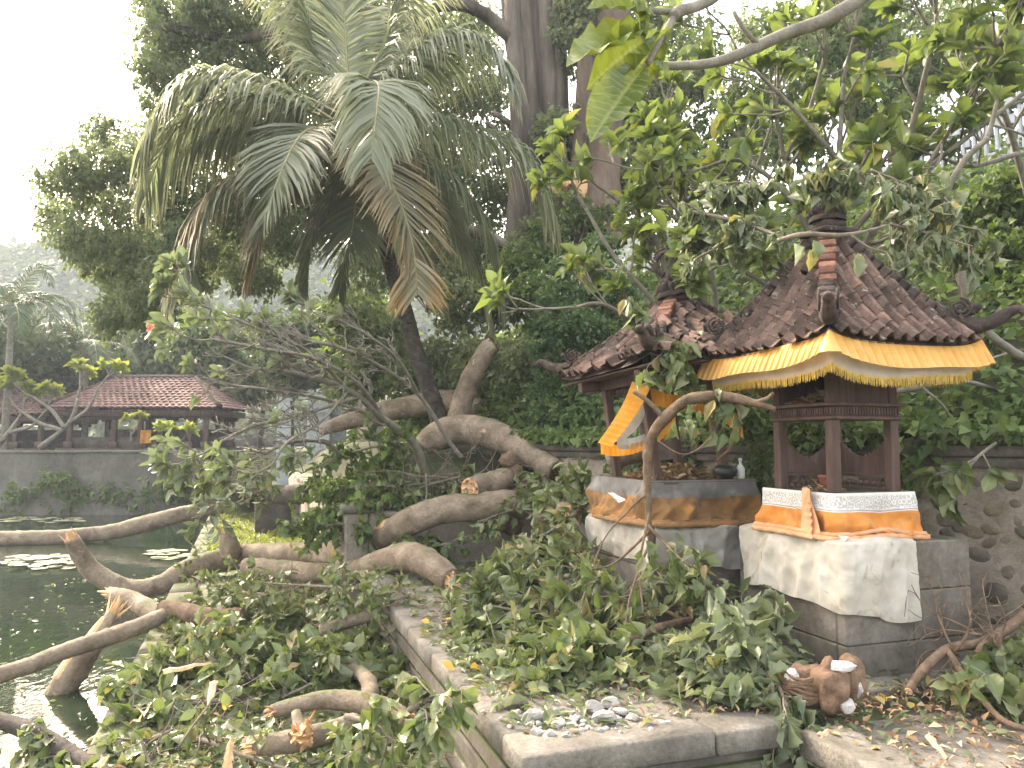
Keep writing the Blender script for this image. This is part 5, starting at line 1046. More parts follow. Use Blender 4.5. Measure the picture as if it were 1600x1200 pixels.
tube(mb, PP([(925, 380, 16.4), (930, 280, 16.4), (940, 160, 16.5), (948, 60, 16.6), (952, -80, 16.8)]), [.7, .5, .46, .46, .5], 22, bump=.06, step=.3, flute=.08, seed=9); tube(mb, PP([(912, 380, 16.0), (905, 250, 16.05), (915, 100, 16.2), (920, -40, 16.4)]), [.24, .16, .18, .16], 10, bump=.1, step=.3); obj('trunk', mb, M['bark_rust'], b2)
mb = MB()
for k in range(8): chunk(mb, P(872 + 5 * k, 284 + 5 * math.sin(k * 2), 15.75), (.13, .10, .26), 400 + k, 0, 8)
splinters(mb, P(885, 286, 15.65), (0, -.3, 1), .22, 16, .3, np.random.default_rng(4)); obj('torn_wound', mb, M['orange_wood'], b2)
L = Leaves('low'); r = np.random.default_rng(302)
for (px, py, rx, ry) in [(905, 20, 40, 50), (1000, 40, 60, 50), (900, 60, 30, 60), (1000, 150, 60, 60), (1060, 230, 60, 50), (1040, 300, 60, 40), (980, 250, 50, 50), (1080, 120, 40, 40), (1200, 60, 60, 50), (1250, 130, 60, 50), (1160, 140, 50, 50), (1180, 220, 60, 40), (1290, 60, 50, 50), (1350, 40, 60, 50), (1430, 60, 60, 50), (1330, 130, 50, 40), (1120, 260, 50, 40), (1500, 40, 60, 60), (1560, 90, 60, 60), (1420, 130, 60, 40), (900, 210, 36, 30), (880, 220, 36, 20), (865, 205, 26, 20), (960, 320, 60, 40)]:
    c, rd = pool(px + r.normal() * 6, py + r.normal() * 6, r.uniform(18.5, 22) if px > 915 else 16.7, rx, ry, 1.0); sprays(L, c, rd, int(40 + rx * ry / 28), 10, .17, .52, r, .2, .5, tw_len=.2)
mb = MB(); L.mesh_into(mb); obj('crown', mb, M['leaf_crown'], b2, kind='stuff')
for i, (px, w, lab) in enumerate(((1340, 32, 'straight brown trunk on the slope at upper right behind the frangipani'), (1400, 26, 'thinner leaning trunk on the slope right of the straight brown one'), (1020, 14, 'slim pale trunk on the slope right of the rusty fig'))):
    d = 17.0 + i; t = thing('slope_tree', lab, 'tree', P(px, 300, d), 'trees on the slope'); mb = MB(); s = d / FPX
    tube(mb, PP([(px + 6, 330, d), (px, 200, d), (px - 10, 80, d), (px - 30 * (i + 1), -60, d)]), np.array((w * .62, w * .5, w * .45, w * .4)) * s, 12, bump=.08, step=.3); obj('trunk', mb, M['bark_rust' if i < 2 else 'bark_twig'], t)
    L = Leaves('low'); r = np.random.default_rng(310 + i)
    for q in range(7): c, rd = pool(px + r.uniform(-90, 90), r.uniform(-60, 80), d + r.uniform(-.5, 1), 50, 40, .8); sprays(L, c, rd, 40, 9, .16, .5, r, .2, .5, tw_len=.2)
    mb = MB(); L.mesh_into(mb); obj('crown', mb, M['leaf_crown'], t, kind='stuff')

# ------------------------------------------------------------------ undergrowth on the slope
r = np.random.default_rng(401); L = Leaves('low'); Lv = Leaves('low')
n = 52000; t = r.uniform(-5, 22, n); s = .2 + 11 * r.uniform(0, 1, n) ** 1.3 + hill_foot(t) * r.uniform(.8, 1, n)
p = HP(t, s); hgt = .10 + .38 * (wob(p, 1.4, 3) * .5 + .5) + .25 * smooth(wob(p, .6, 8), .1, .6); p[:, 2] += hgt * r.uniform(.0, 1.0, n) ** .6
D = r.normal(size=(n, 3)) * .8 + np.array((-.35, -.45, -.15)); dist = np.maximum(p[:, 1], 5); sz = np.clip(.085 + .006 * dist, .12, .24) * r.uniform(.6, 1.3, n)
L.add(p, D, sz, sz * .62, up=(-.4, -.5, .8), rng=r, roll=.4)
n = 15000; t = r.uniform(-5, 4, n); s = r.uniform(-.12, .8, n); p = HP(t, np.maximum(s, .16)); p[:, :2] = WALL_O + t[:, None] * WT + s[:, None] * WN
p[:, 2] = np.maximum(WTOP + .02, p[:, 2] * (s > .16)) + r.uniform(0, .3, n) * (.5 + .5 * wob(p, 2.0, 1)) - (s < 0) * r.uniform(0, .45, n) * (wob(p, 1.7, 6) > -.1)
D = r.normal(size=(n, 3)) * .7 + np.array((-.5, -.4, -.35)); sz = .105 * r.uniform(.6, 1.4, n); L.add(p, D, sz, sz * .6, up=(-.4, -.5, .8), rng=r, roll=.4)
mb = MB(); L.mesh_into(mb); obj('slope_undergrowth', mb, M['leaf_hill'], None, kind='stuff')
def shrub(name, label, cat, clumps, mat, ln, wd, seed, per=10, dens=1.0, tpl='low', tw=.16, group=None, droop=.4):
    r = np.random.default_rng(seed); c0 = np.mean([P(*q[:3]) for q in clumps], axis=0); zb = min(P(q[0], q[1] + q[4], q[2])[2] for q in clumps); t = thing(name, label, cat, (c0[0], c0[1], zb), group); L = Leaves(tpl); mb = MB()
    for (px, py, d, rx, ry) in clumps:
        c, rd = pool(px, py, d, rx, ry, .5 * rx / FPX * d + .15); sprays(L, c, rd, int(dens * (8 + rx * ry / 22)), per, ln, wd, r, .2, droop, tw_len=tw)
        tube(mb, [np.array((c0[0] + r.normal() * .1, c0[1] + r.normal() * .1, zb)), (c + (c0[0], c0[1], zb)) / 2 + r.normal(size=3) * .05, c], [.025, .018, .01], 5, step=.2)
    obj('stem', mb, M['bark_twig'], t); L.emit(t, mat); return t
shrub('creeper_bush', 'dense fine leaved dark green bush left of the leaning shrine', 'bush', [(870, 650, 11.4, 50, 40), (900, 620, 11.5, 50, 36), (860, 610, 11.7, 40, 30), (920, 660, 10.8, 30, 40), (835, 650, 11.9, 36, 34), (895, 690, 11.2, 36, 24), (890, 590, 11.8, 36, 20)], M['leaf_ivy'], .065, .55, 501, per=14, dens=1.6, tw=.09)
shrub('creeper_bush', 'dark green creeper mound on the slope above the leaning shrine roof', 'bush', [(900, 440, 12, 50, 50), (930, 400, 12.4, 40, 40), (880, 480, 11.6, 50, 44), (950, 460, 11.8, 40, 50), (910, 520, 11, 50, 36), (860, 530, 11, 40, 40)], M['leaf_ivy'], .09, .55, 502, per=12, dens=1.2, tw=.12)
shrub('shrub', 'leafy shrub climbing the foot of the giant fig', 'bush', [(880, 330, 15.6, 40, 30), (840, 380, 15.4, 50, 36), (800, 420, 15, 46, 36), (920, 340, 15.8, 40, 30), (780, 470, 14.6, 50, 40), (830, 470, 14.2, 50, 40)], M['leaf_hill'], .15, .5, 503, dens=.9)
shrub('shrub', 'pale leafy shrub behind the coconut trunk', 'bush', [(720, 480, 14.4, 46, 40), (600, 540, 14.6, 60, 46), (690, 560, 14, 44, 40), (760, 560, 13.4, 50, 40), (640, 600, 13.8, 50, 36), (560, 600, 14.4, 50, 40), (720, 610, 13.4, 50, 30), (820, 570, 12.6, 40, 40), (545, 500, 15, 50, 40)], M['leaf_crown'], .14, .5, 504, dens=1.0)
shrub('shrub', 'broad leaved shrub between the fallen trunks and the creeper bush', 'bush', [(800, 620, 12.6, 40, 30), (810, 650, 12.4, 30, 24), (790, 650, 12.3, 40, 20), (830, 680, 12, 40, 20), (660, 650, 13.8, 24, 14)], M['leaf_hill'], .12, .5, 505, dens=1.0)
shrub('shrub', 'bright green shrub hanging over the wall at the right edge', 'bush', [(1560, 400, 8.4, 50, 50), (1580, 480, 8, 44, 50), (1540, 330, 9, 50, 40), (1570, 560, 7.6, 40, 40), (1500, 620, 7.7, 50, 24), (1440, 590, 8, 40, 20), (1580, 640, 7.3, 30, 30), (1590, 300, 8.8, 40, 40), (1480, 540, 8.2, 40, 26)], M['leaf_hill'], .11, .6, 506, dens=.9)
shrub('shrub', 'leafy green shrub over the wall between the two shrines', 'bush', [(1180, 660, 7.6, 40, 24), (1230, 600, 8, 30, 40), (1330, 680, 7.0, 40, 16), (1160, 620, 8, 36, 30), (1420, 670, 7, 40, 16), (1190, 740, 7.2, 14, 50), (1260, 690, 7.2, 36, 14)], M['leaf_hill'], .10, .55, 507, dens=.9)

SLT = [('tree', 'dense tree filling the space behind the palm crown left of the giant fig', [(600, 120, 22, 70, 60), (680, 150, 22, 60, 60), (640, 220, 21, 70, 60), (720, 230, 21, 60, 50), (570, 200, 22, 60, 60), (760, 120, 21, 44, 60), (650, 60, 23, 70, 50), (740, 40, 23, 50, 50)], 'leaf_crown', .2),
       ('tree', 'tree with a rounded crown standing behind the lower palm fronds', [(580, 320, 24, 60, 50), (640, 300, 23, 60, 50), (700, 320, 22, 60, 60), (660, 370, 22, 60, 50), (740, 370, 20, 50, 50), (600, 400, 23, 60, 50), (780, 300, 20, 40, 60), (690, 430, 20, 50, 40)], 'leaf_crown', .2),
       ('tree', 'yellowish green tree behind the left fronds of the palm', [(330, 180, 24, 60, 50), (400, 230, 24, 60, 50), (300, 260, 23, 50, 50), (440, 300, 24, 60, 60), (360, 320, 23, 60, 50), (280, 340, 22, 40, 40), (430, 390, 24, 50, 40), (480, 230, 24, 50, 60), (340, 400, 23, 50, 36)], 'leaf_crown', .2),
       ('tree', 'dark tree behind the top fronds of the palm', [(430, 60, 23, 70, 50), (500, 120, 24, 60, 60), (520, 20, 24, 70, 50), (380, 130, 23, 60, 40), (580, 40, 25, 60, 50), (320, 60, 22, 60, 50)], 'leaf_crown', .2),
       ('tree', 'leafy tree high on the slope between the rusty fig and the frangipani', [(1000, 200, 19, 60, 50), (1060, 160, 20, 60, 50), (980, 280, 18, 50, 40), (1100, 90, 21, 40, 50), (1140, 200, 19, 60, 50), (1050, 60, 22, 50, 40), (1200, 170, 19, 60, 50), (1020, 110, 21, 50, 50), (1090, 270, 17, 60, 40)], 'leaf_hill', .18),
       ('tree', 'broad leafy tree along the slope top at upper right', [(1280, 110, 17, 60, 50), (1360, 160, 16, 60, 50), (1250, 220, 16, 60, 40), (1440, 100, 16, 60, 60), (1520, 60, 15, 60, 50), (1340, 50, 17, 60, 50), (1580, 130, 14, 50, 50), (1430, 190, 15, 50, 36), (1220, 60, 18, 50, 50)], 'leaf_hill', .18)]
for i, (nm, lab, cl, mt, ln) in enumerate(SLT): shrub('leafy_tree', lab, 'tree', cl, M[mt], ln, .52, 540 + i, per=9, dens=.55, tw=.22)
# ------------------------------------------------------------------ frangipanis
def frangipani(label, limbs, r0, mat, seed, depth, flen, nleaf, ln, n_ind, bias, leaf_p=1.0, spread=.75, sides=7, wd=.33, lift=.25, group=None, test=None, thin=.5):
    r = np.random.default_rng(seed); b0 = np.asarray(limbs[0][0][0]); t = thing('frangipani_tree', label, 'frangipani tree', b0, group); mb = MB(); tips = []
    for pts, ra, rb in limbs:
        Q, T, R = tube(mb, pts, np.linspace(ra, rb, len(pts)), sides + 1, bump=.07, step=max(ra * 1.5, .06), seed=r.uniform(0, 50))
        forks(mb, Q[-1], T[-1], flen, rb * .85, depth, r, tips, sides, 0, spread, lift, bias)
        for q in range(int(len(Q) * thin * .2)):
            k = r.integers(len(Q) // 3, len(Q)); forks(mb, Q[k], T[k] + r.normal(size=3) * .7, flen * .8, R[k] * .55, max(depth - 1, 0), r, tips, sides, 0, spread, lift, bias)
    L = Leaves('obo')
    for p, d in tips:
        if r.uniform() < (leaf_p if test is None else test(p)): rosette(L, p, d, r, int(nleaf * r.uniform(.6, 1.3)), ln, wd)
    obj('trunk', mb, M['bark_frangipani'], t); L.emit(t, mat, n_ind); return t
def px_of(p): return 800 + FPX * p[0] / p[1], 690 - FPX * (p[2] - CAMZ) / p[1]
lf = [(PP([(668, 765, 10.7), (660, 730, 10.6), (645, 690, 10.4), (600, 655, 10), (545, 610, 9.4), (470, 585, 8.8), (395, 575, 8.2)]), .075, .025), (PP([(722, 715, 10.7), (702, 690, 10.6), (655, 618, 10.3), (590, 570, 9.6), (520, 540, 8.9), (450, 528, 8.8), (380, 500, 8.6)]), .045, .02),
      (PP([(545, 610, 9.4), (480, 548, 8.8), (400, 512, 8.2), (330, 482, 8)]), .032, .018), (PP([(600, 655, 10), (560, 600, 9.4), (490, 560, 8.6), (410, 545, 8), (335, 530, 7.8)]), .034, .018), (PP([(655, 618, 10.3), (620, 560, 9.8), (560, 515, 9.2), (510, 495, 9.2)]), .03, .018),
      (PP([(560, 620, 9.55), (470, 648, 8.7), (390, 668, 8.1), (330, 700, 7.9)]), .034, .018), (PP([(530, 710, 10), (510, 692, 9.8), (460, 690, 9.2), (400, 715, 8.6), (355, 735, 8.4)]), .04, .018), (PP([(600, 655, 10), (510, 625, 9.6), (430, 610, 9.1), (350, 600, 9.3)]), .03, .017), (PP([(545, 610, 9.4), (500, 660, 8.8), (450, 690, 8), (430, 720, 7.9)]), .025, .016)]
def tl(p):
    x, y = px_of(p); return .42 if (x < 300 or (y < 490 and x < 500)) else (.35 if y > 700 and x < 420 else .03)
lf = [(p, a * (1 if i == 0 else .72), b * .7) for i, (p, a, b) in enumerate(lf)]
frangipani('bare wide frangipani leaning left over the path with leaves only at its outer tips', lf, .07, M['leaf_pale'], 601, 3, .19, 7, .19, 170, (-.75, -.1, .15), test=tl, spread=.8, thin=2.2)
rf = [(PP([(1330, 620, 8.2), (1318, 520, 8.2), (1290, 420, 8.2), (1250, 330, 8.1), (1225, 250, 8)]), .07, .03), (PP([(1330, 600, 8.3), (1345, 480, 8.3), (1352, 390, 8.2), (1400, 290, 8), (1430, 180, 7.8), (1452, 90, 7.6)]), .06, .024), (PP([(1345, 480, 8.3), (1300, 380, 8), (1310, 250, 7.7), (1318, 130, 7.5)]), .045, .02), (PP([(1290, 420, 8.2), (1360, 330, 7.9), (1440, 270, 7.7), (1520, 140, 7.4)]), .04, .02),
      (PP([(1250, 330, 8.1), (1200, 275, 8), (1150, 250, 8), (1100, 262, 8)]), .03, .018), (PP([(1225, 250, 8), (1262, 180, 7.8), (1288, 90, 7.6)]), .028, .016), (PP([(1340, 500, 8.3), (1245, 470, 8.1), (1130, 400, 8), (1050, 320, 7.9)]), .035, .016), (PP([(1400, 290, 8), (1470, 200, 7.8), (1560, 130, 7.5)]), .03, .018), (PP([(1245, 470, 8.1), (1180, 340, 8), (1120, 300, 8)]), .025, .016), (PP([(1440, 270, 7.7), (1530, 200, 7.4), (1620, 130, 7.2)]), .03, .018), (PP([(1310, 250, 7.7), (1240, 170, 7.5), (1180, 110, 7.3)]), .026, .016)]
frangipani('tall frangipani with many pale branches spreading above the nearer shrine', rf, .06, M['leaf_frangipani'], 602, 2, .42, 11, .27, 290, (0, -.15, .4), leaf_p=.95, spread=.95, thin=.85)
mf = [(PP([(1035, 620, 8.4), (1050, 520, 8.3), (1040, 420, 8.2), (1010, 350, 8.1), (960, 310, 8)]), .045, .02), (PP([(1050, 520, 8.3), (1020, 470, 8.1), (960, 400, 7.9), (915, 325, 7.8)]), .03, .016), (PP([(1050, 520, 8.3), (990, 500, 7.7), (940, 475, 7.3), (900, 480, 7.1)]), .028, .015), (PP([(1040, 420, 8.2), (1075, 350, 8.1), (1065, 280, 8)]), .028, .016), (PP([(1055, 500, 8.3), (1100, 430, 7.8), (1150, 400, 7.6)]), .028, .016), (PP([(1040, 560, 7.9), (1075, 500, 7.2), (1090, 470, 6.9)]), .026, .016)]
frangipani('smaller frangipani with glossy leaves growing through the leaning shrine roof', mf, .045, M['leaf_frangipani'], 603, 2, .34, 10, .23, 190, (-.15, -.2, .3), leaf_p=.95, spread=.9, thin=.6)
rf2 = [(PP([(1640, 420, 8.6), (1600, 280, 8.4), (1570, 180, 8.2), (1530, 90, 8)]), .05, .02), (PP([(1600, 280, 8.4), (1630, 160, 8.2), (1640, 60, 8)]), .03, .018), (PP([(1570, 180, 8.2), (1500, 130, 8), (1450, 40, 7.9)]), .028, .016), (PP([(1590, 240, 8.3), (1520, 260, 8), (1480, 250, 7.8)]), .026, .016)]
frangipani('frangipani with broad leaves rising out of the right edge', rf2, .05, M['leaf_frangipani'], 604, 2, .42, 11, .27, 160, (-.2, -.2, .35), leaf_p=.95, spread=.95, thin=.8)
rf3 = [(PP([(1120, 520, 9.8), (1110, 420, 9.6), (1080, 330, 9.5), (1060, 260, 9.4)]), .05, .02), (PP([(1110, 420, 9.6), (1160, 320, 9.4), (1190, 240, 9.2)]), .032, .018), (PP([(1160, 320, 9.4), (1230, 260, 9.2), (1260, 220, 9)]), .028, .016)]
frangipani('frangipani filling the gap behind the two shrine roofs', rf3, .05, M['leaf_frangipani'], 605, 2, .45, 11, .25, 120, (0, -.2, .3), leaf_p=.95, spread=.95, thin=.8)
# broken frangipani boughs hanging at the right
def hanging(name, label, pts, ra, rb, tips, mat, seed, nleaf, ln, n_ind, cat='branch', tpl='obo', bark='bark_frangipani', brk=None, wd=.35, depth=0, flen=.25, droop=.3, bias=(0, 0, .2)):
    r = np.random.default_rng(seed); t = thing(name, label, cat, pts[0]); mb = MB(); Q, T, R = tube(mb, pts, np.linspace(ra, rb, len(pts)), 9, bump=.08, step=max(ra * 1.4, .02), seed=seed); tp = []
    for q in tips:
        if isinstance(q, (int, float)): k = int(q * (len(Q) - 1)); forks(mb, Q[k], T[k] + r.normal(size=3) * .7, flen, R[k] * .55, depth, r, tp, 6, 0, .7, .2, bias)
        else: Qb, Tb, Rb = tube(mb, q, np.linspace(rb * .9, rb * .6, len(q)), 7, bump=.06, step=.04); tp.append((Qb[-1], Tb[-1]))
    L = Leaves(tpl)
    for p, d in tp: rosette(L, p, d, r, int(nleaf * r.uniform(.7, 1.3)), ln, wd, droop)
    obj('branch', mb, M[bark], t); L.emit(t, mat, n_ind)
    if brk is not None: sb = MB(); splinters(sb, pts[0], pts[0] - pts[1], ra * .9, 10, ra * 3.2, r); obj('splintered_end', sb, M[brk], t)
    return t
hanging('fallen_branch', 'thick bare frangipani bough standing broken at the right above the shrine roof', PP([(1508, 470, 6.9), (1478, 330, 6.8), (1500, 260, 6.7), (1545, 215, 6.6)]), .03, .026, [PP([(1545, 215, 6.6), (1560, 150, 6.5)])], M['leaf_frangipani'], 611, 7, .2, 20)
hanging('fallen_branch', 'snapped stub with an orange break standing right of the shrine roof', PP([(1500, 420, 6.3), (1508, 450, 6.3), (1514, 500, 6.35)]), .034, .03, [], M['leaf_frangipani'], 612, 0, .2, 0, brk='fresh_wood')
hanging('fallen_branch', 'leafy broken bough poking out of the wall foliage at the right', PP([(1572, 682, 6.0), (1530, 712, 5.9), (1505, 745, 5.8)]), .014, .010, [.5, .7, .9, PP([(1530, 712, 5.9), (1490, 735, 5.8), (1455, 742, 5.75)]), PP([(1505, 745, 5.8), (1490, 790, 5.75)])], M['leaf_ficus'], 613, 8, .2, 40, droop=.7)
hanging('fallen_branch', 'grey limb lying across the wall top right of the shrine fringe', PP([(1385, 615, 6.7), (1440, 605, 6.6), (1500, 595, 6.6), (1560, 610, 6.8)]), .03, .015, [PP([(1440, 605, 6.6), (1470, 630, 6.5), (1484, 650, 6.5)]), PP([(1500, 595, 6.6), (1550, 560, 6.8), (1610, 545, 7)])], M['leaf_wilt'], 614, 3, .14, 0)
hanging('fallen_branch', 'long leafy twig arching over the far roof hip at right', PP([(1600, 560, 6.2), (1555, 530, 6.2), (1535, 505, 6.2)]), .035, .03, [], M['leaf_wilt'], 615, 0, .14, 0)
# big near leaves at the top edge
def near_branch():
    r = np.random.default_rng(621); t = thing('hanging_branch', 'near branch with large drooping frangipani leaves at the top centre', 'branch', P(1120, -20, 2.9)); mb = MB()
    tube(mb, PP([(1150, -40, 2.9), (1110, 0, 2.8), (1060, 18, 2.7), (1052, 26, 2.65)]), [.022, .02, .02, .019], 10, step=.03, bump=.1); tube(mb, PP([(1056, 20, 2.68), (1038, 55, 2.62), (1010, 100, 2.58)]), [.016, .013, .012], 9, step=.02, bump=.1); tube(mb, PP([(1060, 18, 2.7), (1000, 15, 2.6), (985, -5, 2.6)]), [.013, .011, .01], 8, step=.02); obj('branch', mb, M['bark_frangipani'], t)
    lv = [((1010, 100, 2.58), (930, 195, 2.45), .24), ((1030, 50, 2.6), (928, 105, 2.5), .23), ((1022, 38, 2.6), (893, 88, 2.5), .26), ((1025, 25, 2.6), (930, -5, 2.5), .26), ((990, 5, 2.6), (1010, 40, 2.5), .16), ((1050, 40, 2.6), (985, 140, 2.66), .2), ((1000, 0, 2.6), (960, -60, 2.5), .24), ((1015, 95, 2.58), (1046, 112, 2.6), .08)]
    L = Leaves('near')
    for a, b, w in lv: p, q = P(*a), P(*b); ln = np.linalg.norm(q - p) * 1.05; L.add([p], [q - p], ln, ln * w * 1.7 if ln > .1 else ln * .4, up=(.1, -1, .35), rng=r, roll=.15)
    L.emit(t, M['leaf_near'], 8)
near_branch()
hanging('hanging_branch', 'smooth grey bough crossing the top of the picture with a snapped stub', PP([(1370, -20, 3.6), (1300, 25, 3.55), (1230, 52, 3.5), (1170, 78, 3.45), (1120, 97, 3.4), (1050, 103, 3.35), (978, 98, 3.3)]), .036, .016, [PP([(1185, 70, 3.45), (1165, 50, 3.42), (1146, 16, 3.4)][:2] + [(1146, 18, 3.4)])], M['leaf_frangipani'], 622, 0, .2, 0)

# ------------------------------------------------------------------ wilted leafy boughs draped over the roofs
def drape(label, mains, seed, n_tw, per, ln, n_ind, mat='leaf_wilt', bark='bark_twig', tw_len=.3, wd=.36, loc=None):
    r = np.random.default_rng(seed); t = thing('draped_branch', label, 'branch', mains[0][0][0] if loc is None else loc); mb = MB(); L = Leaves('wilt')
    for pts, ra, rb in mains:
        Q, T, R = tube(mb, pts, np.linspace(ra, rb, len(pts)), 8, bump=.1, step=.04, seed=seed)
        tw = twigs_on(mb, Q, r, n_tw, tw_len, .006, .05, (0, -.2, -.15), None, 5, 0, .8)
        for q in tw:
            n = max(2, int(per * r.uniform(.6, 1.4))); f = r.uniform(.25, 1, n) * (len(q) - 1); i = np.minimum(f.astype(int), len(q) - 2); p = q[i] + (q[i + 1] - q[i]) * (f - i)[:, None]
            D = r.normal(size=(n, 3)) * .38 + np.array((0, -.12, -1.0)); l = ln * r.uniform(.6, 1.25, n); L.add(p, D, l, l * wd * r.uniform(.8, 1.2, n), up=np.array((0, -1., .2)) + r.normal(size=(n, 3)) * .8, rng=r)
    obj('branch', mb, M[bark], t); L.emit(t, M[mat], n_ind); return t
drape('wilted leafy bough lying across the left side of the nearer shrine roof', [(PP([(1075, 330, 5.9), (1150, 345, 5.7), (1215, 368, 5.4)]), .016, .012), (PP([(1090, 300, 6.0), (1150, 285, 5.9), (1230, 290, 5.9)]), .012, .006), (PP([(1235, 290, 5.6), (1285, 268, 5.45), (1345, 262, 5.5)]), .008, .005)], 631, 15, 8, .13, 200, tw_len=.19)
mb = MB(); dt = thing('fallen_branch', 'thin bare forked twig lying across the roof just under the finial', 'branch', P(1215, 372, 5.2))
tube(mb, PP([(1215, 376, 5.25), (1255, 366, 5.15), (1310, 368, 5.1), (1350, 362, 5.15), (1385, 352, 5.3)]), [.016, .017, .015, .012, .008], 9, step=.04, bump=.12); tube(mb, PP([(1330, 368, 5.1), (1360, 388, 5.05), (1385, 395, 5.0), (1398, 420, 4.95)]), [.009, .007, .006, .004], 7, step=.04); obj('branch', mb, M['bark_twig'], dt)
L = Leaves('wilt'); r = np.random.default_rng(9)
for px, py in ((1340, 395), (1335, 400), (1265, 390), (1240, 380), (1270, 375)): L.add([P(px, py, 5.0)], [(.1, -.1, -1)], .15, .065, up=(0, -1, .2), rng=r)
L.emit(dt, M['leaf_wilt'], 8)
drape('second wilted bough with hanging grey green leaves right of the roof finial', [(PP([(1372, 300, 5.8), (1430, 325, 5.6), (1490, 350, 5.5), (1535, 360, 5.5)]), .012, .006), (PP([(1390, 350, 5.6), (1450, 365, 5.5), (1520, 385, 5.4)]), .012, .006), (PP([(1360, 265, 5.9), (1410, 285, 5.8), (1480, 315, 5.8)]), .01, .005)], 632, 13, 8, .12, 170)
drape('leafy bough sagging from the left hip of the nearer shrine roof', [(PP([(1180, 330, 6.1), (1130, 380, 6.0), (1095, 400, 6.0), (1080, 410, 6.0)]), .012, .006), (PP([(1060, 370, 6.3), (1110, 365, 6.2), (1160, 372, 6.1)]), .009, .005)], 633, 11, 7, .13, 100, tw_len=.2)
drape('green leafy bough hanging between the two shrine roofs', [(PP([(1000, 500, 6.2), (1030, 530, 6.0), (1050, 555, 6.0), (1075, 575, 6.0)]), .014, .006), (PP([(1040, 535, 6.2), (1070, 550, 6.3), (1085, 565, 6.3)]), .01, .005)], 634, 12, 7, .15, 100, mat='leaf_ficus', wd=.42)
# the bent limb caught on the leaning shrine
bl = thing('fallen_branch', 'crooked brown limb bent over the leaning shrine and reaching to the nearer one', 'branch', P(1018, 850, 5.9)); mb = MB()
Qb, Tb, Rb = tube(mb, PP([(1016, 850, 5.85), (1012, 780, 5.8), (1012, 712, 5.75), (1022, 675, 5.7), (1050, 642, 5.6), (1085, 622, 5.5), (1135, 620, 5.45), (1180, 630, 5.4), (1212, 640, 5.35)]), [.02, .027, .034, .037, .041, .041, .037, .028, .016], 11, bump=.14, step=.03, knots=6, seed=4)
tube(mb, PP([(1040, 655, 5.65), (1010, 625, 5.6), (990, 612, 5.6)]), [.022, .018, .014], 8, step=.03); tube(mb, PP([(1180, 630, 5.4), (1200, 622, 5.35), (1208, 614, 5.3)]), [.02, .016, .012], 7, step=.02)
r = np.random.default_rng(8)
for pts in ([(1015, 800, 5.8), (1000, 880, 5.6), (1005, 960, 5.4)], [(1015, 830, 5.8), (960, 880, 5.7), (920, 890, 5.7)], [(1012, 820, 5.8), (1060, 870, 5.5), (1090, 890, 5.4)], [(1012, 770, 5.8), (980, 800, 5.75), (940, 850, 5.7), (905, 960, 5.6)], [(1100, 622, 5.5), (1110, 680, 5.5), (1070, 710, 5.5), (1030, 690, 5.6)], [(1150, 622, 5.45), (1155, 680, 5.5), (1120, 720, 5.6)], [(1014, 850, 5.8), (985, 930, 5.5), (975, 1000, 5.3)]): tube(mb, PP(pts), [.012, .008] + [.005] * (len(pts) - 2), 6, step=.04, bump=.08)
obj('branch', mb, M['bark_brown'], bl)
L = Leaves('wilt')
for (px, py) in ((1090, 640), (1120, 650), (1150, 650), (1105, 630), (1070, 660), (1010, 870), (1000, 930), (1060, 880), (1085, 890), (925, 890), (980, 950)):
    n = 7; p = P(px, py, 5.5) + r.normal(size=(n, 3)) * .06; D = r.normal(size=(n, 3)) * .4 + (0, -.1, -1); l = .14 * r.uniform(.6, 1.2, n); L.add(p, D, l, l * .4, up=(0, -1, .2), rng=r, roll=.8)
L.emit(bl, M['leaf_ficus'], 60)
# ------------------------------------------------------------------ fallen trunks
def GG(l, z): return [G(q[0], q[1], z + (q[2] if len(q) > 2 else 0)) for q in l]
def trunk(label, pts, rads, seed, mat='bark', sides=24, name='fallen_log', cat='fallen trunk', ends=(None, None), stubs=(), knots=5, bump=.06, jag=0.0, extra=None, nspl=22, splen=1.0, scar=None):
    pts = [np.asarray(p) for p in pts]; t = thing(name, label, cat, pts[0]); mb = MB(); r = np.random.default_rng(seed)
    Q, T, R = tube(mb, pts, rads, sides, 0, step=max(np.max(rads) * .22, .018), fine=.035, bump=bump, seed=seed, knots=knots, jag=jag)
    for sp, r0, r1 in stubs: tube(mb, sp, np.linspace(r0, r1, len(sp)), 10, 0, step=r0 * .6, bump=.1)
    obj('bark', mb, M[mat], t)
    for e, i, d in ((ends[0], 0, -1), (ends[1], -1, 1)):
        if e is None: continue
        em, kind = e; sb = MB(); ax = T[i] * d
        if kind == 'splinter': splinters(sb, Q[i] - ax * R[i] * .2, ax, R[i] * .95, nspl, R[i] * 2.0 * splen, r)
        else:                                                            # rough break face
            e1 = nrm(np.cross(ax, (0.1, .2, 1))); e2 = np.cross(ax, e1); th = np.linspace(0, 2 * math.pi, 19)
            X3 = np.array([[Q[i] + ax * (R[i] * (.10 + .16 * r.normal() * (k < .95))) + (e1 * math.cos(a) + e2 * math.sin(a)) * R[i] * k * .98 for a in th] for k in (0.02, .3, .55, .8, 1.0)]); X3[:, -1] = X3[:, 0]; X3[0] = X3[0].mean(0); grid(sb, X3 if d > 0 else X3[:, ::-1]); splinters(sb, Q[i], ax, R[i] * .9, nspl, R[i] * .7, r, spread=.6)
        obj('broken_end', sb, M[em], t, smooth=False)
    if scar is not None:                                                 # bark stripped off along the top
        sb = MB(); k0, k1, em, off = scar; i0, i1 = int(k0 * len(Q)), int(k1 * len(Q)); tube(sb, [Q[i] + nrm(np.array(off)) * R[i] * .40 for i in range(i0, i1, 2)], [R[i] * (.76 if j else .5) for j, i in enumerate(range(i0, i1, 2))], 12, step=.06, bump=.12, seed=seed + 3); obj('bare_wood', sb, M[em], t)
    return t
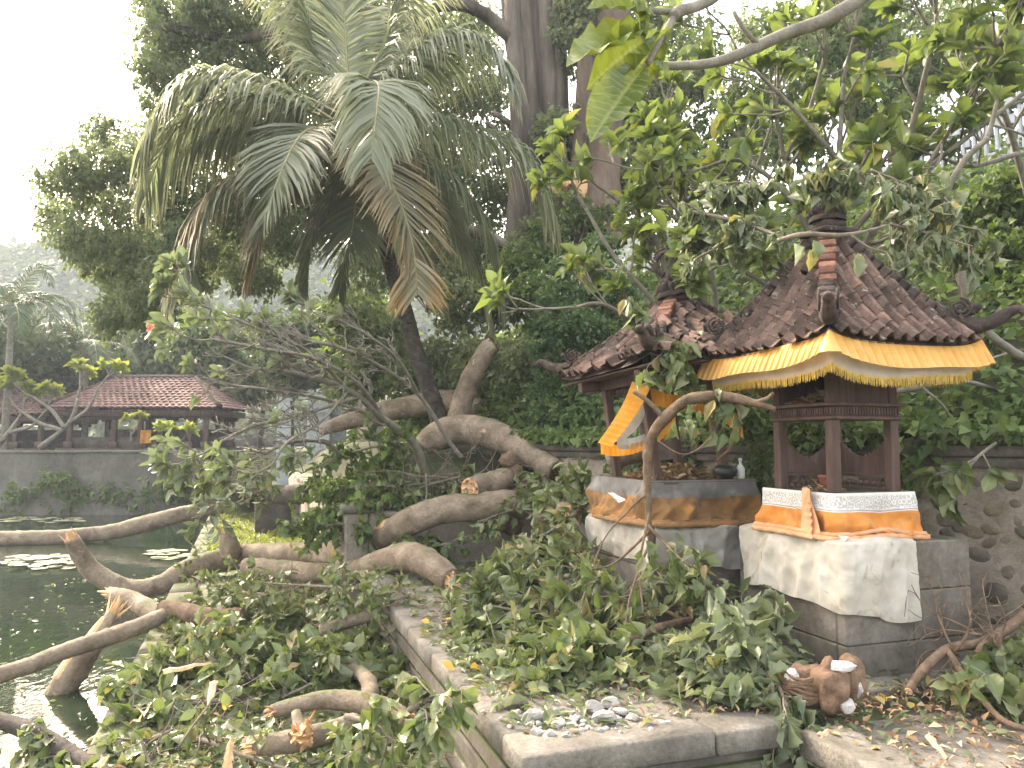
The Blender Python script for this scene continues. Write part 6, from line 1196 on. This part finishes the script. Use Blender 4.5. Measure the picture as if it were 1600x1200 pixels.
lt = trunk('long fallen trunk sweeping from the foliage over the path to a snapped end above pond', PP([(815, 790, 9.9), (785, 786, 9.75), (745, 792, 9.7), (690, 798, 9.65), (640, 816, 9.6), (600, 838, 9.9), (545, 866, 10.8), (480, 866, 11.8), (400, 868, 12.6), (345, 876, 12.5), (292, 890, 12.1), (250, 914, 11.7), (200, 919, 11.6), (150, 896, 11.5), (126, 868, 11.4), (112, 842, 11.3)]), [.15, .17, .175, .17, .165, .16, .165, .17, .18, .19, .15, .14, .135, .135, .12, .10], 1, ends=(None, ('fresh_wood', 'splinter')), stubs=[(PP([(362, 868, 12.5), (356, 846, 12.4), (352, 832, 12.4)]), .19, .10)], scar=(.20, .34, 'orange_wood', (-.3, -.5, 1)), splen=.9)
sb = MB(); splinters(sb, P(352, 838, 12.4), (-.1, 0, 1), .10, 14, .26, np.random.default_rng(5)); obj('splintered_stub', sb, M['fresh_wood'], lt, smooth=False)
trunk('smooth pale trunk humped over the edge of the stone platform with a fresh orange break', PP([(385, 884, 11.4), (440, 890, 10.9), (500, 896, 10.3), (555, 890, 9.7), (600, 876, 9.2), (640, 870, 8.8), (672, 882, 8.5), (705, 905, 8.2)]), [.11, .13, .125, .12, .14, .16, .15, .12], 2, mat='bark', ends=(('bark_brown', 'face'), ('orange_wood', 'splinter')), nspl=12)
trunk('thick grey trunk arched like a whale back below the coconut palm', PP([(660, 696, 11.2), (680, 682, 11.2), (715, 671, 11.2), (755, 674, 11.1), (795, 690, 10.9), (835, 712, 10.6), (872, 736, 10.2)]), [.15, .20, .21, .212, .205, .18, .145], 3, ends=(None, ('old_break', 'face')), sides=18, knots=7)
trunk('upright broken stump with a dark rotten top leaning right', PP([(708, 690, 11.7), (722, 628, 11.7), (738, 588, 11.65), (760, 548, 11.6), (770, 538, 11.6)]), [.155, .155, .15, .14, .135], 4, mat='bark', ends=(None, ('old_break', 'splinter')), nspl=30, splen=.35, sides=16)
trunk('big pale trunk lying far behind the coconut stem', PP([(500, 676, 12.9), (525, 664, 13.0), (570, 650, 13.2), (640, 636, 13.2), (705, 628, 13.0), (750, 640, 12.8)]), [.05, .12, .17, .19, .2, .17], 5, sides=18)
trunk('short log with a round pale cut face pointing at the camera', PP([(735, 764, 9.7), (760, 758, 9.95), (790, 750, 10.2)]), [.14, .148, .16], 6, mat='bark', ends=(('fresh_wood', 'face'), None), nspl=16, knots=3)
kn = thing('burl', 'knobbly brown burl of torn roots standing behind the pale cut log', 'burl', P(800, 800, 10.2)); mb = MB(); r = np.random.default_rng(12)
for (px, py, s) in ((795, 720, .085), (803, 742, .10), (790, 765, .10), (806, 775, .11), (796, 800, .11), (785, 815, .10), (802, 820, .10), (812, 755, .08)):
    b = MB(); c = P(px, py, 10.25); s *= 1.2; ph = np.linspace(0, math.pi, 9); th = np.linspace(0, 2 * math.pi, 13); D3 = np.array([[(math.sin(p) * math.cos(t), math.sin(p) * math.sin(t), math.cos(p)) for t in th] for p in ph]); X3 = c + D3 * s * (1.1 + .3 * wob(D3 * 3 + c, 1.5))[..., None]; X3[:, -1] = X3[:, 0]; grid(mb, X3[::-1])
obj('burl_mass', mb, M['bark_brown'], kn)
trunk('half hidden trunk lying on the ground behind the leaning shrine', PP([(950, 722, 8.6), (985, 708, 8.6), (1030, 695, 8.6), (1085, 680, 8.7)]), [.10, .12, .12, .11], 7)
trunk('short thick bough stub half buried in leaves beside the pale cloth', PP([(895, 805, 7.6), (870, 800, 7.8), (845, 806, 8.0)]), [.11, .11, .1], 8, ends=(('orange_wood', 'face'), None), nspl=5)
trunk('long trunk lying in the pond water at the far left', PP([(-30, 842, 18.9), (50, 841, 19.1), (110, 838, 19.3), (180, 830, 19.6), (235, 816, 20), (285, 803, 20.4), (350, 792, 21.2)]), [.17, .18, .18, .19, .22, .2, .16], 9, mat='bark', sides=14)
trunk('grey bough resting against the forked trunk with a splintered orange tip at the pond edge', PP([(176, 928, 9.6), (205, 938, 9.4), (250, 962, 9.0), (300, 985, 8.6), (372, 992, 8.3)]), [.08, .105, .115, .105, .09], 10, ends=(('orange_wood', 'splinter'), None), splen=1.3)
trunk('slender grey bough running out over the water at lower left', PP([(-25, 1062, 6.8), (40, 1042, 7.1), (95, 1020, 7.4), (150, 1002, 7.7), (200, 985, 8.0), (255, 962, 8.4)]), [.07, .074, .076, .082, .085, .08], 11, sides=12)
trunk('sunken bough with long torn orange wood dipping into the pond', PP([(62, 1130, 7.9), (118, 1045, 8.0), (150, 1000, 8.1), (176, 958, 8.2)]), [.13, .13, .09, .05], 12, mat='bark', ends=(None, ('fresh_wood', 'splinter')), scar=(.35, .95, 'orange_wood', (-.8, -.4, .4)), splen=2.2, sides=12)
trunk('dark leafy bough drooping into the water in the lower left corner', PP([(-20, 1120, 5.6), (40, 1140, 5.5), (90, 1165, 5.4), (150, 1205, 5.2)]), [.05, .06, .06, .05], 13, mat='bark_dark', sides=10)
trunk('crooked mossy bough with raw orange end lying in the near leaves', GG([(425, 1112), (470, 1100, .02), (520, 1093, .04), (570, 1099, .05), (610, 1112, .03), (638, 1128)], -.42), [.05, .06, .07, .08, .08, .06], 14, ends=(('orange_wood', 'splinter'), ('orange_wood', 'splinter')), stubs=[(GG([(572, 1098, .05), (578, 1072, .04), (560, 1050, .02), (520, 1035)], -.42), .075, .05)], nspl=12, sides=14, knots=6)
sbt = trunk('short broken bough with torn orange ends at the bottom of the photo', GG([(395, 1165), (430, 1162), (470, 1155), (515, 1145), (555, 1128)], -.42), [.055, .07, .075, .075, .065], 15, ends=(('orange_wood', 'splinter'), None), stubs=[(GG([(475, 1152), (468, 1135, .06), (462, 1112, .13)], -.40), .055, .03)], nspl=18, sides=14)
sb = MB(); splinters(sb, G(470, 1150, -.36), (0, -.8, .4), .08, 22, .15, np.random.default_rng(15), spread=.7); obj('splintered_stub', sb, M['orange_wood'], sbt, smooth=False)
trunk('brown log end behind the near leaf heap at the pond edge', PP([(255, 950, 8.5), (290, 958, 8.4), (330, 965, 8.3), (380, 962, 8.3)]), [.09, .1, .1, .08], 16, mat='bark_brown', ends=(('old_break', 'face'), None))
trunk('peeled bark limb lying flat beside the platform edge', PP([(500, 985, 7.3), (540, 972, 7.4), (580, 962, 7.5)]), [.05, .06, .05], 17, mat='bark', ends=(None, ('fresh_wood', 'splinter')), nspl=8)
trunk('dark trunk lying across the far end of the path', PP([(395, 760, 16.5), (440, 772, 16), (480, 770, 15.6)]), [.16, .2, .18], 18, mat='bark_dark')
trunk('crooked brown branch lying across the leaves on the stone platform', PP([(902, 1004, 5.6), (925, 1012, 5.5), (958, 1016, 5.45), (985, 1000, 5.5), (1025, 982, 5.6), (1070, 970, 5.7), (1130, 962, 5.8)]), [.022, .03, .034, .032, .028, .024, .018], 19, mat='bark_brown', sides=12, stubs=[(PP([(1070, 970, 5.7), (1040, 955, 5.75), (1010, 950, 5.8)]), .016, .01), (PP([(960, 1014, 5.45), (935, 995, 5.5), (915, 985, 5.6), (950, 978, 5.6)]), .014, .01)], name='fallen_branch', cat='branch', ends=(('fresh_wood', 'splinter'), None), nspl=6)
trunk('short grey stick with a torn end lying on the platform near its left edge', PP([(698, 972, 6.45), (725, 966, 6.5), (748, 963, 6.5)]), [.018, .022, .02], 20, mat='bark_twig', sides=9, name='fallen_branch', cat='branch', ends=(('fresh_wood', 'splinter'), None), nspl=5)
trunk('straight pale stick among the leaves before the first shrine pedestal', PP([(1060, 945, 6.2), (1100, 950, 6.1), (1135, 956, 6.0)]), [.016, .018, .016], 21, mat='bark_twig', sides=8, name='fallen_branch', cat='branch')
trunk('thick brown curved branch in the debris at the far right', PP([(1420, 1080, 4.6), (1440, 1050, 4.75), (1480, 1015, 4.9), (1530, 1005, 5.0), (1570, 985, 5.1), (1615, 950, 5.2)]), [.022, .028, .03, .03, .032, .034], 22, mat='bark_brown', sides=11, name='fallen_branch', cat='branch', ends=(('fresh_wood', 'face'), None), nspl=3, stubs=[(PP([(1560, 990, 5.1), (1535, 1010, 4.9), (1520, 1045, 4.7)]), .028, .02), (PP([(1480, 1015, 4.9), (1510, 1060, 4.6), (1560, 1120, 4.3), (1605, 1140, 4.2)]), .02, .014), (PP([(1560, 985, 5.1), (1568, 1030, 4.9), (1600, 1030, 4.8)]), .026, .02)])
def twig_tangle(label, cen, size, n, seed, ln, r0, floor, mat='bark_brown', up=.4, name='twig_pile'):
    r = np.random.default_rng(seed); t = MB(); cen = np.asarray(cen)
    for i in range(n):
        p = cen + r.uniform(-1, 1, 3) * size; p[2] = max(p[2], floor); d = nrm(r.normal(size=3) * np.array((1, 1, .5)) + (0, 0, up)); pts = [p]
        for k in range(5): d = nrm(d + r.normal(size=3) * .3); q = pts[-1] + d * ln / 5 * r.uniform(.6, 1.2); q[2] = max(q[2], floor + .01); pts.append(q)
        tube(t, pts, np.linspace(r0 * r.uniform(.5, 1.2), r0 * .3, 6), 6, step=.05, bump=.08)
        for k in (2, 3, 4): tube(t, [pts[k], pts[k] + nrm(d + r.normal(size=3)) * ln * .14, pts[k] + nrm(d + r.normal(size=3)) * ln * .28], [r0 * .4, r0 * .3, r0 * .2], 5, step=.05)
    return obj(name, t, M[mat], None, label=label, cat='twigs')
twig_tangle('tangle of thin bare twigs standing at the right pedestal corner', P(1500, 1020, 4.9), np.array((.22, .12, .12)), 13, 701, .55, .009, -.04, up=.5)
twig_tangle('tangle of brown twigs in the leaves below the leaning shrine', P(960, 965, 5.8), np.array((.3, .15, .05)), 12, 702, .5, .008, .01, up=.15)
twig_tangle('pale twigs sticking out of the near leaf heap at the pond edge', P(300, 1150, 5.4), np.array((.5, .3, .1)), 14, 703, .7, .008, -.55, 'bark_twig', .3)
twig_tangle('grey twigs crossing between the fallen trunks in the middle', P(700, 750, 10.3), np.array((.5, .3, .15)), 16, 704, .9, .012, .4, 'bark_twig', .2)

# ------------------------------------------------------------------ fallen leafy boughs
def bough(label, mains, floor, seed, n_tw, tw_len, per, ln, n_ind, mat='leaf_ficus', wd=.5, heap=.25, droop=.25, r0=.02, cat='leafy branch', tpl='fig', name='leafy_branch', bark='bark_twig', rise=.35):
    r = np.random.default_rng(seed); t = thing(name, label, cat, mains[0][0]); mb = MB(); L = Leaves(tpl)
    for pts in mains:
        Q, T, R = tube(mb, pts, np.linspace(r0, r0 * .4, len(pts)), 8, bump=.1, step=.05, seed=seed)
        tw = twigs_on(mb, Q, r, n_tw, tw_len, r0 * .35, .0, (0, -.1, rise), floor, 5, 0, droop); leaves_on(L, tw, r, per, ln, wd, droop, .2, floor=floor)
    obj('branch', mb, M[bark], t); L.emit(t, M[mat], n_ind); return t
B = BANK_Z
bough('leafy bough with big glossy leaves heaped against the left face of the platform', [GG([(585, 1010), (520, 985), (450, 965)], -.45), GG([(610, 1050), (540, 1040), (460, 1030)], -.45), GG([(560, 1010), (500, 1060, .05), (440, 1090)], -.45), GG([(680, 1120), (640, 1080), (560, 1070)], -.5)], B, 801, 24, .33, 8, .172, 200, rise=0, wd=.44)
bough('wide leafy bough piled on the bank beside the pond', [GG([(470, 960), (400, 985), (320, 1000)], -.42), GG([(440, 1020), (360, 1030, .08), (270, 1040)], -.42), GG([(400, 960), (340, 960), (280, 985)], -.45)], B, 802, 24, .34, 8, .172, 200, rise=0, wd=.44)
bough('leafy bough hanging over the water edge at lower left', [GG([(330, 1040), (240, 1050), (190, 1075)], -.5), GG([(380, 1090), (290, 1100), (200, 1110)], -.5)], B - .1, 803, 24, .33, 8, .17, 180, rise=0, wd=.44)
bough('leafy sprig in the bottom foreground with leaves hanging down', [PP([(640, 1110, 4.3), (680, 1090, 4.25), (700, 1120, 4.2)]), PP([(540, 1120, 4.6), (580, 1130, 4.5), (620, 1160, 4.3)])], B + .1, 804, 9, .25, 8, .13, 90, droop=.9, rise=.1)
bough('leaf covered boughs at the bottom edge of the photo below the crooked bough', [GG([(300, 1150), (380, 1180), (460, 1205)], -.5), GG([(480, 1190), (560, 1185), (640, 1200)], -.5), GG([(250, 1150), (200, 1170), (150, 1190)], -.52)], B, 805, 14, .32, 6, .11, 110, rise=.08)
bough('leafy branch spread over the middle of the stone platform', [PP([(1000, 960, 5.9), (930, 985, 5.8), (850, 1010, 5.6)]), PP([(960, 1000, 5.5), (880, 1030, 5.35), (800, 1040, 5.3)]), PP([(900, 950, 6.2), (820, 955, 6.2), (740, 940, 6.4)])], .012, 806, 28, .30, 8, .165, 230, rise=-.05, wd=.42)
bough('leafy twigs with bright leaves strewn over the left strip of the platform', [PP([(800, 945, 6.6), (740, 950, 6.6), (690, 960, 6.5)]), PP([(860, 1000, 5.9), (790, 1010, 5.8), (740, 1000, 6.0)]), PP([(960, 1050, 5.2), (890, 1065, 5.05), (830, 1070, 5.0)])], .012, 817, 18, .3, 7, .12, 150, rise=.06)
bough('pale wilted leafy branch at the foot of the nearer pedestal', [PP([(1180, 985, 5.35), (1120, 1010, 5.2), (1060, 1040, 5.05)]), PP([(1150, 960, 5.6), (1180, 1010, 5.2), (1200, 1060, 4.85)]), PP([(1120, 1030, 5.0), (1130, 1060, 4.85), (1160, 1085, 4.75)])], .012, 807, 30, .34, 9, .165, 200, mat='leaf_wilt', wd=.38, droop=.5, rise=-.05)
bough('leafy heap spilling down the front edge of the platform onto the terrace', [PP([(1190, 1040, 4.9), (1215, 1070, 4.65), (1230, 1105, 4.45)]), PP([(1160, 1060, 4.85), (1200, 1095, 4.6), (1225, 1130, 4.4)])], -.45, 808, 20, .26, 9, .14, 120, mat='leaf_wilt', wd=.36, droop=1.1, rise=-.1, tpl='wilt')
bough('big leafy bough filling the gap between the humped trunk and the leaning shrine', [PP([(900, 800, 7.4), (860, 830, 7.4), (810, 850, 7.5)]), PP([(930, 860, 6.8), (870, 880, 6.9), (800, 890, 7.1)]), PP([(890, 900, 6.5), (830, 905, 6.7), (760, 905, 7)]), PP([(850, 780, 8), (890, 770, 7.8), (930, 780, 7.6)])], .02, 809, 22, .32, 8, .15, 220, rise=.05, wd=.42)
bough('leafy twigs in front of the leaning shrine base', [PP([(1120, 930, 5.8), (1060, 915, 5.9), (1000, 905, 6)]), PP([(980, 940, 5.7), (930, 915, 6), (890, 880, 6.2)])], .02, 810, 18, .26, 7, .125, 120, rise=-.05, wd=.42)
bough('tall leafy bough heaped along the terrace wall behind the fallen trunks', [PP([(640, 715, 11.2), (600, 730, 11.2), (540, 755, 11.4)]), PP([(620, 762, 10.9), (570, 775, 11.2), (510, 790, 11.6)]), PP([(620, 690, 10.2), (540, 710, 10.8), (470, 740, 11.4)])], .62, 811, 26, .42, 9, .14, 200, mat='leaf_hill', rise=.35)
bough('leafy frangipani crown fallen over the pond kerb further along the path', [PP([(440, 730, 11.5), (380, 760, 11.5), (320, 800, 11.6)]), PP([(420, 760, 11.2), (360, 790, 11.2), (300, 810, 11.4)])], B, 812, 13, .38, 6, .19, 140, mat='leaf_pale', wd=.36, tpl='obo', rise=.3)
bough('leafy branches against the wall in the debris at the far right', [PP([(1600, 1050, 4.7), (1550, 1080, 4.6), (1500, 1060, 4.7)]), PP([(1620, 1000, 5), (1580, 1040, 4.8), (1560, 1100, 4.5)])], -.04, 813, 16, .3, 6, .15, 90, mat='leaf_ficus', rise=.15)
bough('dark leaves drooping from the bough in the lower left corner', [PP([(40, 1140, 5.5), (90, 1165, 5.4), (130, 1200, 5.2)])], -.9, 814, 14, .25, 7, .11, 40, droop=.8, rise=0)
bough('leaf heap on the bank behind the near bough around the humped trunk', [PP([(560, 920, 8.0), (480, 915, 8.4), (400, 910, 9)]), PP([(640, 930, 7.4), (580, 945, 7.4), (520, 935, 7.7)]), PP([(420, 930, 8.2), (350, 920, 9), (300, 900, 10)])], B, 815, 24, .4, 7, .11, 110, rise=.2)

bough('leafy twigs between the long trunk and the pale cut log', [PP([(720, 745, 10.2), (680, 755, 10.2), (630, 770, 10.2)]), PP([(830, 790, 9.4), (790, 800, 9.5), (750, 815, 9.4)]), PP([(840, 745, 10), (870, 765, 9.6), (900, 790, 9.2)])], .3, 818, 15, .34, 7, .13, 90, rise=.15, droop=.5)
bough('leafy bough hiding the corner of the upper terrace under the bare frangipani', [PP([(600, 790, 9.9), (540, 790, 10), (480, 800, 10.4)]), PP([(570, 820, 9.8), (520, 820, 9.9), (470, 830, 10.3)]), PP([(620, 760, 10.2), (560, 760, 10.2), (500, 770, 10.4)]), PP([(700, 850, 9.4), (640, 860, 9.5), (590, 860, 9.6)])], B, 816, 26, .4, 9, .13, 120, mat='leaf_hill', rise=.1, droop=.5)
# ------------------------------------------------------------------ litter, chips, loose pieces
def scatter(name, mat, n, ln, wd, seed, u=None, v=None, z=0.0, tpl='mid', tilt=.25, poly=None, dens=None):
    r = np.random.default_rng(seed); L = Leaves(tpl); a = r.uniform(*u, n); b = r.uniform(*v, n); p = np.stack([CU * a - SU * b, SU * a + CU * b, np.full(n, z)], -1)
    if dens is not None: k = r.uniform(0, 1, n) < np.clip(.5 + .8 * wob(p * (1, 1, 0), dens, seed), .05, 1); p = p[k]; n = len(p)
    p[:, 2] += r.uniform(.004, .03, n); D = r.normal(size=(n, 3)); D[:, 2] = np.abs(D[:, 2]) * tilt; l = ln * r.uniform(.4, 1.4, n); L.add(p, D, l, l * wd * r.uniform(.6, 1.4, n), rng=r, roll=.3); mb = MB(); L.mesh_into(mb); return obj(name, mb, M[mat], None, kind='stuff')
scatter('green_leaf_litter', 'leaf_ficus', 4200, .085, .45, 901, (1.35, 4.2), (3.9, 9.6), .0, dens=1.3)
scatter('pale_leaf_litter', 'leaf_wilt', 3400, .08, .4, 902, (1.35, 4.2), (3.85, 7.6), .0, dens=1.1)
scatter('dry_leaf_litter', 'dry', 2000, .05, .3, 903, (1.35, 4.5), (3.8, 7.6), .0, dens=1.7)
scatter('wood_chip_litter', 'chips', 420, .055, .28, 904, (1.4, 3.4), (3.8, 7.2), .0, tpl='low', dens=1.5)
scatter('bank_leaf_litter', 'leaf_wilt', 7000, .085, .42, 905, (-.85, 1.25), (3.6, 20), B, dens=1.0)
scatter('bank_green_litter', 'leaf_ficus', 6000, .1, .45, 906, (-.9, 1.25), (3.6, 14), B, dens=.8)
scatter('bank_dry_litter', 'dry', 2600, .07, .3, 907, (-.85, 1.25), (3.4, 18), B, dens=1.4)
scatter('bank_wood_chips', 'chips', 800, .09, .2, 908, (-.85, 1.25), (3.4, 10), B + .06, tpl='low', tilt=.6, dens=1.1)
scatter('terrace_wood_chips', 'chips', 2600, .06, .35, 909, (3.1, 5.2), (1.6, 4.4), -.05, tpl='low', tilt=.5, dens=1.6)
scatter('terrace_leaf_litter', 'leaf_wilt', 2000, .075, .42, 910, (2.95, 5.6), (1.6, 4.8), -.05, dens=1.3)
scatter('terrace_dry_litter', 'dry', 1200, .06, .35, 911, (2.95, 5.6), (1.6, 4.9), -.05, dens=1.2)
scatter('upper_leaf_litter', 'leaf_hill', 6000, .13, .5, 912, (1.2, 6), (10, 16), .72, tilt=.5)
scatter('far_path_grass', 'leaf_lime', 2600, .14, .2, 913, (-.7, 1.2), (15, 24), B, tilt=1.2, tpl='low')
scatter('floating_leaves', 'leaf_wilt', 420, .08, .42, 914, (-3.2, -1.0), (4, 16), WATER_Z + .002, tilt=.02, dens=1.0)
r = np.random.default_rng(921)
k = 0
YL = [((1285, 1086), 'on the terrace beside the carved fragment'), ((740, 1040), 'lying on the platform near its left edge'), ((735, 1044), ''), ((690, 1035), ''), ((660, 968), ''), ((705, 972), ''), ((1385, 1092), ''), ((975, 1046), ''), ((1040, 1060), ''), ((480, 1015), ''), ((520, 1130), ''), ((215, 1125), ''), ((350, 1110), ''), ((300, 820), ''), ((1225, 1085), ''), ((955, 1030), '')]
yb = MB(); V_, F_, A_ = TPL['fig'][0]; yb.add(V_, F_, 0, A_); yme = yb.mesh('yellow_leaf', M['yellow_leaf'])
for (px, py), _ in YL:
    z = .05 if px > 600 else -.28; q = G(px, py, z) if py > 830 else P(px, py, 16); Mx = np.eye(4); d = r.normal(size=3); d[2] *= .3; l = .11 * r.uniform(.7, 1.2); Mx[:3, :3] = frames(np.array([d]), np.array([[0, -.5, 1.]]))[0] * np.array((l, l * .5, l)); Mx[:3, 3] = q
    tag(inst('yellow_leaf', yme, None, Mx), 'fallen yellow leaf lying loose on the leaf litter', 'leaf', 'loose yellow leaves')
CH = [(805, 1101, .075, 'pointed dark grey chunk of rubble near the platform corner', 'stone'), (832, 1122, .06, 'flat pale rubble slab just right of the dark pointed chunk', 'rubble'), (925, 1108, .065, 'biggest pale rubble lump near the front edge of the platform', 'rubble'), (952, 1100, .05, 'upright pale rubble lump on the small rubble pile', 'rubble'), (945, 1124, .06, 'broad rubble lump at the front of the small rubble pile', 'rubble'), (968, 1112, .042, 'small rubble lump at the right of the small rubble pile', 'rubble'), (990, 1122, .04, 'lone small rubble piece right of the rubble pile', 'rubble'), (870, 1130, .04, 'low rubble scrap between the slab and the biggest lump', 'rubble'), (838, 1143, .035, 'small rubble scrap at the platform corner', 'rubble'), (860, 1146, .03, 'tiny rubble scrap on the front coping', 'rubble'), (975, 1071, .03, 'pale pebble among the leaves behind the rubble pile', 'rubble'), (1055, 1096, .03, 'pale rubble pebble beside the spilled leaves', 'rubble'), (755, 912, .085, 'brick like stone block on the platform behind the humped trunk', 'stone')]
for i, (px, py, s, lab, mt) in enumerate(CH):
    q = G(px, py + 4, .0); mb = MB(); chunk(mb, q + (0, 0, s * .42), (s, s * .8, s * .62), 70 + i, 0, 10); obj('rubble_chunk', mb, M[mt], None, smooth=False, label=lab, cat='rubble', group='rubble on the platform')
n = 150; mb = MB()
for i in range(n): c = G(r.normal(900, 60), min(1150, r.normal(1122, 13)), .005); s = r.uniform(.006, .02); chunk(mb, c, (s, s, s * .7), i, 0, 6)
obj('rubble_grit', mb, M['rubble'], None, smooth=False, kind='stuff')
# carved statue fragment
cf = thing('carved_fragment', 'brown carved stone fragment with white broken faces lying at the pedestal corner', 'statue fragment', G(1290, 1115, -.04)); mb = MB(); c0 = P(1262, 1072, 4.62); c1 = P(1300, 1075, 4.5)
def blob(mb, c, sz, seed, amp=.16, sc=2.2, m=0, carve=0):
    ph = np.linspace(0, math.pi, 22); th = np.linspace(0, 2 * math.pi, 33); D3 = np.array([[(math.sin(p) * math.cos(t), math.sin(p) * math.sin(t), math.cos(p)) for t in th] for p in ph]); s = 1 + amp * wob(D3, sc, seed) + amp * .4 * wob(D3, sc * 3, seed) + carve * .05 * np.sin(D3[..., 2] * 16 + 2 * D3[..., 0]); X3 = c + D3 * s[..., None] * np.asarray(sz); X3[:, -1] = X3[:, 0]; grid(mb, X3[::-1], m)
blob(mb, c0, (.13, .11, .11), 3, .24, 2.6, 0, 1); blob(mb, c1, (.10, .10, .145), 5, .24, 3.2); blob(mb, P(1330, 1060, 4.55), (.085, .09, .12), 8, .2)
for k in range(8): th = np.linspace(-1.3, 1.2, 14); tube(mb, [c0 + np.array((.118 * math.sin(a) - .015, -.112 * math.cos(a), .075 - .02 * k + .012 * math.sin(a * 3 + k))) for a in th], .010, 6, step=.015, bump=.3, seed=k)
obj('carved_body', mb, M['brown_carving'], cf)
mb = MB(); chunk(mb, P(1316, 1042, 4.52), (.085, .075, .05), 91, 0, 14); chunk(mb, P(1322, 1104, 4.43), (.055, .05, .05), 92, 0, 14); chunk(mb, P(1238, 1054, 4.58), (.045, .045, .04), 93, 0, 12); chunk(mb, P(1338, 1068, 4.52), (.04, .06, .08), 95, 0, 14); obj('broken_face', mb, M['white_break'], cf, smooth=False)
# long torn planks of wood and bark lying about
for i, (a, b, w, lab, mt) in enumerate((((255, 1050, 6.1), (330, 1035, 6.3), .03, 'long torn strip of pale wood on the near leaf heap', 'chips'), ((335, 1065, 5.9), (325, 1105, 5.7), .03, 'upright pale splinter stuck in the near leaf heap', 'chips'), ((355, 1200, 4.9), (362, 1150, 4.95), .03, 'bright split of wood standing at the bottom edge', 'chips'), ((150, 1200, 5.0), (170, 1180, 5.1), .03, 'pale split of wood in the lower left by the water', 'chips'), ((700, 1020, 5.9), (740, 1028, 5.8), .018, 'thin torn strip of wood on the platform by the yellow leaf', 'chips'), ((1450, 1150, 3.9), (1480, 1185, 3.75), .02, 'wood strip among the chips on the terrace', 'chips'), ((1280, 1150, 4.0), (1300, 1140, 4.05), .015, 'small wood strip on the terrace edge below the fragment', 'chips'))):
    p, q = P(*a), P(*b); mb = MB(); ax = nrm(q - p); s1 = nrm(np.cross(ax, (0, -.5, 1))); V = []
    for k, t in enumerate(np.linspace(0, 1, 7)): ww = w * (1 - .75 * t ** 2) * (1 + .15 * math.sin(k * 3 + i)); c = p + (q - p) * t + np.array((0, 0, .006 * math.sin(k * 2))); V.append([c - s1 * ww, c + np.cross(s1, ax) * .012, c + s1 * ww, c - np.cross(s1, ax) * .012, c - s1 * ww])
    grid(mb, np.array(V)); obj('wood_splinter', mb, M['fresh_wood'], None, smooth=False, label=lab, cat='splinter')
# ------------------------------------------------------------------ water lilies
def pads(label, group, cen, rx, ry, n, seed, s0):
    r = np.random.default_rng(seed); mes = []
    for q in range(3):
        b = MB(); th = np.linspace(.22, 2 * math.pi - .22, 15); V = [(0, 0, .004)] + [(math.cos(t) * (1 + .05 * math.sin(5 * t + q)), math.sin(t) * (1 + .05 * math.cos(4 * t)), .03 + .02 * math.sin(3 * t + q)) for t in th]; b.add(V, [(0, i, i + 1) for i in range(1, 15)]); mes.append(b.mesh('lily_pad', M['pad']))
    for i in range(n):
        a = r.uniform(0, 6.28); k = math.sqrt(r.uniform(0, 1)); q = G(cen[0] + rx * k * math.cos(a), cen[1] + ry * k * math.sin(a), WATER_Z + .012); s = s0 * r.uniform(.6, 1.2)
        tag(inst('lily_pad', mes[i % 3], None, TR(q + (0, 0, .0015 * i), r.uniform(0, 6), 0, 0, (s, s, s))), label, 'lily pad', group)
pads('pale lily pad floating with others before the far pond wall', 'far lily pads', (62, 814), 70, 5, 46, 951, .17); pads('pale lily pad floating with others just behind the snapped trunk end', 'middle lily pads', (70, 880), 72, 10, 60, 952, .15); pads('pale lily pad floating beside the kerb left of the path', 'kerb lily pads', (262, 868), 38, 9, 26, 953, .15)
# pink blossoms far behind the bare frangipani
for i, (px, py) in enumerate(((236, 505), (241, 511), (232, 512))):
    mb = MB(); L = Leaves('obo'); c = P(px, py, 7.9); rosette(L, c, np.array((0, -.5, .8)), np.random.default_rng(i), 5, .055, .7, 0, 1.2); L.mesh_into(mb); obj('blossom', mb, M['flower'], None, label='red pink frangipani blossom at the leftmost leafy tip', cat='blossom', group='red blossoms')
# ------------------------------------------------------------------ haze
hb = MB(); cbox(hb, -420, 265, -40, 345, -3.6, 62, 0, .01)
hm, hnt, hbs, hout = new_mat('haze_air'); hnt.nodes.remove(hbs); pv = hnt.nodes.new('ShaderNodeVolumePrincipled'); pv.inputs['Color'].default_value = (.74, .84, .93, 1); pv.inputs['Density'].default_value = .0013; pv.inputs['Anisotropy'].default_value = 0.05
hnt.links.new(pv.outputs[0], hout.inputs['Volume']); obj('haze', hb, hm, None, smooth=False, kind='stuff')
print('TRIS', sum(len(o.data.polygons) for o in bpy.data.objects if o.type == 'MESH'), 'OBJECTS', len(bpy.data.objects))
